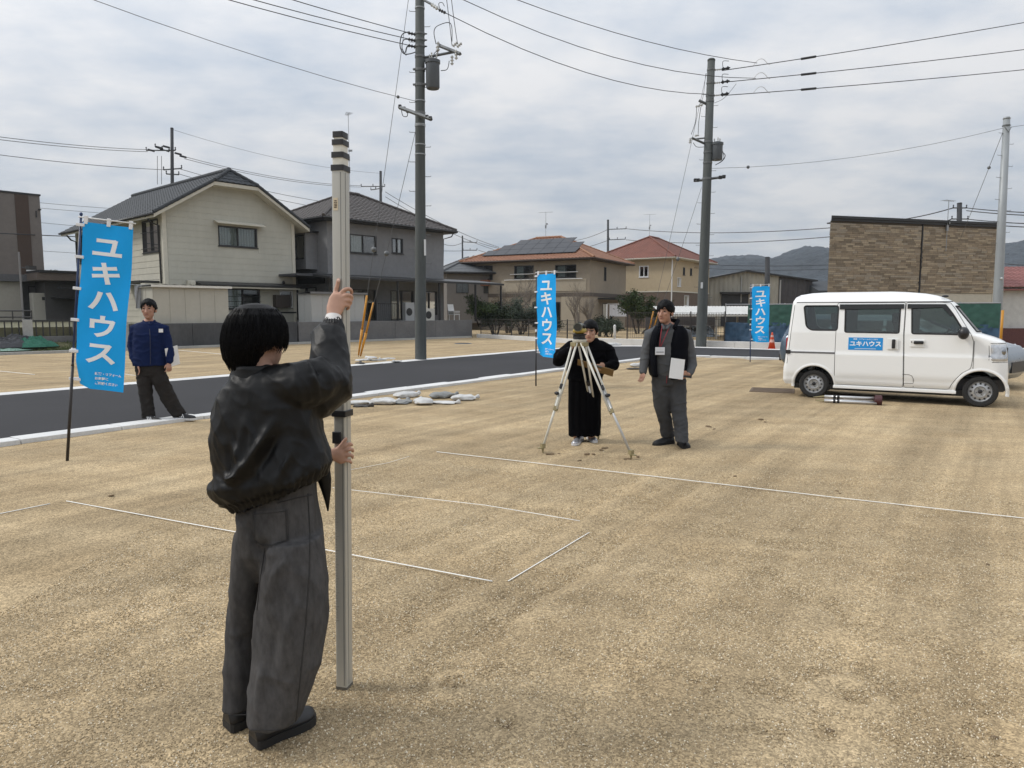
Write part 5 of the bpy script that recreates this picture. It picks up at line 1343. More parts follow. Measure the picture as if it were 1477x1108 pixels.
span('cable crossing from the road bend pole to the bare steel pole', Y(1026, 243, 31.3), Y(1447, 185, 30.5), .35, .008, M_WIREG, extra=[('ball', .13, .07)]); A = Y(1447, 185, 30.5); B = Y(1477, 180, 30.5); span('short cable leaving the bare steel pole away from the road', A, A + (B - A) * 3, .02, .008, M_WIREG)
F60 = 60
for k, (a, b, lab) in enumerate([((0, 191), (212, 216), 'uppermost'), ((0, 195), (213, 219), 'second'), ((0, 217), (236, 245), 'lowest')]):
    A, B = Y(*b, 60), Y(*a, 46); span(lab + ' cable running out over the brown block to the distant pole above the cream house', A, A + (B - A) * 1.6, .3, .021, M_WIREG)
for k, (a, b, lab) in enumerate([((266, 226), (521, 268), 'uppermost'), ((266, 229), (521, 270), 'second'), ((260, 244), (545, 300), 'third'), ((258, 251), (545, 310), 'lowest')]):
    span(lab + ' cable strung between the two distant poles over the house roofs', Y(*a, 60), Y(*b, 80), .5, .022, M_WIREG)
span('faint wire from the tip of the distant pole above the cream house', Y(249, 187, 60), Y(548, 250, 80), .6, .013, M_WIREG)
for k, (a, b, lab) in enumerate([((556, 277), (720, 357), 'upper'), ((556, 284), (712, 360), 'lower')]): span(lab + ' cable descending past the grey house gable to the distant lattice-armed pole', Y(*a, 80), Y(*b, 97), .5, .032, M_WIREG)
for k, (a, b, lab) in enumerate([((690, 350), (800, 372), 'upper'), ((640, 352), (667, 350), 'left hand'), ((690, 361), (790, 380), 'lower'), ((560, 352), (667, 362), 'lower left hand')]): span(lab + ' faint wire at the distant lattice-armed pole', Y(*a, 95), Y(*b, 95), .3, .03, M_WIREG)
for k, (a, b, lab) in enumerate([((903, 330), (1196, 324), 'upper'), ((903, 346), (1196, 337), 'lower')]): A, B = Y(*a, 92), Y(*b, 60); span(lab + ' long cable passing behind the road bend pole to the tiled building', A, A + (B - A) * 1.15, .6, .036, M_WIREG)
for k, (a, b, lab) in enumerate([((877, 331), (820, 348), 'upper'), ((879, 346), (800, 365), 'lower')]): span(lab + ' cable dropping from the distant pole behind the solar roof', Y(*a, 92), Y(*b, 110), .3, .035, M_WIREG)
for k, (a, b, lab) in enumerate([((1375, 300), (1255, 320), 'upper'), ((1373, 316), (1320, 322), 'lower')]): span(lab + ' cable running down behind the tiled building roof', Y(*a, 62), Y(*b, 80), .3, .045, M_CABLE)
for k, (py, lab) in enumerate([(300, 'first'), (304, 'second'), (316, 'third'), (321, 'fourth')]): A, B = Y(1394, py, 62), Y(1477, py + 4, 50); span(lab + ' cable from the top leaving the pole above the tiled building', A, A + (B - A) * 1.8, .12, .035, M_CABLE)
for k, (py, lab) in enumerate([(381, 'upper'), (387, 'lower')]): span(lab + ' thin cable crossing in front of the hills above the warehouse', Y(980, py - 2, 74), Y(1240, py - 1, 70), .3, .022, M_CABLE)
span('thin cable crossing the hills beyond the bare steel pole', Y(1400, 375, 70), Y(1560, 384, 60), .2, .03, M_CABLE)
for k, (a, b, lab) in enumerate([((-60, 280), (300, 308), 'highest'), ((-60, 288), (300, 315), 'second highest'), ((-60, 308), (300, 338), 'middle'), ((-60, 333), (300, 340), 'thick lower'), ((-60, 352), (300, 372), 'lowest')]):
    span(lab + ' cable seen in the gap between the brown block and the cream house', Y(*a, 38 if k in (3,) else 80), Y(*b, 85), .3, [.022, .022, .022, .03, .022][k], M_WIREG if k != 3 else M_CABLE)

# guy wires with their yellow guards
def guy(label, a, anchor, ballq, guard):
    t = span(label, a, anchor, .12, .008, M_WIREG, 'guy wire', 'guy_wire', extra=[('ball', ballq, .09)] if ballq else None)
    d = Vector(anchor) - Vector(a); m = MB(); m.tube([d * (1 - guard), d * (1 - guard * .45)], .035, 8); m.tube([d * (1 - guard * .45), d * .995], [.05, .028], 8); m.build('guard', M_YEL, t, smooth=True); return t
AN1 = Vector((-5.41, 25.1, 0))
guy('longer guy wire of the tall pole ending in a yellow guard', PB1 + P1z(12.6) + Vector((-.13, 0, 0)), AN1, .70, .17)
guy('shorter guy wire of the tall pole ending in a yellow guard', PB1 + L1(600, 186), AN1 + Vector((.06, .05, 0)), .50, .26)
AN2 = Vector((onf(936).x, onf(936).y + .5, .1))
guy('longer guy wire of the road bend pole', PB2 + L2(1019, 106), AN2, .0, .13); guy('shorter guy wire of the road bend pole', PB2 + L2(1012, 270), AN2 + Vector((.1, 0, 0)), .42, .22)
span('guy wire slanting down behind the tiled building from the bare steel pole', Y(1446, 192, 30.5), Y(1385, 345, 36), .05, .010, M_WIREG, 'guy wire', 'guy_wire', extra=[('ball', .28, .07)])
# ------------------------------------------------------------------ advertising banners
M_BANNER = M('banner blue', (.010, .36, .84), .75, .05, 3, .15, 150, spec=.25)
M_PRINT = M('banner white print', (.80, .82, .84), .8, 0)
M_STRAP = M('white strap', (.72, .73, .75), .8, .05, 20)
def banner(label, base, top, yaw, W, Hc, pole_lo, pole_hi, seed, curl=.0):
    base, top = Vector(base), Vector(top); d = top - base; Lp = d.length
    q = Vector((0, 0, 1)).rotation_difference(d.normalized()) @ Matrix.Rotation(yaw, 3, 'Z').to_quaternion()
    t = T('banner_flag', label, 'banner', base, rot=q.to_euler())
    m = MB(); m.tube([(0, 0, -.1), (0, 0, 1.02)], .0155, 10); m.tube([(0, 0, 1.02), (0, 0, 1.05)], [.0155, .012], 10); m.build('lower_pole', pole_lo, t, smooth=True)
    m = MB(); m.tube([(0, 0, 1.03), (0, 0, Lp)], .0115, 10); m.ell((0, 0, Lp), (.016, .016, .02)); m.build('upper_pole', pole_hi, t, smooth=True)
    m = MB(); m.tube([(-.02, -.012, Lp - .03), (W + .06, -.012, Lp - .03)], .007, 8); m.build('crossbar', M_WHITEAL, t, smooth=True)
    m = MB(); m.tube([(0, -.0, 1.16), (0, 0, 1.21)], .022, 10); m.build('clip', M_STRAP, t)
    x0, z1 = .035, Lp - .075
    def S(u, v, o=0.0):
        w = .012 * math.sin(u * 4.2 + seed) * (0.4 + v) + .018 * math.sin(v * 5.0 + seed * 2 + u * 1.2) * (.3 + .7 * u) + .008 * math.sin(v * 13 + u * 6 + seed)
        k = max(0, (v - .84) / .16) * max(0, (.32 - u) / .32)
        return Vector((x0 + u * W + .010 * math.sin(v * 7 + seed) * v + k * .03, -.012 - w + curl * v * v * (1 - u) + k * .06 - o, z1 - v * Hc + k * .035 - .012 * u * v))
    c = MB(); nu, nv = 26, 70
    c.grid([[S(i / nu, j / nv) for i in range(nu + 1)] for j in range(nv + 1)])
    cl = c.build('cloth', M_BANNER, t, smooth=True)
    lines = [('ユ', .147, .38), ('キ', .303, .37), ('ハ', .465, .37), ('ウ', .625, .37), ('ス', .785, .38)]
    def put(s, u0, v0, size, bold, align='CENTER', nm='lettering', vs=1.0):
        v, f = text_mesh(s, size, bold, align, 3)
        bm = bmesh.new(); vv = [bm.verts.new(p) for p in v]
        for g in f:
            try: bm.faces.new([vv[i] for i in g])
            except ValueError: pass
        bmesh.ops.triangulate(bm, faces=bm.faces[:])
        for _ in range(3):
            es = [e for e in bm.edges if e.calc_length() > .035]
            if not es: break
            bmesh.ops.subdivide_edges(bm, edges=es, cuts=1); bmesh.ops.triangulate(bm, faces=bm.faces[:])
        bm.verts.index_update()
        mm = MB(); mm.add([S(u0 + p.co.x / W, v0 - p.co.y * vs / Hc, .003) for p in bm.verts], [[w.index for w in g.verts] for g in bm.faces]); bm.free()
        mm.build(nm, M_PRINT, cl)
    for s, v0, sz in lines: put(s, .5, v0, sz * W / .54 * .93, .010, vs=.80)
    for s, v0 in (('新築・リフォーム', .903), ('お気軽に', .932), ('ご相談ください', .961)): put(s, .40, v0, .036 * W / .54, .001, 'LEFT')
    for k in range(3):
        u = (.06, .5, .95)[k]; p = S(u, 0); m = MB(); m.box((p.x, p.y, p.z + .022), (.035, .022, .085)); m.build('strap', M_STRAP, t, bevel=.003)
    for k in range(6):
        p = S(0, .02 + .19 * k); m = MB(); m.box(((p.x - .01) / 2, p.y + .004, p.z), (abs(p.x) + .05, .03, .03)); m.build('strap', M_STRAP, t, bevel=.003)
    return t
M_PDARK = M('dark brown pole', (.018, .014, .012), .45, .1, 20); M_PBLUE = M('dark blue pole', (.008, .03, .10), .35, .1, 20); M_PBLK = M('black pole', (.012, .012, .014), .45, .1, 20)
f1 = G(97, 665); banner('largest of the blue banners, planted in the sand in front of the road', f1, Y(117, 309, f1.y + .02), R(6), .485, 1.72, M_PDARK, M_PBLUE, 1.2)
f2 = G(773, 557); banner('blue advertising banner on a thin black pole just behind the surveyor', f2, Y(773.5, 391, f2.y), R(-47), .56, 1.72, M_PBLK, M_PBLK, 3.4)
f3 = G(1082, 522); banner('blue advertising banner near the rear of the white van', f3, Y(1083, 410, f3.y), R(-33), .54, 1.74, M_PBLUE, M_PBLUE, 5.0)

# ------------------------------------------------------------------ white van
VX = [(.24, 2.93), (.30, 2.985), (.55, 2.985), (.69, 2.975), (.90, 2.955), (1.03, 2.935), (1.08, 2.915), (1.12, 2.85), (1.16, 2.75), (1.19, 2.655), (1.215, 2.585), (1.30, 2.52), (1.50, 2.365), (1.68, 2.225), (1.745, 2.155), (1.80, 2.06), (1.86, 1.90), (1.90, 1.72), (1.93, 1.45), (1.945, 1.2)]
VR = [(.24, -.52), (.30, -.552), (.57, -.545), (.60, -.53), (1.2, -.482), (1.70, -.445), (1.77, -.435), (1.84, -.40), (1.89, -.33), (1.93, -.15), (1.945, .1)]
VI = [(.24, .06), (.32, .022), (.41, .012), (.43, .004), (.5, 0), (.80, 0), (.825, .0), (.85, .012), (1.2, .022), (1.70, .10), (1.75, .112), (1.77, .122), (1.84, .17), (1.89, .27), (1.93, .46), (1.945, .62)]
VW = 1.48
ip_ = lambda tab, z: float(np.interp(z, [a for a, b in tab], [b for a, b in tab]))
def vslice(z, ins=0.0, nz=None):
    xf, xr, i0 = ip_(VX, z) - ins, ip_(VR, z) + ins, ip_(VI, z) + ins
    y0, y1 = i0, VW - i0; rf = min(.20, (y1 - y0) * .3); rr = min(.09, (y1 - y0) * .3); pts = []
    def arc(cx, cy, a0, a1, r, n): return [(cx + r * math.cos(R(a0 + (a1 - a0) * k / n)), cy + r * math.sin(R(a0 + (a1 - a0) * k / n))) for k in range(n + 1)]
    pts += arc(xr + rr, y0 + rr, 180, 270, rr, 5)
    for k in range(1, 24): pts.append((xr + rr + (xf - rf - xr - rr) * k / 24, y0))
    pts += arc(xf - rf, y0 + rf, 270, 360, rf, 9)
    for k in range(1, 10): pts.append((xf, y0 + rf + (y1 - y0 - 2 * rf) * k / 10))
    pts += arc(xf - rf, y1 - rf, 0, 90, rf, 9)
    for k in range(1, 24): pts.append((xf - rf - (xf - rf - xr - rr) * k / 24, y1))
    pts += arc(xr + rr, y1 - rr, 90, 180, rr, 5)
    for k in range(1, 10): pts.append((xr, y1 - rr - (y1 - y0 - 2 * rr) * k / 10))
    cy = VW / 2
    return [Vector((x - (.05 * ((y - cy) / .74) ** 2 if x > 1.2 else 0) * min(1, max(0, (x - 1.2) / 1.0)), y, z)) for x, y in pts]
def vloft(zs, ins=0.0):
    m = MB(); rows = [vslice(z, ins) for z in zs]; n = len(rows[0]); m.grid(rows, True)
    m.add(rows[0], [tuple(range(n - 1, -1, -1))]); m.add(rows[-1], [tuple(range(n))])
    bm = bmesh.new(); me = m.mesh('v'); bm.from_mesh(me); bmesh.ops.remove_doubles(bm, verts=bm.verts, dist=1e-5); bmesh.ops.recalc_face_normals(bm, faces=bm.faces); bm.to_mesh(me); bm.free(); return me
vz = sorted(set([a for a, b in VX] + [a for a, b in VI] + [.36, .65, .98, 1.40, 1.60, 1.62]))
body = vloft(vz)
cav = vloft([.44, .8, 1.1, 1.16, 1.24, 1.5, 1.7, 1.76, 1.84, 1.86], .045)
def yprism(poly, y0, y1):
    m = MB(); m.prism(poly, lambda a, b, d: (a, d, b), y0, y1); me = m.mesh('c'); bm = bmesh.new(); bm.from_mesh(me); bmesh.ops.recalc_face_normals(bm, faces=bm.faces); bm.to_mesh(me); bm.free(); return me
def rounded(poly, r, n=4):
    out = []; k = len(poly)
    for i in range(k):
        p0, p, p1 = Vector(poly[i - 1]), Vector(poly[i]), Vector(poly[(i + 1) % k])
        a = p + (p0 - p).normalized() * min(r, (p0 - p).length * .45); b = p + (p1 - p).normalized() * min(r, (p1 - p).length * .45)
        for j in range(n + 1): t = j / n; out.append(tuple(a.lerp(p, t).lerp(p.lerp(b, t), t)))
    return out
WIN = [rounded([(-.23, 1.69), (.36, 1.69), (.36, 1.245), (-.08, 1.245), (-.17, 1.31)], .05), rounded([(.47, 1.69), (1.345, 1.69), (1.345, 1.21), (.485, 1.215)], .035), rounded([(1.515, 1.69), (2.02, 1.69), (2.135, 1.53), (2.31, 1.235), (2.27, 1.20), (1.54, 1.205)], .035)]
cuts = [cav] + [yprism(w, -.3, VW + .3) for w in WIN]
def cyl(x, z, r, y0, y1, n=40):
    return yprism([(x + r * math.cos(2 * math.pi * k / n), z + r * math.sin(2 * math.pi * k / n)) for k in range(n)], y0, y1)
for x in (0, 2.58):
    for y0, y1 in ((-.2, .34), (VW - .34, VW + .2)): cuts.append(cyl(x, .25, .355 if x else .345, y0, y1))
mm = MB(); mm.prism([(.105, 1.25), (VW - .105, 1.25), (VW - .175, 1.675), (.175, 1.675)], lambda a, b, d: (d, a, b), 1.9, 3.2); cuts.append(mm.mesh('c'))
mm = MB(); mm.prism([(.2, 1.22), (VW - .2, 1.22), (VW - .24, 1.65), (.24, 1.65)], lambda a, b, d: (d, a, b), -.8, -.3); cuts.append(mm.mesh('c'))
for c_ in cuts:
    bm = bmesh.new(); bm.from_mesh(c_); bmesh.ops.recalc_face_normals(bm, faces=bm.faces); bm.to_mesh(c_); bm.free()
shell = boolean(body, cuts)
SD = [(.355, .275), (1.445, .275), (1.425, .85), (1.41, 1.20), (1.415, 1.735), (.345, 1.735), (.345, .9)]
FD = [(1.465, .275), (2.13, .275), (2.16, .36), (2.22, .46), (2.31, .57), (2.42, .64), (2.44, .80), (2.44, 1.08), (2.40, 1.20), (2.16, 1.62), (2.08, 1.735), (1.435, 1.735), (1.43, 1.2), (1.445, .85)]
def grow(poly, e):
    n = len(poly); out = []
    ar = sum(poly[i][0] * poly[(i + 1) % n][1] - poly[(i + 1) % n][0] * poly[i][1] for i in range(n)); sg = 1 if ar > 0 else -1
    for i in range(n):
        p0, p, p1 = Vector(poly[i - 1]), Vector(poly[i]), Vector(poly[(i + 1) % n]); a, b = (p - p0).normalized(), (p1 - p).normalized()
        n1, n2 = Vector((a.y, -a.x)) * sg, Vector((b.y, -b.x)) * sg; k = (n1 + n2); k = k / max(.3, k.length_squared) * 2
        out.append(tuple(p + k * e))
    return out
SDr, FDr = rounded(SD, .03), rounded(FD, .03)
doorA = boolean(shell.copy(), [yprism(SDr, -.3, .30)], 'INTERSECT'); doorB = boolean(shell.copy(), [yprism(FDr, -.3, .30)], 'INTERSECT')
shell = boolean(shell, [yprism(grow(SDr, .009), -.3, .30), yprism(grow(FDr, .009), -.3, .30)])
M_VAN = M('white van paint', (.82, .83, .825), .3, 0, 2, coat=.4)
M_VIN = M('grey van lining', (.16, .16, .165), .8, .05, 6)
M_RUB = M('black rubber', (.012, .012, .013), .6, .1, 30)
M_PLAS = M('black plastic', (.016, .016, .018), .4, .1, 30)
GL_VAN = glass('van window glass', (.62, .68, .66), rough=.02)
def lining(me):
    mi = []
    for p in me.polygons:
        c = p.center; xf, xr, i0 = ip_(VX, c.z), ip_(VR, c.z), ip_(VI, c.z)
        sd_ = min(c.y - i0, VW - i0 - c.y); inside = sd_ > .03 and (xr + .10 < c.x < xf - .27 or (sd_ > .23 and xr + .03 < c.x < xf - .085)) and .40 < c.z < 1.875
        low = min(math.hypot(c.x, c.z - .25), math.hypot(c.x - 2.58, c.z - .25)) < .352 and min(c.y - i0, VW - i0 - c.y) > .012
        mi.append(1 if inside or low else 0)
    me.polygons.foreach_set('material_index', mi); return me
va = math.atan2(-1.34, 2.25)
van = T('white_van', 'small white delivery van with a blue door sign, parked side-on on the sand', 'van', (5.55, 13.09, .0), va)
link('body', lining(shell), [M_VAN, M_VIN], van, auto=28)
sdo = link('sliding_door', lining(doorA), [M_VAN, M_VIN], van, auto=28); fdo = link('front_door', lining(doorB), [M_VAN, M_VIN], van, auto=28)
def pane(poly, par, nm='window', side=0):
    m = MB(); m.prism(poly, (lambda a, b, d: (a, ip_(VI, b) + .02 + d, b)) if not side else (lambda a, b, d: (a, VW - ip_(VI, b) - .02 - d, b)), 0, .005); o = m.build(nm, GL_VAN, par)
    if not side:
        k = MB(); pts = [Vector((a, ip_(VI, b) + .006, b)) for a, b in poly]; k.tube(pts + [pts[0], pts[1]], .014, 6, caps=False); k.build('seal', M_RUB, o)
    return o
pane(WIN[0], van); pane(WIN[1], sdo); pane(WIN[2], fdo)
for w in WIN: pane(w, van, 'far_window', 1)
# dark sashes inside the sliding door and front windows, smoked visors above
m = MB(); m.prism([(.49, 1.23), (.68, 1.23), (.68, 1.68), (.485, 1.68)], lambda a, b, d: (a, ip_(VI, b) + .03 + d, b), 0, .004); m.build('window_sash', M_PLAS, sdo)
m = MB(); m.prism([(1.53, 1.215), (1.65, 1.215), (1.65, 1.68), (1.52, 1.68)], lambda a, b, d: (a, ip_(VI, b) + .03 + d, b), 0, .004); m.build('window_sash', M_PLAS, fdo)
GL_SMK = M('smoked visor', (.015, .015, .016), .15, 0, spec=.6)
for nm, par, pl in (('door_visor', sdo, [(.38, 1.715), (1.40, 1.715), (1.40, 1.635), (.38, 1.625)]), ('door_visor', fdo, [(1.45, 1.715), (2.02, 1.71), (2.14, 1.52), (2.10, 1.50), (1.97, 1.655), (1.45, 1.635)])):
    m = MB(); m.prism(pl, lambda a, b, d: (a, ip_(VI, b) - .02 + d - .1 * (b - 1.67), b), 0, .012); m.build(nm, GL_SMK, par)
# windscreen and rear glass
def front_x(z, ins, ys):
    r = vslice(z, ins)[29:29 + 29]; return np.interp(ys, [p.y for p in r], [p.x for p in r])
rows = []; m = MB()
for z in (1.235, 1.34, 1.45, 1.56, 1.69):
    e_ = .09 + (z - 1.25) * .16; ys = np.linspace(e_, VW - e_, 27); rows.append([(x_, y_, z) for x_, y_ in zip(front_x(z, .016, ys), ys)])
m.grid(rows); m.build('windscreen', GL_VAN, van, smooth=True)
m = MB(); rows = []
for z in (1.25, 1.36, 1.47, 1.58, 1.675):
    e_ = .105 + (z - 1.25) * .165; ys = np.linspace(e_, VW - e_, 27); rows.append([(x_ + .002, y_, z) for x_, y_ in zip(front_x(z, .0, ys), ys)])
m.tube(rows[0], .012, 6); m.tube(rows[-1], .012, 6); m.tube([r[0] for r in rows], .012, 6); m.tube([r[-1] for r in rows], .012, 6); m.build('windscreen_seal', M_RUB, van)
m = MB(); m.add([(ip_(VR, 1.21) + .01, .2, 1.21), (ip_(VR, 1.66) + .01, .24, 1.66), (ip_(VR, 1.66) + .01, VW - .24, 1.66), (ip_(VR, 1.21) + .01, VW - .2, 1.21)], [(0, 1, 2, 3)]); m.build('rear_window', GL_VAN, van)
# trim
m = MB(); m.tube([(x_, ip_(VI, 1.755) - .002, 1.752) for x_ in np.linspace(-.36, 2.12, 20)], .007, 6); m.build('roof_gutter', M_RUB, van)
m = MB(); m.b2(-.47, .335, -.006, .02, .823, .852); m.build('slide_rail', M('grey rail', (.12, .12, .125), .5), van); m = MB(); m.b2(-.50, -.42, -.012, .02, .805, .875); m.build('rail_stop', M_PLAS, van)
m = MB(); m.tube([(-.34, ip_(VI, 1.74), 1.90)] + [(ip_(VR, z) + .055, ip_(VI, z) + .005, z) for z in (1.86, 1.7, 1.2, .62)], .004, 5); m.build('tailgate_seam', M_RUB, van)
m = MB(); m.tube([(2.455, -.001 + ip_(VI, z), z) for z in (.64, .8, 1.0, 1.1)] , .004, 5); m.build('wing_seam', M_RUB, van)
m = MB(); pl = [(1.435, .50), (1.53, .50), (1.575, .48), (1.60, .43), (1.605, .285)]; m.tube([(a, ip_(VI, b) - .001, b) for a, b in pl], .004, 5); m.tube([(1.455, ip_(VI, .345), .345), (1.6, ip_(VI, .345), .345)], .0035, 5); m.build('fuel_flap', M_RUB, fdo)
m = MB(); m.b2(1.175, 1.345, -.006, .004, .93, 1.115); m.build('handle_recess', M_VAN, sdo, bevel=.01); m = MB(); m.b2(1.245, 1.30, -.03, -.006, .945, 1.105); m.build('handle', M_PLAS, sdo, bevel=.012)
m = MB(); m.b2(1.52, 1.74, -.0, .014, .98, 1.105); m.build('handle_recess', M_VAN, fdo, bevel=.01); m = MB(); m.b2(1.575, 1.725, -.03, -.001, 1.03, 1.085); m.build('handle', M_PLAS, fdo, bevel=.014); m = MB(); m.lathe([(.011, 0), (.011, .008)], 10, (0, -1, 0), (1.545, .001, 1.065)); m.build('key_hole', M_PLAS, fdo)
m = MB(); m.ell((2.29, -.13, 1.23), (.085, .10, .105)); m.box((2.31, -.02, 1.19), (.08, .12, .05)); m.build('mirror', M_PLAS, fdo, smooth=True)
m = MB(); m.ell((2.0, .22, 1.845), (.055, .03, .022)); m.build('roof_aerial', M_PLAS, van, smooth=True)
m = MB(); m.b2(-.35, 2.8, .12, VW - .12, .16, .26); m.b2(.42, .8, .05, .3, .19, .25); m.b2(1.3, 1.7, .06, .3, .20, .25); m.build('chassis', M_RUB, van)
m = MB(); m.b2(.33, 2.24, .03, .07, .20, .252); m.build('sill', M_VAN, van, bevel=.008)
def arch(x, r0):
    m = MB(); rows = []
    for k in range(33):
        a = R(-8 + 196 * k / 32); z0_ = .25
        rows.append([(x + (r0 + e) * math.cos(a), ip_(VI, max(.25, z0_ + (r0 + e) * math.sin(a))) + y, z0_ + (r0 + e) * math.sin(a)) for e, y in ((0, .10), (0, -.008), (.022, -.010), (.05, .001))])
    m.grid(rows); m.build('wheel_arch', M_VAN, van, smooth=True)
arch(0, .343); arch(2.58, .353)
M_TYRE = M('tyre rubber', (.018, .018, .018), .85, .15, 30, .2, 80); M_RIM = M('silver steel wheel', (.42, .43, .44), .38, .06, 8, metal=.55)
def wheel(par, x, y, r, w, side=-1, rimr=.178, nm='wheel'):
    t = MB(); prof = [(rimr, -w / 2), (rimr + .015, -w / 2 - .006), (r - .02, -w / 2), (r, -w / 2 + .025), (r, w / 2 - .025), (r - .02, w / 2), (rimr + .015, w / 2 + .006), (rimr, w / 2)]
    t.lathe(prof, 40, (0, 1, 0), (x, y, r), caps=False); o = t.build(nm, M_TYRE, par, auto=40)
    c = y + side * (w / 2 - .012); m = MB()
    f = 1 if side < 0 else -1
    m.lathe([(rimr + .004, -.01 * f * -1), (rimr - .012, .0), (rimr - .03, .03), (rimr * .62, .018), (rimr * .5, .012), (rimr * .42, .03), (.0, .034)] if True else [], 40, (0, 1 if side < 0 else -1, 0), (x, c, r), caps=False)
    ro_ = m.build('rim', M_RIM, o, auto=40)
    m = MB()
    for k in range(12):
        a = 2 * math.pi * k / 12; p = Vector((x + rimr * .74 * math.cos(a), c - side * -.020 * -1, r + rimr * .74 * math.sin(a)))
        m.lathe([(.0, 0), (.016, 0)], 10, (0, side, 0), (p.x, c - side * .0235 + side * .006, p.z), caps=False)
    m.build('rim_holes', M_RUB, ro_)
    m = MB(); m.lathe([(.034, 0), (.034, .012), (.026, .02), (0, .021)], 16, (0, side, 0), (x, c - side * .032, r)); m.build('hub_cap', M_PLAS, ro_, smooth=True)
    m = MB()
    for k in range(4): a = 2 * math.pi * k / 4 + .4; m.lathe([(.010, 0), (.010, .016), (0, .017)], 8, (0, side, 0), (x + .052 * math.cos(a), c - side * .032, r + .052 * math.sin(a)))
    m.build('wheel_nuts', M_STEEL, ro_)
    return o
for x in (0, 2.58): wheel(van, x, .105, .258, .15); wheel(van, x, VW - .105, .258, .15, 1)
# headlamps wrapped round the corners
M_LAMP = M('clear lamp', (.55, .57, .60), .08, .3, 14, metal=.6, coat=1.0)
for side in (0, 1):
    def ringpart(z, o, k0, k1, n=16):
        r = vslice(z, -o); r = r if not side else [Vector((p.x, VW - p.y, p.z)) for p in r]
        i0 = 6 + 23; seg = r[i0 - 3:i0 + 16]
        return [seg[min(len(seg) - 2, int(t))].lerp(seg[min(len(seg) - 1, int(t) + 1)], t - int(t)) for t in np.linspace(k0, k1, n)]
    m = MB(); rows = []
    for j in range(9):
        z = .755 + .305 * j / 8; o = .007 if 0 < j < 8 else -.004; k0 = 2.6 + .15 * j / 8
        rows.append(ringpart(z, o, k0, 11.5))
    for rw in rows: rw[0] = rw[0] + Vector((0, .012 if not side else -.012, 0)); rw[-1] = rw[-1] - Vector((.01, 0, 0))
    m.grid(rows); hl = m.build('headlight', M_LAMP, van, smooth=True)
    m = MB(); e = [q for q in rows[0]] + [rw[-1] for rw in rows[1:-1]] + rows[-1][::-1] + [rw[0] for rw in rows[-2:0:-1]]; m.tube(e + [e[0]], .008, 5); m.build('headlight_rim', M_PLAS, hl)
    m = MB(); p = ringpart(.93, -.012, 8, 9)[0]; m.ell(p, (.05, .05, .07)); m.build('lamp_bowl', M('lamp reflector', (.30, .31, .33), .15, 0, metal=.9), hl, smooth=True)
m = MB(); m.b2(2.90, 2.952, .45, VW - .45, .80, .98); m.build('grille', M_PLAS, van); m = MB(); m.b2(2.94, 2.975, .45, VW - .45, .36, .52); m.build('lower_grille', M_PLAS, van)
for y in (.03, VW - .13): m = MB(); m.b2(-.515, -.44, y + .045, y + .09, .78, 1.1); m.build('tail_light', M('tail lamp red', (.35, .01, .01), .2, 0), van, bevel=.01)
# seats and wheel inside
M_SEAT = M('grey seat cloth', (.085, .088, .09), .95, .1, 20)
for x, y in ((1.35, .38), (1.35, 1.08), (.35, .38), (.35, 1.08)):
    m = MB(); m.b2(x, x + .45, y - .24, y + .24, .72, .88); m.add([(x - .02, y - .22, .85), (x + .11, y - .22, .85), (x - .02, y - .20, 1.38), (x - .12, y - .20, 1.38), (x - .02, y + .22, .85), (x + .11, y + .22, .85), (x - .02, y + .20, 1.38), (x - .12, y + .20, 1.38)], [(0, 1, 2, 3), (4, 7, 6, 5), (0, 3, 7, 4), (1, 5, 6, 2), (3, 2, 6, 7)]); m.box((x - .09, y, 1.47), (.09, .26, .18)); m.build('seat', M_SEAT, van, bevel=.02)
m = MB(); m.lathe([(.17, -.012), (.185, 0), (.17, .012), (.155, 0), (.17, -.012)], 28, Vector((-.8, 0, .6)), (2.0, .42, 1.15), caps=False); m.build('steering_wheel', M_PLAS, van, smooth=True); m = MB(); m.b2(2.12, 2.5, .1, VW - .1, .75, 1.17); m.build('dashboard', M_PLAS, van, bevel=.04)
# magnetic sign on the sliding door
sg = MB(); sg.prism([(.555, .905), (1.105, .905), (1.105, 1.125), (.555, 1.125)], lambda a, b, d: (a, ip_(VI, b) + d, b), -.0035, -.001); so = sg.build('door_sign', M('sign blue', (.006, .26, .66), .4, .03, 5), sdo)
def vtext(s, x, z, size, bold, lift=.0045):
    v, f = text_mesh(s, size, bold); m = MB(); m.add([(x + p[0], ip_(VI, z + p[1]) - lift, z + p[1]) for p in v], f); m.build('lettering', M_PRINT, so)
vtext('ユキハウス', .83, 1.01, .102, .0035); vtext('新築・リフォームのことなら', .83, 1.095, .030, .0005)
m = MB(); m.prism([(.66, .926), (1.0, .926), (1.0, .933), (.66, .933)], lambda a, b, d: (a, ip_(VI, b) + d, b), -.006, -.0036); m.build('underline', M_PRINT, so)

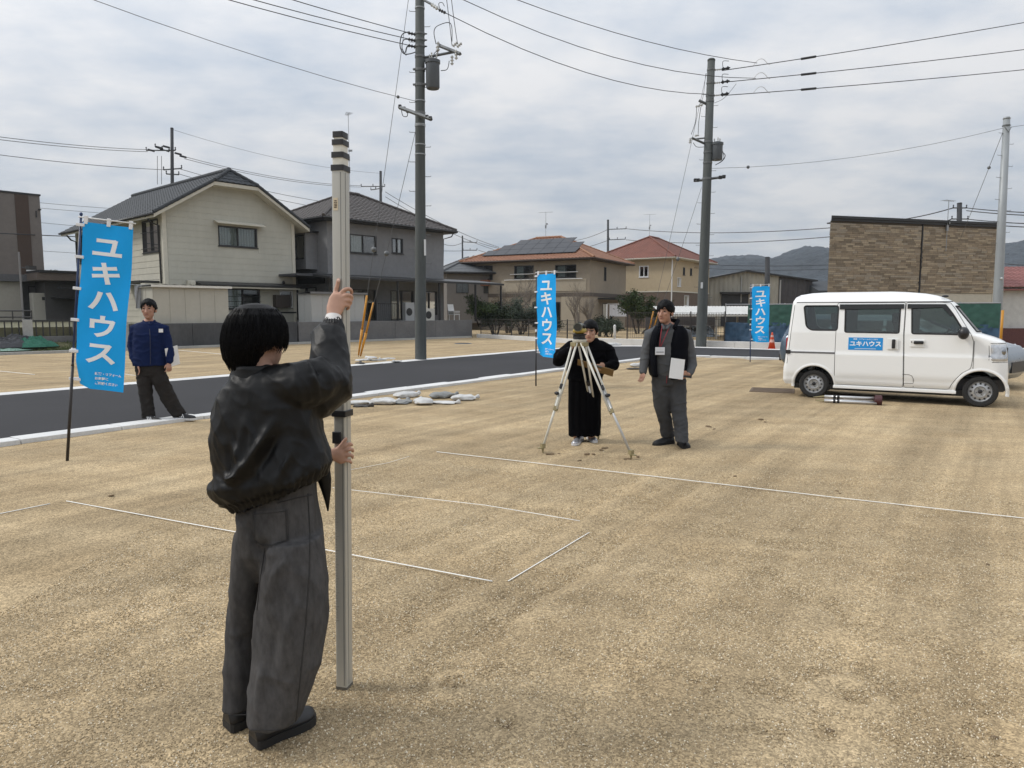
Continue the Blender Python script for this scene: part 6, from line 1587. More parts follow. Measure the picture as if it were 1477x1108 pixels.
# ------------------------------------------------------------------ other cars
def car(name, label, loc, rz, paint, L=3.9, Wd=1.68, detail=True):
    t = T(name, label, 'car', loc, rz); k = L / 3.9
    ZB = [.2, .3, .5, .62, .75, .86, .93, .98, 1.0]; XF = [3.78, 3.87, 3.9, 3.89, 3.86, 3.76, 3.5, 3.05, 2.85]; XR = [.1, .02, .0, .01, .03, .05, .08, .1, .11]; IN = [.09, .03, .01, .0, .0, .01, .03, .06, .08]
    def ring(z, xf, xr, ins, rf=.28, rr=.2):
        xf *= k; xr *= k; y0, y1 = ins, Wd - ins; P = []
        for cx, cy, a0, r in ((xr + rr, y0 + rr, 180, rr), (xf - rf, y0 + rf, 270, rf), (xf - rf, y1 - rf, 0, rf), (xr + rr, y1 - rr, 90, rr)):
            for j in range(9): a = R(a0 + 90 * j / 8); P.append(Vector((cx + r * math.cos(a), cy + r * math.sin(a), z)))
        out = []
        for q, (a, b) in enumerate(zip(P, P[1:] + P[:1])):
            n = 8 if q % 9 == 8 else 1
            out += [a.lerp(b, j / n) for j in range(n)]
        return out
    m = MB(); rows = [ring(ZB[i], XF[i], XR[i], IN[i]) for i in range(9)]; n = len(rows[0]); m.grid(rows, True); m.add(rows[0], [tuple(range(n - 1, -1, -1))]); m.add(rows[-1], [tuple(range(n))])
    me = m.mesh('body'); bm = bmesh.new(); bm.from_mesh(me); bmesh.ops.remove_doubles(bm, verts=bm.verts, dist=1e-5); bmesh.ops.recalc_face_normals(bm, faces=bm.faces); bm.to_mesh(me); bm.free()
    me = boolean(me, [cyl(x * k, .29, .335, y0, y1, 28) for x in (.68, 3.12) for y0, y1 in ((-.2, .28), (Wd - .28, Wd + .2))])
    b = link('body', me, paint, t, auto=32)
    ZC = [.985, 1.1, 1.25, 1.38, 1.46, 1.50, 1.515]; XF2 = [2.80, 2.55, 2.22, 1.95, 1.75, 1.55, 1.3]; XR2 = [.12, .16, .24, .34, .44, .58, .8]; I2 = [.07, .10, .15, .20, .26, .34, .5]
    m = MB(); rows = [ring(ZC[i], XF2[i], XR2[i], I2[i], .22, .22) for i in range(4)]; m.grid(rows, True); m.build('window', M_CARGL, t, auto=40)
    m = MB(); rows = [ring(ZC[i], XF2[i], XR2[i], I2[i] - .002, .22, .22) for i in range(3, 7)]; n = len(rows[0]); m.grid(rows, True); m.add(rows[-1], [tuple(range(n))]); m.build('roof', paint, t, auto=40)
    m = MB()
    for pl in ([(2.80, .985), (2.66, .985), (1.86, 1.40), (1.98, 1.40)], [(1.55, .985), (1.47, .985), (1.44, 1.40), (1.52, 1.40)], [(.12, .985), (.5, .985), (.62, 1.40), (.33, 1.40)]):
        for s_ in (0, 1): m.prism(pl, lambda a, b_, d: (a * k, (np.interp(b_, ZC, I2) - .012 + d) if not s_ else Wd - (np.interp(b_, ZC, I2) - .012 + d), b_), 0, .02)
    m.build('pillar', paint, t)
    for x in (.68, 3.12):
        for y, s_ in ((.11, -1), (Wd - .11, 1)): wheel(t, x * k, y, .29, .17, s_, .19)
    for s_ in (0, 1):
        fy = (lambda y: y) if not s_ else (lambda y: Wd - y)
        m = MB(); m.add([(3.86 * k, fy(.40), .66), (3.68 * k, fy(.05), .70), (3.50 * k, fy(.012), .83), (3.62 * k, fy(.10), .90), (3.80 * k, fy(.38), .80), (3.6 * k, fy(.3), .75)], [(0, 1, 2, 3, 4), (0, 4, 5), (4, 3, 5), (3, 2, 5), (2, 1, 5), (1, 0, 5)]); m.build('headlight', M_LAMP, t)
        m = MB(); m.add([(.035, fy(.30), .74), (.07, fy(.10), .74), (.16, fy(.03), .76), (.17, fy(.04), .88), (.10, fy(.10), .90), (.06, fy(.30), .88), (.2, fy(.3), .8)], [(0, 1, 4, 5), (1, 2, 3, 4), (0, 5, 6), (5, 4, 6), (4, 3, 6), (3, 2, 6), (2, 1, 6), (1, 0, 6)]); m.build('tail_light', _MC['tail lamp red'], t)
        m = MB(); m.ell((2.45 * k, fy(-.06), 1.03), (.07, .10, .07)); m.build('mirror', paint, t, smooth=True)
    m = MB(); m.b2(3.885 * k, 3.91 * k, .4, Wd - .4, .34, .56); m.build('grille', M_PLAS, t); m = MB(); m.b2(-.012, .05, .2, Wd - .2, .26, .46); m.build('rear_bumper', M_PLAS, t, bevel=.02); m = MB(); m.b2(.3 * k, 3.6 * k, .15, Wd - .15, .17, .24); m.build('underside', M_RUB, t)
    return t
M_CARGL = M('dark car glass', (.018, .022, .025), .06, 0, spec=.7)
M_CBLUE = M('slate blue car paint', (.085, .125, .175), .3, .03, 3, coat=.7, metal=.3); M_CSIL = M('blue grey car paint', (.15, .185, .225), .3, .03, 3, coat=.7, metal=.3); M_CWHT = M('white car paint', (.62, .63, .63), .3, .02, 3, coat=.6)
cd = Vector((math.cos(va), math.sin(va), 0)); cn = Vector((-cd.y, cd.x, 0))
car('parked_car', 'slate blue hatchback parked just behind the rear of the white van', tuple(Vector((7.2, 19.3, 0)) - cn * 0), va, M_CBLUE)
ca_ = R(-50); q = Vector((10.45, 14.7, 0)) - Vector((math.cos(ca_), math.sin(ca_), 0)) * 3.9 - Vector((-math.sin(ca_), math.cos(ca_), 0)) * .84; car('parked_car', 'blue grey hatchback whose front sticks out past the front of the white van', (q.x, q.y, 0), ca_, M_CSIL)
car('parked_car', 'white hatchback under the pale carport roof behind the road bend pole', (10.2, 45.4, -.8), R(20), M_CWHT, 3.8)
car('parked_car', 'silver car deep under the pale carport roof behind the small banner', (13.4, 47.0, -.8), R(165), M_CSIL, 3.8)

# ------------------------------------------------------------------ things lying about
M_BAG = M('sandbag weave', (.50, .50, .49), .85, .12, 14, .35, 160, var2=.15, scale2=5); M_BAGG = M('grey sandbag', (.22, .225, .22), .85, .2, 14, .35, 160); M_BAGD = M('dark soaked sandbag', (.045, .04, .035), .8, .2, 12, .3, 120); M_BAGO = M('orange sack', (.32, .12, .035), .8, .2, 12, .3, 120)
def sandbag(label, px, py, L, W, h, rz, mat, seed, z0=0.0, grp='sandbags along the kerbs'):
    L *= .88; W *= .88; p = G(px, py, z0); m = MB(); nu, nv = 26, 14; rows = []
    for j in range(nv + 1):
        v = -1 + 2 * j / nv; r = []
        for i in range(nu):
            a = 2 * math.pi * i / nu; s_ = math.copysign(abs(math.sin(a)) ** .75, math.sin(a)); c = math.copysign(abs(math.cos(a)) ** .75, math.cos(a))
            e = (1 - abs(v) ** 3.2) ** .5 if abs(v) < 1 else 0.02
            if v > .8: e = max(e * .8, .10 + .35 * max(0, (v - .9) * 8))
            f = 1 + .28 * mnoise.noise((v * 2.2 + seed, c * 1.2, s_ * 1.2 + seed)) + .10 * mnoise.noise((v * 7 + seed, c * 3, s_ * 3))
            z = (h * .42 * s_ * e * f + h * .28)
            r.append((v * L / 2, W / 2 * c * (.55 + .45 * e) * f, max(z, -.02 + .002 * i)))
        rows.append(r)
    m.grid(rows, True); m.add(rows[0], [tuple(range(nu))]); m.add(rows[-1], [tuple(range(nu - 1, -1, -1))])
    t = T('sandbag', label, 'sandbag', (p.x, p.y, z0), rz, grp); m.build('sack', mat, t, smooth=True)
    q = MB(); q.lathe([(.035, 0), (.02, .03), (.045, .09), (.03, .11)], 8, (1, 0, .2), (L / 2 - .03, 0, h * .3)); q.build('tied_neck', mat, t, smooth=True)
    return t
kr = RANG
sandbag('plump white sandbag nearest the raised rod beside the near kerb', 552, 583, .52, .34, .15, kr - .9, M_BAG, 1)
sandbag('white sandbag leaning against the near kerb behind the others', 586, 573, .55, .32, .15, kr - .2, M_BAG, 2)
sandbag('white sandbag in the middle of the pile by the near kerb', 611, 583, .48, .34, .15, kr + .9, M_BAG, 3)
sandbag('greyish sandbag at the back of the pile by the near kerb', 638, 574, .55, .32, .16, kr - .5, M_BAGG, 4)
sandbag('white sandbag at the far end of the pile by the near kerb', 668, 577, .50, .30, .14, kr - .8, M_BAG, 5)
sandbag('flat grey sandbag pressed between two plump white ones', 580, 582, .42, .34, .09, kr + .3, M_BAGG, 6)
sandbag('half empty white sandbag in front of the greyish one', 640, 582, .50, .30, .06, kr - 1.2, M_BAG, 7)
sandbag('long white sandbag lying behind the raised rod', 517, 583, .52, .26, .09, kr - .6, M_BAG, 8)
sandbag('dark wet sandbag lying by the raised rod', 521, 587, .30, .22, .05, kr - 1.0, M_BAGD, 9)
sandbag('orange sack partly hidden by the leather jacket', 470, 594, .30, .24, .12, .4, M_BAGO, 10); sandbag('black sack under the orange one', 466, 599, .40, .26, .05, .2, M_BAGD, 11)
for i, (px, py, l, h, mt, lab) in enumerate([(522, 521, .5, .10, M_BAG, 'white sandbag on the far kerb nearest the raised rod'), (519, 525, .3, .07, M_BAGD, 'dark sandbag on the far kerb'), (535, 518, .5, .13, M_BAG, 'white sandbag at the back on the far kerb'), (547, 521, .5, .09, M_BAGG, 'grey sandbag lying on the far kerb'), (560, 519, .55, .09, M_BAG, 'long white sandbag on the far kerb nearest the tall pole'), (572, 522, .4, .06, M_BAG, 'flat white sandbag at the end of the far kerb row')]):
    sandbag(lab, px, py, l, .3, h, kr + i * .7, mt, 20 + i, .06)
sandbag('white sandbag by the near kerb between the surveyor and the vest wearing man', 921, 529, .55, .34, .16, .2, M_BAG, 31); sandbag('dark sandbag by the near kerb between the surveyor and the vest wearing man', 915, 533, .5, .3, .07, .1, M_BAGD, 32)
sandbag('white sandbag beyond the road behind the surveyor', 884, 499, .8, .4, .2, .3, M_BAG, 33, .05)

# strings pegged out on the ground
M_STR = M('white marking tape', (.82, .81, .77), .8, .04, 20)
def string_line(label, pts, r=.0055, far=False):
    P = [G(*q) for q in pts]; out = []
    for a, b in zip(P, P[1:]):
        n = max(2, int((b - a).length / .12))
        out += [a.lerp(b, i / n) for i in range(n)]
    out.append(P[-1]); o0 = Vector((P[0].x, P[0].y, 0))
    t = T('marking_string', label, 'string', o0); m = MB(); n = len(out) - 1; hs = [lot_h(p.x, p.y) for p in out]; h0, h1 = hs[0], hs[-1]
    lift = min(.03, max(h - (h0 + (h1 - h0) * i / n) for i, h in enumerate(hs))) + .004
    m.tube([Vector((p.x, p.y, h0 + (h1 - h0) * i / n + lift)) - o0 for i, p in enumerate(out)], [(r * .5, r) for _ in out], 6); m.build('tape', M_STR, t, smooth=True)
    return t
string_line('long white string passing behind the legs of the leather jacketed person', [(96, 724), (340, 770), (465, 795.5), (710, 843)])
string_line('short white string running to the corner in the middle of the lot', [(733, 842), (850, 769)], .0042)
string_line('thin white string from the leather jacket to the inner corner', [(480, 706), (700, 733), (836, 757)], .0045)
string_line('longest white string crossing the lot in front of the tripod', [(630, 653.5), (900, 684), (1200, 719), (1490, 751)], .0062)
string_line('short white string at the edge of the lot in front of the tall banner', [(-30, 748), (72, 727)], .006)
string_line('faint white string beside the raised rod', [(500, 680), (560, 669), (590, 660)], .003)
string_line('white string on the far lot left of the tall banner', [(-30, 533), (50, 541)], .012)
string_line('white string on the far lot between the banner and the man in blue', [(165, 538), (195, 542)], .012)
string_line('white string on the far lot behind the man in blue', [(250, 505), (330, 512)], .014)
q = G(1114, 563); t = T('steel_plate', 'rusty steel plate lying flat on the sand near the rear of the van', 'plate', (q.x, q.y, .0), va + .15)
m = MB(); m.b2(-.42, .42, -.42, .42, -.01, .006); m.build('plate', M('rusty plate', (.12, .085, .058), .85, .25, 9, .5, 60), t, bevel=.004)
m = MB()
for i in range(7): m.b2(-.38, .38, -.37 + .12 * i, -.345 + .12 * i, .0062, .010)
m.build('ribs', _MC['rusty plate'], t)
q = G(50, 486 + 8); 
for px, py, s_ in ((668, 496, .25), ): p = G(px, py); t = T('drain_cover', 'small dark drain cover in the far lot below the grey wall', 'drain cover', (p.x, p.y, .0)); m = MB(); m.lathe([(.0, .035), (.33, .035), (.35, .0)], 24); m.build('cover', M_BAGD, t); m = MB(); m.lathe([(.36, .0), (.40, .03), (.44, .0)], 24, caps=False); m.build('rim', M_STEEL, t)

# ------------------------------------------------------------------ surveying gear
M_ALU = M('brushed aluminium', (.50, .50, .49), .42, .08, 9, metal=.55, stretch=(1, 1, .1)); M_ALUW = M('cream enamelled aluminium', (.60, .59, .53), .4, .08, 12, var2=.08)
M_BRASS = M('worn yellow bracket', (.25, .21, .11), .55, .2, 20); M_BLKP = M('black clamp', (.014, .014, .016), .45, .1, 20)
# staff
SB = G(497, 990); ST = Y(490.8, 191, 2.885); sd_ = (ST - SB); SL = sd_.length
qs = Vector((0, 0, 1)).rotation_difference(sd_.normalized()) @ Matrix.Rotation(R(-14), 3, 'Z').to_quaternion()
staff = T('survey_staff', 'tall square aluminium survey staff with black bands, held upright by the person in leather', 'survey staff', SB, rot=qs.to_euler())
M_STAFF = M('staff aluminium', (.46, .455, .42), .40, .08, 6, metal=.35, stretch=(3, 3, .25), var2=.08, scale2=2)
def hz(py):                                                    # height along the staff seen at row py
    d = _ray(497 - 6.2 * (990 - py) / 800, py); t = 2.885 / d[1]; return (1.58 + d[2] * t) / sd_.z * SL
def sect(m, a, b, z0, z1, g=.006):
    pl = rounded([(-a / 2, -b / 2), (a / 2, -b / 2), (a / 2, b / 2), (-a / 2, b / 2)], g, 3); m.prism(pl, lambda x, y, d: (x, y, d), z0, z1)
m = MB(); A_, B_ = .049, .058; sect(m, A_, B_, 0, hz(240)); 
main = m.build('main_section', M_STAFF, staff, auto=40)
m = MB(); m.b2(.013, .0155, -B_ / 2 - .0012, -B_ / 2 - .0002, .02, hz(250)); m.b2(A_ / 2 + .0002, A_ / 2 + .0012, -.010, -.008, .02, hz(250)); m.build('groove', M('groove shadow grey', (.17, .17, .165), .6), main)
m = MB(); sect(m, A_ * .985, B_ * .985, -.012, 0); sect(m, A_ + .003, B_ + .003, .0, .012); m.build('foot_plate', M('worn staff foot', (.12, .11, .09), .7, .2, 30), staff)
for i, (y0, y1, k) in enumerate([(239.8, 248, 1.05), (221.3, 229.3, .98), (203.2, 211, .91), (191.5, 199.8, .82)]):
    m = MB(); sect(m, A_ * k + .004, B_ * k + .004, hz(y1), hz(y0)); m.build('black_band', M_BLKP, staff, auto=40)
    if i < 3: nx = [229.3, 211, 199.8][i]; kk = [.92, .85, .76][i]; m = MB(); sect(m, A_ * kk, B_ * kk, hz(y0) - .002, hz(nx) + .002); m.build('upper_section', M_ALUW, staff, auto=40)
m = MB(); sect(m, A_ + .014, B_ + .014, hz(600), hz(591)); m.build('clamp', M_BLKP, staff, bevel=.002); m = MB(); m.b2(-A_ / 2 - .002, .010, -B_ / 2 - .012, -B_ / 2 - .0004, hz(638), hz(621)); m.build('level_case', M_BLKP, staff, bevel=.003)
m = MB(); m.b2(-.017, .003, -B_ / 2 - .0016, -B_ / 2 - .0004, hz(305), hz(287)); st_ = m.build('sticker', M('cream sticker', (.55, .47, .34), .6), staff)
for z0, z1, x0_, x1_ in ((.2, .28, .2, .75), (.32, .40, .25, .8), (.45, .52, .2, .8), (.58, .66, .2, .5), (.58, .66, .6, .8), (.72, .8, .25, .75)):
    m = MB(); a, b = hz(305), hz(287); m.b2(-.017 + .02 * x0_, -.017 + .02 * x1_, -B_ / 2 - .0024, -B_ / 2 - .0016, a + (b - a) * z0, a + (b - a) * z1); m.build('printed_mark', M('sticker ink', (.09, .07, .05), .7), st_)
m = MB()
for i in range(40): m.b2(-A_ / 2 + .004, -A_ / 2 + (.018 if i % 5 == 0 else .011), -B_ / 2 - .0010, -B_ / 2 - .0002, .30 + i * .012, .302 + i * .012)
m.build('scale_marks', M('scale print', (.25, .24, .22), .6), staff)
# tripod
TH = Vector((.772, 8.17, 1.265)); feet = [G(783, 653), G(910, 663), G(863, 634)]
tp = T('tripod', 'cream aluminium surveying tripod with splayed legs standing in front of the surveyor', 'tripod', (TH.x, TH.y, 0))
to = Vector((TH.x, TH.y, 0)); hd = TH - to
m = MB(); m.lathe([(.0, -.03), (.075, -.03), (.085, -.015), (.085, .0), (.06, .004), (0, .004)], 24, o=hd); m.build('head_plate', M_ALUW, tp, auto=40)
for i, f in enumerate(feet):
    f = f - to; dirh = Vector((f.x, f.y, 0)).normalized(); tan = Vector((-dirh.y, dirh.x, 0)); top = hd + dirh * .065 - Vector((0, 0, .035)); d = f - top; Ll = d.length; d = d / Ll
    lg = MB(); up_end = top + d * Ll * .60
    for s_ in (-1, 1): lg.tube([top + tan * .042 * s_, up_end + tan * .026 * s_], .0125, 10)
    leg = lg.build('leg', M_ALUW, tp, smooth=True)
    q = MB(); q.box(top + d * .02, (.05, .10, .05), math.atan2(dirh.y, dirh.x)); q.build('hinge', M_BRASS, leg, bevel=.008)
    q = MB(); q.tube([top + d * Ll * .42, f + Vector((0, 0, .06))], [.015, .0135], 10); q.build('lower_leg', M_ALU if i != 0 else M_ALUW, leg, smooth=True)
    for k_, w_ in ((.40, .075), (.60, .085)):
        q = MB(); c = top + d * Ll * k_; q.tube([c - d * .028, c + d * .028], .036, 4, up=tan); q.build('clamp', M_BLKP if k_ < .5 else M_BRASS, leg, bevel=.006)
    q = MB(); c = top + d * Ll * .46 - dirh.cross(d).normalized() * .0 + dirh * .045; q.lathe([(.018, -.025), (.022, 0), (.018, .025)], 10, tan, c); q.build('knob', M_BLKP, leg, smooth=True)
    q = MB(); q.tube([f + Vector((0, 0, .07)), f - Vector((0, 0, .03))], [.018, .004], 8); q.box(f + dirh * .03 + Vector((0, 0, .055)), (.07, .035, .012), math.atan2(dirh.y, dirh.x)); q.box(f + Vector((0, 0, .08)), (.045, .045, .05), math.atan2(dirh.y, dirh.x)); q.build('foot', M_BRASS, leg)
# level on top
lvl_s = 1.3
lv = T('auto_level', 'small yellow and black surveying level mounted on the tripod head', 'level instrument', TH + Vector((0, 0, .004)), math.atan2(2.88 - 8.17, -.71 - .77)); lv.scale = (1.3, 1.3, 1.3)
m = MB(); m.lathe([(.055, .0), (.058, .008), (.05, .012), (.05, .034), (.062, .038), (.062, .046), (.03, .05)], 24); m.build('base', M_BLKP, lv, auto=40)
for k in range(3): a = k * 2.09 + .5; m = MB(); m.lathe([(.013, .008), (.014, .02), (.013, .034)], 10, o=(.045 * math.cos(a), .045 * math.sin(a), 0)); m.build('foot_screw', M_BLKP, lv)
m = MB(); m.ell((-.01, 0, .078), (.085, .058, .034), None, 20, 12); m.b2(-.07, .05, -.05, .05, .06, .082); m.build('housing', M('level yellow', (.38, .28, .06), .4, .08, 20), lv, smooth=True)
m = MB(); m.tube([(-.09, 0, .108), (.02, 0, .108), (.03, 0, .108), (.10, 0, .108)], [.030, .032, .036, .038], 20); m.build('telescope', M('level grey green', (.11, .115, .09), .4, .08, 20), lv, auto=40); m = MB(); m.lathe([(.031, 0), (.031, .004)], 20, (1, 0, 0), (.099, 0, .108)); m.build('lens', M_CARGL, lv); m = MB(); m.tube([(-.09, 0, .108), (-.13, 0, .108)], [.016, .019], 14); m.build('eyepiece', M_BLKP, lv, smooth=True)
m = MB(); m.lathe([(.018, 0), (.018, .02), (.012, .024)], 12, (0, 1, 0), (.02, .03, .112)); m.build('focus_knob', M_BLKP, lv)
m = MB(); m.b2(-.05, .05, -.006, .006, .140, .150); m.build('sight', M_BLKP, lv)
# folded tripod on the sand
q0, q1 = G(1180, 576, .05), G(1270, 580, .05); u = q1 - q0
ft = T('folded_tripod', 'folded silver tripod with a dark red head lying on the sand beside the van', 'tripod', (q0.x, q0.y, 0), math.atan2(u.y, u.x)); L = u.length
for i, (y, z) in enumerate([(-.055, .035), (.055, .035), (0, .105)]):
    m = MB(); m.tube([(.10, y, z), (L - .06, y * 1.1, z)], .027, 12); lg = m.build('leg', M('bright aluminium', (.55, .55, .55), .3, .06, 9, metal=.7), ft, smooth=True)
    m = MB(); m.tube([(-.02 - .03 * i, y * .6, z * .8), (.10, y, z)], [.006, .018], 8); m.build('foot', M_BRASS, lg)
    for x in (.24, .30): m = MB(); m.tube([(x, y, z), (x + .04, y, z)], .032, 10); m.build('clamp', M_BLKP, lg)
m = MB(); m.lathe([(.02, -.07), (.085, -.06), (.095, .0), (.09, .05), (.03, .055)], 16, (1, 0, 0), (L - .03, 0, .075)); m.build('head', M('dark red head', (.055, .012, .014), .45, .1, 10), ft, auto=40)
# ------------------------------------------------------------------ people
M_SKIN = M('skin', (.46, .27, .195), .55, .08, 14, .12, 120, spec=.4, var2=.06, scale2=40)
M_SKIN2 = M('tanned skin', (.37, .20, .14), .55, .08, 14, .12, 120, spec=.4)
M_HAIR = M('black hair', (.0028, .0028, .0034), .45, .2, 60, .5, 200, spec=.10, stretch=(1, 1, .12))
M_EYE = M('dark eye', (.015, .01, .008), .2, 0); M_LIP = M('lip', (.30, .12, .10), .5, .05)
def ring(pl, pr, y, rb):
    """garment cross-section between the outline points pl and pr (row, column) at distance y"""
    a, b = Y(pl[0], pl[1], y), Y(pr[0], pr[1], y); return ((a + b) / 2, (b - a) / 2, Vector((0, rb, 0)))
def loft(mb, rings, n=36, sq=2.3, caps=True):
    rows = []
    for c, e1, e2 in rings:
        rw = []
        for k in range(n):
            a = 2 * math.pi * k / n; ca, sa = math.cos(a), math.sin(a)
            rw.append(Vector(c) + Vector(e1) * math.copysign(abs(ca) ** (2 / sq), ca) + Vector(e2) * math.copysign(abs(sa) ** (2 / sq), sa))
        rows.append(rw)
    mb.grid(rows, True)
    if caps: mb.add(rows[0], [tuple(range(n - 1, -1, -1))]); mb.add(rows[-1], [tuple(range(n))])
    return mb
def fold_fn(strokes):
    """explicit cloth folds: (point list, amplitude, width)"""
    segs = [(np.array([tuple(p) for p in pts]), amp, w) for pts, amp, w in strokes]
    def f(co):
        d = np.zeros(len(co))
        for P, amp, w in segs:
            best = np.full(len(co), 1e9); tt = np.zeros(len(co)); m = len(P) - 1
            for i in range(m):
                ab = P[i + 1] - P[i]; t = np.clip(((co - P[i]) @ ab) / max(1e-9, ab @ ab), 0, 1); q = co - (P[i] + t[:, None] * ab); dd = np.sqrt((q * q).sum(1))
                u = dd < best; best = np.where(u, dd, best); tt = np.where(u, (i + t) / m, tt)
            d += amp * np.exp(-np.abs(best / w) ** 1.5) * np.clip(np.sin(np.pi * np.clip(tt, .03, .97)) * 1.6, 0, 1)
        return d
    return f
def garment(name, mb, mat, parent, voxel=.008, smooth=5, disp=None, folds=None, post=None, label=None, post_smooth=0, auto=None):
    me = solid(mb.mesh(name), voxel, smooth); n = len(me.vertices)
    co = np.empty(n * 3); me.vertices.foreach_get('co', co); co = co.reshape(-1, 3); no = np.empty(n * 3); me.vertex_normals.foreach_get('vector', no); no = no.reshape(-1, 3)
    d = np.zeros(n)
    if disp: d += np.array([disp(Vector(c), Vector(m_)) for c, m_ in zip(co, no)])
    if folds: d += folds(co)
    co = co + no * d[:, None]
    if post: co = post(co)
    inv = np.array(parent.matrix_basis.inverted()); co = co @ inv[:3, :3].T + inv[:3, 3]
    me.vertices.foreach_set('co', co.astype(np.float32).ravel()); me.update()
    me.materials.clear(); o = link(name, me, mat, parent, smooth=True, label=label)
    if post_smooth: s_ = o.modifiers.new('relax', 'SMOOTH'); s_.factor = .5; s_.iterations = post_smooth
    return o
def wrinkle(amp, sx, sz, seed, ridge=True, lo=None):
    def f(c, n):
        v = mnoise.noise((c.x * sx + seed, c.y * sx, c.z * sz)) + .5 * mnoise.noise((c.x * sx * 2.1, c.y * sx * 2.1 + seed, c.z * sz * 2.3))
        if ridge: v = (1 - min(1, abs(v) * 2.2)) ** 2 - .3
        return amp * v * (1 if lo is None else lo(c))
    return f
def head_parts(mb, c, f, up, neck, s=1.0, nr=.053):
    f = (f - up * f.dot(up)).normalized() if True else f; sd = f.cross(up); mt = Matrix((sd, f, up)).transposed()
    L = lambda a, b, d: c + sd * a * s + f * b * s + up * d * s
    mb.ell(L(0, -.012, .022), (.074 * s, .092 * s, .084 * s), mt, 24, 16); mb.ell(L(0, .022, -.04), (.058 * s, .062 * s, .075 * s), mt, 20, 14)
    mb.ell(L(0, .045, -.088), (.034 * s, .034 * s, .028 * s), mt, 14, 10); mb.ell(L(0, .0, -.062), (.054 * s, .05 * s, .04 * s), mt, 16, 10)
    mb.rtube([L(0, .078, .008), L(0, .094, -.018), L(0, .104, -.036)], [.008 * s, .010 * s, .014 * s], 10)
    for q in (-1, 1): mb.ell(L(q * .073, -.012, -.012), (.011 * s, .020 * s, .032 * s), mt, 10, 8); mb.ell(L(q * .034, .06, -.02), (.022 * s, .018 * s, .02 * s), mt, 10, 8)
    mb.rtube([L(0, -.012, -.055), neck], [nr * .95, nr], 16)
    return L, mt
def face_parts(par, L, mt, s=1.0, brow=True):
    W_ = lambda m, nm, mat: m.build(nm, mat, par, world=True, smooth=True)
    for q in (-1, 1):
        m = MB(); m.ell(L(q * .031, .0765, .006), (.0125 * s, .006 * s, .0055 * s), mt, 10, 8); W_(m, 'eye', M_EYE)
        if brow: m = MB(); m.tube([L(q * .014, .0835, .026), L(q * .032, .082, .031), L(q * .049, .071, .026)], [.003, .0042, .002], 6); W_(m, 'eyebrow', M_HAIR)
    m = MB(); m.tube([L(-.022, .078, -.062), L(-.01, .086, -.060), L(0, .088, -.061), L(.01, .086, -.060), L(.022, .078, -.062)], [.002, .005, .0055, .005, .002], 8); W_(m, 'mouth', M_LIP)
def hair_cap(par, L, mt, c, s, line, back, puff, seed, side=-.01, fringe=None, nm='hair'):
    """line: hairline height over the forehead, back: how far down the nape, side: sideburn height"""
    m = MB(); nu, nv = 84, 60; rows = []
    for j in range(nv + 1):
        th = math.pi * (j + .02) / (nv + .04); rw = []
        for i in range(nu):
            ph = 2 * math.pi * i / nu
            x, y, z = math.sin(th) * math.cos(ph), math.sin(th) * math.sin(ph), math.cos(th)
            k = 1.07 + puff * (.5 * mnoise.noise((x * 2.2 + seed, y * 2.2, z * 2.2)) + .25 * mnoise.noise((x * 14, y * 14 + seed, z * 3)) + .15 * mnoise.noise((x * 34, y * 34 + seed, z * 5)))
            a, b, d = x * .081 * k, y * .098 * k - .012, z * .092 * k + .026
            if d < 0: a *= 1 + .10 * d / .05; d = .026 + z * .092
            lim = line + (.018 * mnoise.noise((a * 60, seed, 0)) if fringe is None else fringe(a))
            front = b > .015 + .0 * abs(a)
            low = back if b < -.02 else side + (back - side) * max(0, min(1, (.02 - b) / .04))
            hide = (front and d < lim - max(0, (abs(a) - .055)) * 1.6) or (d < low + .006 * mnoise.noise((ph * 8, seed, 1)))
            if hide: a, b, d = a * .78, b * .72, max(d, -.11) * .9
            rw.append(L(a, b, d))
        rows.append(rw)
    m.grid(rows, True); return m.build(nm, M_HAIR, par, world=True, smooth=True)
def hand(mb, w, palm, fdir, thumb, s=1.0, curl=.5, nrm=None, spread=.16):
    """five-fingered hand: wrist w, palm end `palm`, finger direction, thumb side vector, palm normal"""
    ax = (palm - w).normalized(); th = (thumb - ax * thumb.dot(ax)).normalized(); nn = nrm if nrm is not None else ax.cross(th)
    mb.rtube([w, w.lerp(palm, .5), palm], [(.024 * s, .016 * s), (.036 * s, .014 * s), (.038 * s, .012 * s)], 14, up=th)
    for k in range(4):
        off = (.030, .010, -.010, -.029)[k]; Ln = (.068, .076, .070, .055)[k] * s; d = (fdir + th * (off * spread / .03)).normalized(); p = palm + th * off * s - ax * .004; pts = [p]
        for q in range(3):
            d = (d + nn * curl * (.5 + .4 * q)).normalized(); p = p + d * Ln * (.45, .32, .25)[q]; pts.append(p)
        mb.rtube([pts[0] - fdir * .014] + pts, [.0088 * s, .0088 * s, .0082 * s, .0076 * s, .0066 * s], 10)
    b = w.lerp(palm, .35) + th * .026 * s; d = (ax * .75 + th * .65 + nn * curl * .5).normalized(); e = (ax + th * .25 + nn * curl * .6).normalized()
    mb.rtube([b - th * .012, b + d * .030 * s, b + d * .030 * s + e * .034 * s], [.0135 * s, .0110 * s, .0085 * s], 10)
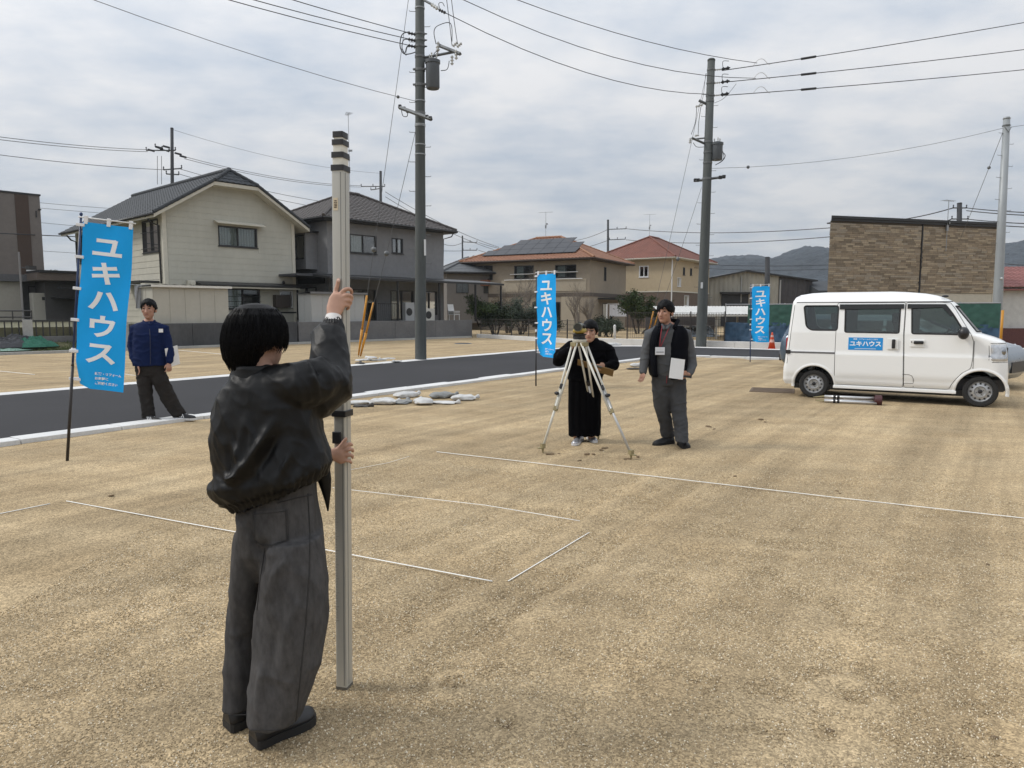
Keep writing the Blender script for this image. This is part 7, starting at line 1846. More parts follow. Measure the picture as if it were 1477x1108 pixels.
def shoe(par, heel, toe, W_, H, mat, sole_m, sole=.022, nm='shoe', stripes=None):
    heel, toe = Vector(heel), Vector(toe); d = toe - heel; L = d.length; f = d / L; r = Vector((f.y, -f.x, 0)).normalized(); Zv = Vector((0, 0, 1))
    prof = [(-.01, .62, .55), (.02, .80, .86), (.12, .86, 1.0), (.25, .82, .98), (.38, .82, .80), (.52, .92, .64), (.68, 1.0, .54), (.82, .97, .46), (.93, .78, .38), (.985, .45, .27), (1.0, .2, .18)]
    m = MB(); rows = []; n = 20
    for t, w, h in prof:
        rw = []
        for k in range(n):
            a = 2 * math.pi * k / n; x = math.cos(a) * W_ / 2 * w; z = math.sin(a)
            z = (z if z > 0 else z * .15) * (H * h) + sole
            rw.append(heel + d * t + r * x * (1 - .25 * max(0, math.sin(a)) ** 2) + Zv * z)
        rows.append(rw)
    m.grid(rows, True); m.add(rows[0], [tuple(range(n - 1, -1, -1))]); m.add(rows[-1], [tuple(range(n))])
    o = m.build(nm, mat, par, world=True, smooth=True)
    s_ = MB(); out = []
    for t, w, h in prof: out.append((t, w * 1.06))
    pl = [(heel + d * t * 1.01 + r * W_ / 2 * w) for t, w in out] + [(heel + d * t * 1.01 - r * W_ / 2 * w) for t, w in out[::-1]]
    k = len(pl); s_.add([p + Zv * .0 for p in pl] + [p + Zv * (sole + .002) for p in pl], [tuple(range(k)), tuple(range(2 * k - 1, k - 1, -1))] + [(i, (i + 1) % k, (i + 1) % k + k, i + k) for i in range(k)])
    inv = par.matrix_basis.inverted(); s_.v = [tuple(inv @ Vector(p)) for p in s_.v]; s_.build('sole', sole_m, o)
    if stripes:
        for q in range(3):
            t = .36 + .09 * q; m = MB()
            for sg in (1, -1): m.tube([heel + d * t + r * sg * W_ * .43 + Zv * (sole + .01), heel + d * (t - .05) + r * sg * W_ * .41 + Zv * (sole + H * .34), heel + d * (t - .09) + r * sg * W_ * .33 + Zv * (sole + H * .62)], .006, 6)
            m.v = [tuple(inv @ Vector(p)) for p in m.v]; m.build('stripe', stripes, o)
    return o
def BVH(o):
    from mathutils.bvhtree import BVHTree
    me = o.data; return BVHTree.FromPolygons([v.co.copy() for v in me.vertices], [tuple(p.vertices) for p in me.polygons])

# ================================================= the person holding the staff
FP = Vector((-.95, 2.56, 0)); pw = T('person', 'person in black leather jacket and wide grey jeans, back turned, holding the staff upright', 'person', FP)
ff = Vector((.66, .75, 0)).normalized(); fr = Vector((ff.y, -ff.x, 0)); UP = Vector((0, 0, 1))
body = MB()
hf = Vector((.30, .95, 0)).normalized(); hc = Y(376, 490, 2.575); Lh, mth = head_parts(body, hc, hf, UP, Y(371, 548, 2.545), 1.0, .050)
body.rtube([Y(372, 545, 2.55), Y(388, 580, 2.55), Y(395, 650, 2.56), Y(402, 735, 2.57), Y(404, 780, 2.57)], [(.07, .06), (.12, .08), (.10, .07), (.095, .07), (.09, .07)], 20, up=(1, 0, 0))
body.rtube([Y(425, 780, 2.52), Y(428, 880, 2.50), Y(405, 1000, 2.50), Y(404, 1015, 2.50)], [.055, .045, .036, .034], 14)
body.rtube([Y(372, 780, 2.63), Y(366, 880, 2.64), Y(350, 985, 2.62), Y(349, 1000, 2.62)], [.055, .045, .036, .034], 14)
wr = Y(479.5, 459, 2.812)
body.rtube([Y(405, 556, 2.52), Y(424, 556, 2.50), Y(472, 562, 2.66), Y(480, 500, 2.755), wr], [.045, .045, .040, .034, .024], 14)
wl = Y(474, 655.5, 2.832)
body.rtube([Y(352, 575, 2.66), Y(342, 590, 2.70), Y(345, 668, 2.80), Y(430, 660, 2.83), wl], [.045, .045, .040, .034, .023], 14)
P = lambda *q: Y(*q)
body.rtube([wr, P(482.5, 447, 2.826), P(487.5, 434, 2.836), P(490, 428, 2.838)], [(.023, .018), (.033, .017), (.037, .015), (.033, .013)], 16, up=(.75, 0, -.45))
def fing(pts, r0=.0088, r1=.0068): k = len(pts); body.rtube(catmull([P(*q) for q in pts], 3), [r0 + (r1 - r0) * i / (3 * (k - 1)) for i in range(3 * (k - 1) + 1)], 10)
fing([(486, 431, 2.838), (491.5, 423.5, 2.842), (498, 417.5, 2.840), (505.5, 417.5, 2.846), (507.5, 423, 2.868)], .0092, .0074)
fing([(488, 435, 2.836), (494.5, 429, 2.838), (501, 425.5, 2.836), (507, 427.5, 2.846), (507, 432.5, 2.868)], .0092, .0074)
fing([(489, 440, 2.834), (495.5, 435.5, 2.836), (501.5, 433, 2.836), (506, 435.5, 2.848), (504.5, 439.5, 2.866)], .0088, .0070)
fing([(488, 444, 2.832), (494, 441.5, 2.834), (499.5, 440, 2.836), (503.5, 442.5, 2.848), (501, 446, 2.862)], .0080, .0064)
fing([(481, 447, 2.832), (480.5, 436, 2.842), (483.5, 423, 2.848), (486.5, 412, 2.848), (488.3, 403.5, 2.846)], .0125, .0078)
body.rtube([wl, P(483, 655.5, 2.838), P(492, 657, 2.842), P(496, 657, 2.844)], [(.021, .017), (.029, .016), (.036, .015), (.034, .013)], 16, up=(0, 0, 1))
fing([(485, 651, 2.838), (490.5, 645, 2.842), (495.5, 638, 2.844), (499, 633, 2.846)], .0115, .0076)
fing([(492, 648, 2.842), (499, 643.5, 2.842), (504.5, 640, 2.848), (507.5, 642, 2.866)], .0088, .007)
fing([(494, 652, 2.842), (501.5, 649, 2.840), (507.5, 648, 2.848), (509, 651, 2.870)], .0088, .007)
fing([(495, 658, 2.842), (502, 656.5, 2.840), (507.5, 657, 2.848), (508.5, 660, 2.870)], .0088, .007)
fing([(493, 664, 2.842), (499.5, 664.5, 2.840), (504.5, 665.5, 2.848), (506.5, 667.5, 2.866)], .0082, .0066)
garment('body', body, M_SKIN, pw, .0042, 3)
for q, (a, b, c_) in enumerate([((488.2, 403, 2.842), 1.1, .0)]):
    m = MB(); m.ell(P(488.6, 405, 2.838), (.0055, .003, .0075)); m.build('thumbnail', M('nail', (.58, .40, .33), .3, 0), pw, world=True, smooth=True)
# shirt cuff
m = MB(); m.tube([P(480, 466, 2.802), P(481, 459, 2.812), P(481.2, 456, 2.816)], [.034, .031, .030], 20, caps=False, up=(.75, 0, -.4)); m.build('shirt_cuff', M('white cotton shirt', (.68, .66, .64), .85, .05, 20), pw, world=True, smooth=True)
# leather bomber jacket
M_LEA = M('black leather', (.0024, .0026, .0030), .47, .22, 7, .3, 260, spec=.27, var2=.2, scale2=1.5, bdist=.002)
jk = MB()
yt = 2.555
loft(jk, [ring((350, 530), (388, 529), yt, .06), ring((341, 537), (404, 535), yt, .088), ring((331, 549), (424, 544), yt, .108), ring((324, 559), (442, 553), yt, .122), ring((318, 575), (452, 570), yt, .132),
          ring((311, 604), (457, 596), yt, .142), ring((307.5, 632), (463, 626), yt, .150), ring((311, 656), (471, 648), yt, .156), ring((318, 681), (477, 665), yt, .162), ring((305, 698), (478, 676), yt, .168), ring((309, 710), (476, 684), yt, .162), ring((324, 725), (472, 688), yt, .150), ring((338.5, 740), (464, 693), yt, .138)], 40, 2.7)
jk.rtube([Y(402, 560, 2.52), Y(428, 557, 2.50), Y(452, 553, 2.56), Y(470, 551, 2.64)], [.088, .087, .086, .085], 20)
jk.rtube([Y(455, 570, 2.60), Y(474, 556, 2.655), Y(476, 530, 2.70), Y(475.5, 505, 2.738), Y(475, 488, 2.765)], [.088, .096, .082, .073, .068], 20)
jk.rtube([Y(477, 490, 2.762), Y(480, 478, 2.785), Y(480.5, 468, 2.80)], [.062, .050, .038], 20)
jk.rtube([Y(350, 578, 2.66), Y(337, 600, 2.70), Y(335, 665, 2.78), Y(400, 672, 2.82)], [.085, .082, .078, .07], 18)
jk.rtube([Y(400, 672, 2.82), Y(452, 659, 2.83)], [.07, .036], 18)
Fj = lambda amp, w, *pts: ([Y(a, b, yt - .150) for a, b in pts], amp * 1.15, w * .85)
folds = fold_fn([Fj(.022, .020, (398, 596), (382, 630), (360, 665), (338, 690), (320, 702)), Fj(-.018, .022, (408, 606), (392, 645), (368, 684), (345, 708)), Fj(.012, .016, (325, 575), (345, 556), (372, 548)),
                 Fj(-.010, .014, (340, 568), (360, 562), (380, 560)), Fj(.012, .018, (440, 590), (428, 630), (405, 680), (380, 715)), Fj(-.010, .018, (452, 600), (440, 645), (420, 690)), Fj(.011, .014, (462, 615), (455, 650), (440, 690)),
                 Fj(-.008, .012, (468, 640), (462, 670), (452, 698)), Fj(.010, .018, (352, 600), (345, 640), (340, 670)), Fj(.009, .016, (400, 560), (385, 580), (380, 600)), Fj(-.010, .014, (325, 640), (335, 670), (330, 695)), Fj(.012, .014, (420, 545), (432, 560), (436, 585)),
                 ([Y(438, 520, 2.50), Y(448, 540, 2.46), Y(455, 575, 2.50)], .016, .013), ([Y(447, 515, 2.52), Y(460, 535, 2.50), Y(466, 570, 2.54)], -.016, .012), ([Y(455, 512, 2.56), Y(470, 530, 2.56), Y(478, 560, 2.60)], .013, .012),
                 ([Y(462, 590, 2.52), Y(478, 560, 2.6), Y(490, 530, 2.64)], -.010, .015), ([Y(460, 500, 2.69), Y(478, 512, 2.66), Y(494, 500, 2.70)], -.006, .012), ([Y(458, 486, 2.72), Y(476, 492, 2.69), Y(494, 484, 2.73)], .006, .010), Fj(.010, .010, (332, 566), (350, 590), (362, 625), (360, 660)), Fj(-.010, .012, (322, 590), (330, 620), (345, 650)), Fj(.009, .009, (415, 575), (405, 610), (388, 640)), Fj(.009, .008, (448, 580), (438, 620), (428, 650)), Fj(-.009, .010, (430, 600), (420, 640), (398, 690), (372, 725)), Fj(.009, .009, (420, 640), (405, 685), (390, 720)), Fj(.008, .008, (440, 650), (430, 690), (418, 712)), Fj(.014, .011, (318, 684), (335, 690), (352, 684)), Fj(-.012, .012, (312, 690), (330, 700), (350, 705)), Fj(.008, .008, (330, 715), (345, 725), (356, 738)), ([Y(462, 520, 2.66), Y(480, 534, 2.64), Y(496, 525, 2.68)], .006, .012)])
hemA, hemB = Y(338, 739, yt), Y(463, 692, yt); hemd = (hemB - hemA).normalized(); hemn = Vector((-hemd.z, 0, hemd.x))
def jdisp(c, n):
    v = .0065 * ((1 - min(1, abs(mnoise.noise((c.x * 7 + c.z * 5, c.y * 6, c.z * 4 - c.x * 3))) * 2.8)) ** 2 - .3) + .0035 * ((1 - min(1, abs(mnoise.noise((c.x * 15 + c.z * 9, c.y * 13, c.z * 7 - c.x * 6))) * 2.8)) ** 2 - .3) + .0035 * mnoise.noise((c.x * 16, c.y * 16, c.z * 11)) + .0014 * mnoise.noise((c.x * 45, c.y * 45, c.z * 30))
    h = (c - hemA).dot(hemn)
    if c.z < 1.15 and c.y < 2.76:
        a = math.atan2(c.y - yt, c.x + .86) * 34
        if h < .05: v += .0026 * math.sin(a * 1.5 + .6 * mnoise.noise((c.x * 9, 0, 0))) - .012 * smooth01((.05 - h) / .03)
        elif h < .13: v += .0022 * math.sin(a * .55 + 2 * mnoise.noise((c.x * 6, c.z * 6, 0))) * smooth01((.13 - h) / .08)
    q = (c - Y(480, 472, 2.795)).length
    if q < .055: v += .0026 * math.sin(math.atan2(c.x - Y(480, 472, 2.795).x, c.y - 2.795) * 20)
    return v
garment('jacket', jk, M_LEA, pw, .0062, 5, jdisp, folds)
m = MB(); c0, c1 = Y(480, 477, 2.787), Y(480.6, 466.5, 2.803); ax_ = (c1 - c0).normalized(); e1_ = ax_.orthogonal().normalized(); e2_ = ax_.cross(e1_); rows = []
for q in range(7):
    t_ = q / 6; rr_ = .044 - .006 * t_ + .003 * math.sin(math.pi * t_)
    rows.append([c0.lerp(c1, t_) + (e1_ * math.cos(a_) + e2_ * math.sin(a_)) * (rr_ + .0016 * math.sin(a_ * 26)) for a_ in [2 * math.pi * k / 156 for k in range(156)]])
m.grid(rows, True); m.build('ribbed_cuff', M_LEA, pw, world=True, smooth=True)
# collar, standing round the neck
m = MB(); rows = []
for z_, k in ((0, 1.12), (.35, 1.08), (.7, 1.05), (1, 1.06), (1.02, .98), (.3, .98)):
    c, e1, e2 = ring((336 + 4 * z_, 545 - 19 * z_), (403 - 8 * z_, 545 - 19 * z_), yt, .088); rw = []
    for i in range(40):
        a = R(0 + 360 * i / 40); rw.append(c + e1 * k * math.cos(a) + e2 * k * math.sin(a) + Vector((0, 0, .006 * mnoise.noise((a * 2, z_, 3)))))
    rows.append(rw)
m.grid(rows, True); m.build('collar', M_LEA, pw, world=True, smooth=True)
# zip flap hanging at the front edge
m = MB(); pts = [(464, 672, 2.60, .030), (468, 692, 2.60, .026), (470.5, 708, 2.60, .018), (472, 722, 2.60, .010), (473, 737, 2.60, .003)]
m.rtube([Y(a, b, c_) for a, b, c_, d in pts], [(d, d * .5) for a, b, c_, d in pts], 10, up=(1, 0, 0)); m.build('jacket_flap', M_LEA, pw, world=True, smooth=True)
# jeans
M_JEAN = M('washed black denim', (.062, .0605, .061), .92, .26, 45, .6, 420, spec=.10, var2=.32, scale2=3.0, stretch=(1, 1, .45), bdist=.0012)
jn = MB()
loft(jn, [ring((352, 690), (452, 684), 2.575, .115), ring((349, 710), (453, 704), 2.575, .122), ring((346, 735), (456, 726), 2.575, .130), ring((344, 765), (461, 758), 2.575, .140), ring((343, 792), (465, 788), 2.58, .130), ring((344, 812), (464, 808), 2.595, .108), ring((350, 832), (462, 828), 2.605, .08)], 36, 2.3)
loft(jn, [ring((388, 775), (464, 770), 2.53, .12), ring((380, 815), (468, 812), 2.515, .125), ring((374, 860), (471, 858), 2.505, .125), ring((369, 905), (471, 903), 2.50, .122), ring((365, 950), (463, 950), 2.495, .120), ring((361, 990), (452, 990), 2.49, .112), ring((359, 1018), (442, 1016), 2.485, .106), ring((358.5, 1036), (434, 1034), 2.485, .102)], 36, 2.35)
loft(jn, [ring((343, 765), (398, 765), 2.60, .125), ring((340, 810), (389, 810), 2.612, .122), ring((337, 860), (384, 860), 2.63, .116), ring((332, 905), (378, 905), 2.645, .112), ring((328.5, 950), (373, 950), 2.635, .108), ring((326.5, 990), (371, 990), 2.62, .10), ring((325.5, 1015), (369, 1013), 2.61, .096)], 36, 2.35)
J = lambda amp, w, y, *pts: ([Y(a, b, y) for a, b in pts], amp * 1.5, w * .9)
jf = fold_fn([J(-.020, .016, 2.43, (384, 775), (378, 800), (376, 840)), J(.012, .022, 2.40, (420, 800), (396, 830), (386, 870)), J(.010, .025, 2.39, (430, 860), (412, 920), (404, 980)), J(-.008, .02, 2.39, (400, 900), (392, 960), (392, 1010)), J(.008, .02, 2.39, (380, 950), (376, 1000), (374, 1040)),
              J(.010, .018, 2.55, (350, 800), (345, 850), (345, 900)), J(-.010, .018, 2.55, (362, 820), (352, 880), (350, 940)), J(.008, .016, 2.54, (338, 900), (345, 960), (342, 1010)), J(-.010, .016, 2.42, (455, 800), (462, 870), (450, 960)), J(.007, .014, 2.42, (400, 1010), (415, 1022), (432, 1018)), J(.007, .014, 2.42, (365, 1010), (385, 1020), (402, 1012)), J(-.006, .012, 2.42, (368, 1030), (392, 1036), (418, 1030)), J(-.014, .012, 2.44, (356, 742), (357, 765), (368, 790), (376, 812)), J(.008, .02, 2.42, (372, 792), (395, 800), (425, 796))])
jw = lambda c, n: .0065 * ((1 - min(1, abs(mnoise.noise((c.x * 8 + c.z * 3, c.y * 7, c.z * 4.5))) * 2.3)) ** 2 - .3) + .002 * mnoise.noise((c.x * 26, c.y * 26, c.z * 14))
jeans = garment('jeans', jn, M_JEAN, pw, .0068, 9, jw, jf)
bv = BVH(jeans); cl_ = Vector((0, 0, 1.58)) - FP
def onj(px, py, off=.0015):
    d = Vector(_ray(px, py)).normalized(); h = bv.ray_cast(cl_, d)
    return (h[0] + h[1] * off) if h[0] is not None else None
def stitched(nm, pts, r, mat, off=.001, step=3):
    out = []
    for a, b in zip(pts, pts[1:]):
        n = max(2, int(math.hypot(b[0] - a[0], b[1] - a[1]) / step))
        for i in range(n): q = onj(a[0] + (b[0] - a[0]) * i / n, a[1] + (b[1] - a[1]) * i / n, off); out += [q] if q is not None else []
    q = onj(*pts[-1], off); out += [q] if q is not None else []
    if len(out) > 2:
        m = MB(); m.tube(out, r, 5); return m.build(nm, mat, jeans, smooth=True)
M_SEAM = M('denim seam', (.03, .029, .029), .9, .1, 30)
def pocket(q4, nm='back_pocket'):
    m = MB(); rows = []; n = 14
    for j in range(n + 1):
        rw = []
        for i in range(n + 1):
            u, v = i / n, j / n; x = (q4[0][0] * (1 - u) + q4[1][0] * u) * (1 - v) + (q4[3][0] * (1 - u) + q4[2][0] * u) * v; yv = (q4[0][1] * (1 - u) + q4[1][1] * u) * (1 - v) + (q4[3][1] * (1 - u) + q4[2][1] * u) * v
            yv += 6 * v * (1 - abs(2 * u - 1)) ; p = onj(x, yv, .004 if 0 < i < n and j < n else .0005); rw.append(p if p is not None else rw[-1] if rw else Vector((0, 0, 1)))
        rows.append(rw)
    m.grid(rows); return m.build(nm, M_JEAN, jeans, smooth=True)
pocket([(365, 738), (414, 733), (417, 779), (367, 784)])
for off in (0, 2.2): stitched('pocket_seam', [(365 + off, 738), (367.5 + off, 782), (392, 790 - off), (416 - off, 778), (413.5 - off, 735)], .0011, M_SEAM, .0052)
stitched('pocket_seam', [(365, 742), (414, 737)], .0012, M_SEAM, .0052)
stitched('side_seam', [(444, 712), (447, 770), (446, 830), (441, 900), (434, 970), (428, 1030), (424, 1056)], .0022, M_SEAM)
stitched('inner_seam', [(382, 790), (376, 830), (371, 880)], .002, M_SEAM); stitched('hem_seam', [(360, 1052), (395, 1053.5), (433, 1050)], .0012, M_SEAM, .0012); stitched('hem_seam', [(327, 1030), (345, 1032), (356, 1031)], .0012, M_SEAM, .0012); stitched('waist_seam', [(400, 726), (425, 719), (450, 714)], .002, M_SEAM)
# hair: black bob
def bob():
    rows = []; n = 160; T_ = [((363, 437.5), (373, 437.5), .02), ((352, 439.5), (385, 439.5), .05), ((341, 445), (397, 445), .078), ((333, 453), (405, 453), .094), ((327, 463), (410, 463), .104), ((323.5, 476), (413, 476), .110), ((322, 489), (413.5, 488), .112), ((322.5, 498), (412, 496), .112), ((323.5, 508), (398, 501), .108), ((326, 517), (389, 507), .102), ((331, 524), (385.5, 516), .094), ((337, 529), (384, 525), .084), ((343, 530.5), (382, 529), .070), ((352, 528), (378, 528), .05)]
    dense = []
    for i in range(len(T_) - 1):
        for k in range(5): t = k / 5; a, b = T_[i], T_[i + 1]; dense.append(tuple(tuple(x + (y - x) * t for x, y in zip(a[q], b[q])) for q in (0, 1)) + (a[2] + (b[2] - a[2]) * t,))
    dense.append(T_[-1])
    for j, (pl, pr, rb) in enumerate(dense):
        c, e1, e2 = ring(pl, pr, 2.565, rb); rw = []
        for k in range(n):
            a = 2 * math.pi * k / n; t = j / len(dense)
            s_ = 1 + (.022 * mnoise.noise((math.cos(a) * 9, math.sin(a) * 9, t * 1.2)) + .014 * mnoise.noise((math.cos(a) * 26, math.sin(a) * 26, t * 2.2)) + .008 * mnoise.noise((math.cos(a) * 60, math.sin(a) * 60, t * 3))) * min(1, t * 5)
            p = c + e1 * math.cos(a) * s_ + e2 * math.sin(a) * s_
            if j > 34: p = p + Vector((0, 0, .010 * mnoise.noise((a * 9, 0, 5)) * (j - 34) / 25))
            q = p - hc; fa = math.degrees(math.acos(max(-1, min(1, Vector((q.x, q.y, 0)).normalized().dot(hf)))))
            if q.z < .035 and fa < 46: p = hc + Vector((q.x * .55, q.y * .55, q.z))      # open over the face
            rw.append(p)
        rows.append(rw)
    m = MB(); m.grid(rows, True); m.build('hair', M_HAIR, pw, world=True, smooth=True)
bob(); face_parts(pw, Lh, mth)
# loose strands at the crown and the ends
m = MB(); rng = random.Random(8)
prof_ = [(438, 363, 373, .02), (445, 341, 397, .078), (455, 332, 406, .096), (470, 325, 412, .108), (488, 322, 413.5, .112), (503, 323, 412, .112), (517, 326, 404, .105), (530, 335, 393, .09)]
for i in range(1500):
    a = rng.uniform(0, 6.28); k = rng.uniform(1.0, 1.035); n = rng.randint(6, 9); end = rng.uniform(.86, 1.0) if rng.random() < .9 else 1.04; pts = []; da = rng.uniform(-.05, .05)
    s0 = rng.uniform(.05, .5)
    for q in range(n + 1):
        t = s0 + (end - s0) * q / n; yq = 438 + 92 * t; L_, R2_, rb = [float(np.interp(yq, [p[0] for p in prof_], [p[j] for p in prof_])) for j in (1, 2, 3)]
        c, e1, e2 = ring((L_, yq), (R2_, yq), 2.565, rb); aa = a + da * q; pts.append(c + e1 * math.cos(aa) * k + e2 * math.sin(aa) * k)
    cutz = hc.z - .024 + rng.uniform(-.030, .016)
    pts = [p_ for p_ in pts if not (math.cos(a) > .22 and p_.z < cutz)]
    if len(pts) < 3: continue
    n = len(pts) - 1
    q = pts[-1] - hc; fa = math.degrees(math.acos(max(-1, min(1, Vector((q.x, q.y, 0)).normalized().dot(hf)))))
    if fa < 62: continue
    m.tube(pts, [.0011] * n + [.0004], 3, caps=False)
m.build('loose_hair', M_HAIR, pw, world=True, smooth=True, kind='stuff')
M_SHOE = M('black shoe leather', (.010, .010, .011), .42, .1, 20, .15, 120); M_SOLE = M('black rubber sole', (.012, .012, .012), .7, .1, 20)
hR, tR = G(366, 1076), G(452, 1037); shoe(pw, (hR.x, hR.y, 0), (tR.x, tR.y, 0), .105, .082, M_SHOE, M_SOLE, .03)
hL = G(328, 1052); shoe(pw, (hL.x, hL.y, 0), tuple(Vector((hL.x, hL.y, 0)) + (tR - hR) * 1.0), .105, .082, M_SHOE, M_SOLE, .03)

# ================================================= helper for the three standing figures
def figure(label, base, head, face, neck, arms, legs, torso, vox=.009, s=1.0, skin=M_SKIN2, hands=(), nr=.05):
    t = T('person', label, 'person', base); b = MB(); L, mt = head_parts(b, head, face, Vector((0, 0, 1)), neck, s, nr)
    b.rtube(torso[0], torso[1], 18, up=(1, 0, 0))
    for pts, r in arms + legs: b.rtube(pts, r, 12)
    for h in hands: hand(b, *h[0], **h[1])
    garment('body', b, skin, t, .0055, 3); face_parts(t, L, mt, s); return t, L, mt
# ---- man in the blue work jacket on the kerb
yb = 10.2; z0b = .075
mb_, Lb, mtb = figure('man in a navy blue work jacket and dark trousers standing on the near kerb', Vector((-5.02, yb, z0b)), Y(214.5, 446, yb - .02), Vector((.16, -1, -.02)), Y(215, 466, yb),
    [([Y(206, 471, yb), Y(194, 474, yb), Y(190, 502, yb), Y(198, 526, yb - .08)], [.05, .05, .04, .028]), ([Y(224, 471, yb), Y(236, 474, yb), Y(243, 500, yb), Y(243.5, 523, yb - .05)], [.05, .05, .04, .028])],
    [([Y(208, 532, yb), Y(210, 568, yb - .03), Y(214, 600, yb)], [.06, .045, .035]), ([Y(225, 534, yb), Y(236, 562, yb), Y(258, 597, yb + .1)], [.055, .045, .035])],
    ([Y(215, 466, yb), Y(215, 478, yb), Y(216, 500, yb), Y(217, 532, yb)], [(.10, .07), (.17, .11), (.15, .10), (.16, .11)]),
    s=1.22, hands=[((Y(198.5, 526, yb - .09), Y(201, 534, yb - .11), Vector((.15, 0, -1)), Vector((.6, -.8, 0))), dict(curl=.35)), ((Y(243.5, 523, yb - .06), Y(244, 531, yb - .08), Vector((0, 0, -1)), Vector((-.6, -.8, 0))), dict(curl=.45, nrm=Vector((-.9, .3, 0))))])
M_NAVY = M('navy work cloth', (.0045, .0125, .055), .9, spec=.2, var=.12, scale=8, bump=.3, bscale=200, var2=.12, scale2=3) if True else M('x', (.008, .022, .095), .85, .12, 8, .3, 200, var2=.12, scale2=3)
g = MB()
loft(g, [ring((206, 463.5), (223, 463.5), yb, .065), ring((199, 467), (231, 467), yb, .10), ring((194, 472), (237, 472), yb, .125), ring((193, 482), (238, 482), yb, .145), ring((193, 500), (238, 500), yb, .15), ring((192, 518), (240, 517), yb, .155), ring((193, 528), (241, 526.5), yb, .15)], 30)
g.rtube([Y(203, 472, yb), Y(195, 474, yb), Y(190.5, 500, yb - .01), Y(193, 516, yb - .05), Y(197.5, 525, yb - .085)], [.075, .075, .062, .056, .046], 16); g.rtube([Y(227, 472, yb), Y(236, 474, yb), Y(243, 500, yb), Y(245, 512, yb - .02), Y(244.5, 521, yb - .05)], [.075, .075, .064, .058, .048], 16)
garment('jacket', g, M_NAVY, mb_, .010, 4, wrinkle(.008, 5, 8, 3))
m = MB(); m.tube([Y(215, 464, yb - .085), Y(216.5, 485, yb - .158), Y(217, 510, yb - .165), Y(217, 526, yb - .16)], .006, 6); m.build('zip', M('dark zip', (.006, .012, .04), .5), mb_, world=True)
m = MB(); m.rtube([Y(207, 463, yb - .03), Y(210, 466, yb - .075), Y(215, 468, yb - .095)], .016, 8); m.rtube([Y(223, 463, yb - .03), Y(220.5, 466, yb - .075), Y(216.5, 468, yb - .095)], .016, 8); m.build('collar', M_NAVY, mb_, world=True, smooth=True)
m = MB(); p = Y(232, 477, yb - .158); m.box(p, (.055, .008, .05), .15); m.build('name_tag', M('white card', (.75, .75, .74), .6, .03), mb_, world=True)
M_TRB = M('dark brown grey trousers', (.026, .0235, .022), .95, .15, 10, .3, 200, spec=.15, var2=.12, scale2=3)
g = MB()
loft(g, [ring((197, 519), (237, 519), yb, .125), ring((196, 533), (238, 532), yb, .125), ring((197, 543), (236, 541), yb, .11)], 24)
loft(g, [ring((196.5, 535), (220, 535), yb, .10), ring((199, 552), (219, 551), yb - .01, .095), ring((202, 572), (219, 571), yb - .02, .088), ring((205, 592), (222, 591), yb, .082), ring((206, 603), (223, 602), yb, .08)], 22)
loft(g, [ring((214, 537), (237, 533), yb, .10), ring((222, 555), (243, 548), yb, .095), ring((233, 577), (252, 569), yb + .04, .088), ring((246, 597), (263, 588), yb + .08, .082), ring((252, 604), (268, 597), yb + .1, .08)], 22)
garment('trousers', g, M_TRB, mb_, .010, 4, wrinkle(.010, 6, 9, 7))
M_TRN = M('black trainer', (.012, .012, .014), .6, .1, 20); M_WSOLE = M('white sole', (.62, .62, .62), .6, .05)
shoe(mb_, Y(208, 609, yb - .02) * 1 + Vector((0, 0, 0)), Y(235, 611, yb - .12), .10, .095, M_TRN, M_WSOLE, .028, stripes=M_WSOLE)
shoe(mb_, Y(253, 605.5, yb + .12), Y(282, 606, yb + .02), .10, .095, M_TRN, M_WSOLE, .028, stripes=M_WSOLE)
hair_cap(mb_, Lb, mtb, None, 1.0, .046, -.05, .16, 2.0, side=-.012, fringe=lambda a: .014 * math.sin(a * 70 + 1) + .01 * math.sin(a * 170))
p = Y(249.5, 513, yb + .02); t = T('papers', 'white papers held behind the arm of the man in the blue jacket', 'papers', p, rot=(R(8), R(-12), R(60))); m = MB(); m.b2(-.11, .09, -.004, .004, -.15, .13); m.build('sheets', M('paper white', (.72, .73, .74), .8, .03), t)

# ---- man in the dark vest
yc = 8.32
mc_, Lc, mtc = figure('man in a dark vest over a grey work shirt, wearing a red lanyard', Vector((1.87, yc, 0)), Y(959.5, 450, yc - .02), Vector((-.62, -.78, -.25)), Y(964, 473, yc),
    [([Y(948, 478, yc), Y(937, 481, yc), Y(931, 512, yc), Y(927.5, 537, yc - .06)], [.05, .05, .04, .028]), ([Y(976, 478, yc), Y(988, 481, yc), Y(996, 513, yc), Y(996, 535, yc - .06), Y(993, 540, yc - .14)], [.05, .05, .04, .032, .028])],
    [([Y(953, 545, yc), Y(952, 588, yc + .02), Y(963, 626, yc + .14)], [.06, .045, .035]), ([Y(975, 545, yc), Y(979, 590, yc - .04), Y(983, 628, yc - .14)], [.06, .045, .035])],
    ([Y(963, 472, yc), Y(963, 486, yc), Y(963, 510, yc), Y(964, 545, yc)], [(.10, .07), (.17, .11), (.15, .10), (.15, .11)]),
    s=1.15, hands=[((Y(927.5, 537, yc - .07), Y(926, 544, yc - .09), Vector((-.1, -.1, -1)), Vector((.5, -.85, 0))), dict(curl=.40)), ((Y(993.5, 540, yc - .13), Y(985.5, 542.5, yc - .19), Vector((-1, -.25, -.1)), Vector((0, -.3, 1))), dict(curl=.18))])
M_GSH = M('grey work shirt', (.074, .078, .084), .88, .12, 9, .3, 220, var2=.12, scale2=3); M_VEST = M('dark navy vest', (.003, .0035, .006), .85, .15, 7, .2, 90, spec=.1, var2=.15, scale2=2); M_GTR = M('grey work trousers', (.043, .045, .049), .88, .14, 9, .3, 220, var2=.14, scale2=3)
g = MB()
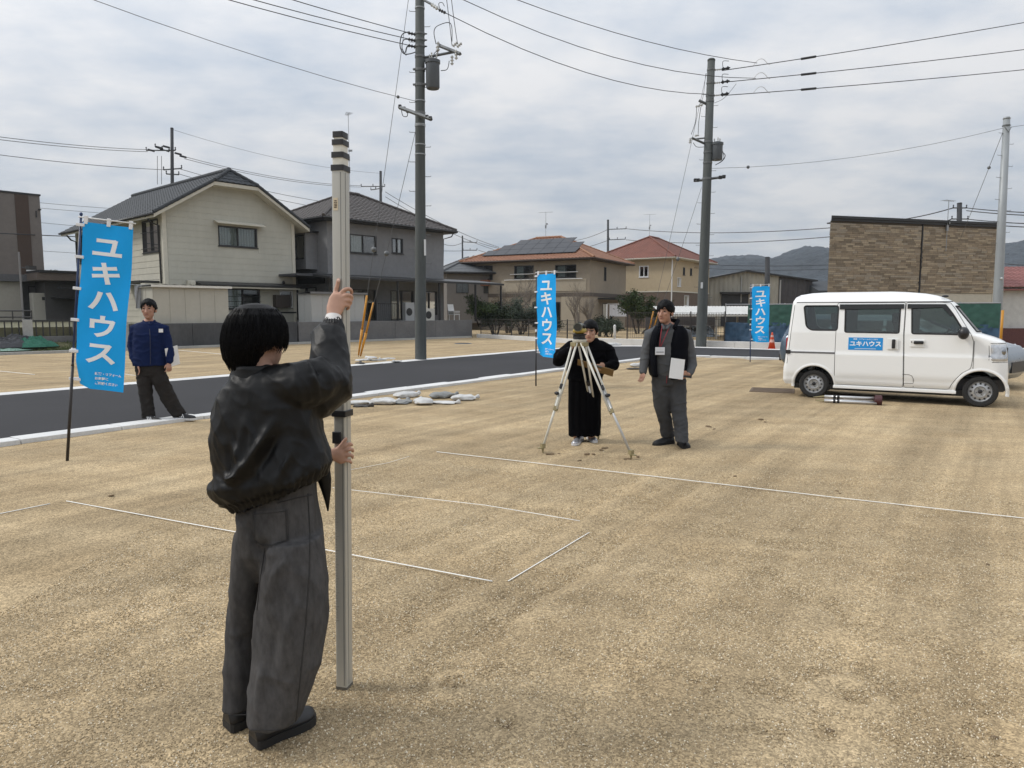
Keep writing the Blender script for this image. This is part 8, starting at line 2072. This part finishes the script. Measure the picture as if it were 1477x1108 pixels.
loft(g, [ring((953, 468), (975, 468), yc, .07), ring((945, 474), (982, 473), yc, .10), ring((940, 482), (987, 480), yc, .12), ring((940, 505), (986, 505), yc, .128), ring((941, 530), (984, 530), yc, .125), ring((942, 546), (985, 546), yc, .12)], 28)
g.rtube([Y(947, 479, yc), Y(938, 482, yc), Y(931.5, 510, yc), Y(929, 526, yc - .03), Y(927.5, 536, yc - .055)], [.072, .072, .062, .056, .046], 16)
g.rtube([Y(978, 478, yc), Y(988.5, 482, yc), Y(996, 510, yc), Y(998, 526, yc - .03), Y(996, 535, yc - .09), Y(994, 539, yc - .12)], [.075, .075, .066, .062, .052, .044], 16)
garment('work_shirt', g, M_GSH, mc_, .009, 4, wrinkle(.007, 6, 9, 11))
g = MB()
for sx in (-1, 1):
    if sx < 0: loft(g, [ring((946, 470), (957, 472), yc, .115), ring((938, 478), (952, 479), yc, .142), ring((935, 492), (948, 492), yc, .155), ring((935.5, 515), (945.5, 515), yc, .16), ring((937, 535), (946.5, 536), yc, .155), ring((938.5, 542), (947, 543), yc, .15)], 24, 2.6)
    else: loft(g, [ring((970, 471), (984, 470), yc, .115), ring((965, 479), (990, 477), yc, .142), ring((961.5, 492), (992, 490), yc, .155), ring((959.5, 515), (991, 515), yc, .16), ring((959.5, 535), (989, 536), yc, .155), ring((960, 546), (987, 546), yc, .15)], 28, 2.6)
loft(g, [(c + Vector((0, .06, 0)), e1, Vector((0, .09, 0))) for c, e1, e2 in [ring((946, 472), (982, 471), yc, .1), ring((937, 490), (989, 490), yc, .1), ring((938, 520), (988, 520), yc, .1), ring((940, 543), (986, 544), yc, .1)]], 24)
garment('vest', g, M_VEST, mc_, .009, 4, lambda c, n: .003 * abs(math.sin(c.z * 30)) + .006 * mnoise.noise((c.x * 9, c.y * 9, c.z * 9)))
m = MB(); m.rtube([Y(951, 472, yc - .10), Y(953, 465, yc - .03), Y(965, 462, yc + .08), Y(978, 463, yc - .02), Y(973, 472, yc - .11)], .024, 10); m.build('vest_collar', M_VEST, mc_, world=True, smooth=True)
m = MB(); m.rtube([Y(955, 469, yc - .085), Y(957.5, 474, yc - .12)], .018, 8); m.rtube([Y(967, 468, yc - .085), Y(962, 474, yc - .12)], .018, 8); m.build('shirt_collar', M_GSH, mc_, world=True, smooth=True)
m = MB(); m.tube(catmull([Y(955, 470, yc - .11), Y(953, 484, yc - .148), Y(951.5, 500, yc - .155)], 4), .0055, 6); m.tube(catmull([Y(966, 470, yc - .11), Y(960, 484, yc - .148), Y(953, 500, yc - .155)], 4), .0055, 6); m.build('lanyard', M('red lanyard', (.22, .025, .035), .7, .1), mc_, world=True)
m = MB(); m.box(Y(952, 506.5, yc - .165), (.108, .006, .088), -.05); m.build('id_card', M('card sleeve', (.62, .64, .68), .35, .06, 20), mc_, world=True, bevel=.004)
m = MB(); m.box(Y(952, 508, yc - .1695), (.085, .002, .012), -.05); m.build('card_print', M('card print grey', (.25, .27, .30), .6), mc_, world=True)
g = MB()
loft(g, [ring((942, 526), (986, 526), yc, .118), ring((940, 543), (988, 542), yc, .122), ring((940, 556), (989, 554), yc, .118)], 26)
loft(g, [ring((940, 548), (967, 549), yc, .108), ring((941, 568), (966, 569), yc + .01, .10), ring((944, 590), (966, 589), yc + .03, .09), ring((951, 612), (970, 610), yc + .09, .085), ring((954, 631), (973, 629), yc + .14, .085)], 22)
loft(g, [ring((962, 548), (989.5, 548), yc, .108), ring((965, 570), (990, 570), yc - .03, .10), ring((968, 592), (990, 592), yc - .06, .092), ring((972, 615), (992, 615), yc - .12, .086), ring((974, 637), (992.5, 637), yc - .18, .086)], 22)
garment('trousers', g, M_GTR, mc_, .009, 4, wrinkle(.007, 6, 9, 17))
m = MB(); m.tube([Y(962, 542, yc - .13), Y(961.5, 553, yc - .125)], .004, 5); m.build('key_strap', _MC['red lanyard'], mc_, world=True)
M_BSH = M('black safety shoe', (.011, .011, .012), .6, .1, 20)
hq = G(970, 640); tq = G(943, 644); shoe(mc_, (hq.x, hq.y, 0), (tq.x, tq.y, 0), .105, .10, M_BSH, M_SOLE, .028)
hq = G(984, 643); shoe(mc_, (hq.x, hq.y + .08, 0), (hq.x + .005, hq.y - .21, 0), .11, .10, M_BSH, M_SOLE, .028)
hair_cap(mc_, Lc, mtc, None, 1.06, .030, -.10, .18, 5.0, side=-.05, fringe=lambda a: -.014 * math.sin(a * 55) + .01 * math.sin(a * 140))
p = Y(976.5, 532, yc - .215); t = T('papers', 'white papers held against the hip of the man in the vest', 'papers', p, rot=(R(-6), R(8), R(8))); m = MB(); m.b2(-.082, .082, -.004, .004, -.115, .115); m.build('sheets', _MC['paper white'], t)
p = Y(997, 540, yc - .15); m = MB(); m.b2(.06, .19, .008, .02, -.085, -.06); m.build('clip_board', M_BLKP, t)

# ---- the surveyor behind the level
yd = 8.62
md_, Ld, mtd = figure('surveyor in loose black coat and wide black trousers, looking through the tripod mounted level', Vector((.90, yd, 0)), Y(851, 478, yd - .10), Vector((-.25, -.95, -.12)), Y(853, 496, yd - .02),
    [([Y(838, 498, yd), Y(822, 502, yd), Y(806, 517, yd - .08), Y(822, 506, yd - .26)], [.05, .05, .04, .026]), ([Y(866, 499, yd), Y(876, 504, yd), Y(884, 524, yd - .08), Y(874, 528, yd - .22)], [.05, .05, .04, .026])],
    [([Y(832, 560, yd), Y(832, 600, yd), Y(832, 632, yd - .02)], [.07, .055, .042]), ([Y(855, 560, yd), Y(854, 600, yd), Y(853, 630, yd + .02)], [.07, .055, .042])],
    ([Y(852, 496, yd), Y(848, 508, yd), Y(845, 525, yd), Y(843, 560, yd)], [(.09, .07), (.15, .10), (.13, .09), (.14, .10)]), s=1.14, skin=M_SKIN,
    hands=[((Y(822, 506, yd - .27), Y(826, 500, yd - .32), Vector((.5, -.3, .5)), Vector((.3, -.4, .6))), dict(curl=.55, s=.95)), ((Y(874, 528, yd - .22), Y(868, 530, yd - .26), Vector((-.9, -.4, -.1)), Vector((0, -.2, 1))), dict(curl=.3, s=.95))], nr=.046)
M_COAT = M('black coat cloth', (.003, .003, .004), .9, .15, 7, .25, 160, spec=.06, var2=.12, scale2=3); M_SKRT = M('black wide trousers', (.0025, .0025, .0032), .9, .15, 9, .25, 160, spec=.05)
g = MB()
loft(g, [ring((845, 489), (862, 488), yd - .01, .07), ring((834, 494), (868, 493), yd, .11), ring((824, 500), (875, 499), yd, .135), ring((820, 512), (877, 512), yd, .15), ring((818, 530), (874, 530), yd, .155), ring((818, 548), (868, 548), yd, .145)], 28)
g.rtube([Y(836, 499, yd), Y(822, 502, yd), Y(810, 512, yd - .05), Y(806, 519, yd - .09)], [.078, .082, .082, .078], 16); g.rtube([Y(806, 518, yd - .09), Y(812, 513, yd - .17), Y(820, 507, yd - .245)], [.076, .066, .050], 16)
g.rtube([Y(866, 499, yd), Y(876, 504, yd), Y(884, 520, yd - .06), Y(885, 527, yd - .10)], [.075, .078, .072, .066], 16); g.rtube([Y(885, 527, yd - .10), Y(880, 528, yd - .16), Y(875, 528.5, yd - .21)], [.066, .058, .046], 16)
garment('coat', g, M_COAT, md_, .010, 4, wrinkle(.014, 5, 7, 23))
g = MB()
loft(g, [ring((820, 538), (867, 538), yd, .125), ring((819, 560), (867, 560), yd, .13), ring((819, 590), (867, 590), yd, .14), ring((819, 612), (867, 611), yd, .145), ring((819.5, 628), (866, 627), yd, .15)], 60, 2.6)
garment('wide_trousers', g, M_SKRT, md_, .010, 4, lambda c, n: (.006 * math.sin(c.x * 80 + 1.2 * math.sin(c.z * 3)) * smooth01((1.0 - c.z) / .5) + .006 * mnoise.noise((c.x * 9, c.y * 9, c.z * 5))))
M_SILV = M('silver shoe', (.48, .48, .50), .3, .1, 20, metal=.6)
hq = G(838, 634); tq = G(828, 643); shoe(md_, (hq.x, hq.y, 0), (tq.x, tq.y, 0), .095, .085, M_SILV, M_WSOLE, .02); hq = G(850, 632); tq = G(858, 639); shoe(md_, (hq.x, hq.y, 0), (tq.x, tq.y, 0), .095, .085, M_SILV, M_WSOLE, .02)
hair_cap(md_, Ld, mtd, None, 1.0, .034, -.10, .14, 9.0, side=-.05)
m = MB(); m.tube([Ld(-.05, .085, .012), Ld(-.02, .096, .012), Ld(.02, .096, .012), Ld(.05, .085, .012)], .003, 6); m.tube([Ld(.05, .085, .010), Ld(.074, .0, .012)], .002, 5); m.build('glasses', M_BLKP, md_, world=True)
p = Y(861, 531.5, yd - .24); t = T('clipboard', 'brown clipboard held low by the surveyor behind the tripod', 'clipboard', p, rot=(R(62), R(16), R(-12))); m = MB(); m.b2(-.24, .20, -.004, .004, -.10, .10); m.build('board', M('brown board', (.22, .145, .06), .7, .1, 6), t, bevel=.002); m = MB(); m.b2(-.06, .06, -.012, -.0045, .07, .11); m.build('clip', M_STEEL, t)
# ------------------------------------------------------------------ air between here and the hills
m = bpy.data.materials.new('air'); m.use_nodes = True
N, L = m.node_tree.nodes, m.node_tree.links
N.remove(N['Principled BSDF'])
pv = N.new('ShaderNodeVolumePrincipled'); pv.inputs['Color'].default_value = (.78, .86, .95, 1); pv.inputs['Density'].default_value = .00024; pv.inputs['Anisotropy'].default_value = .2
L.new(pv.outputs[0], N['Material Output'].inputs['Volume'])
b = MB(); b.b2(-1650, 1650, -200, 1550, -6, 125)
hz_ = b.build('haze', m); hz_['kind'] = 'stuff'
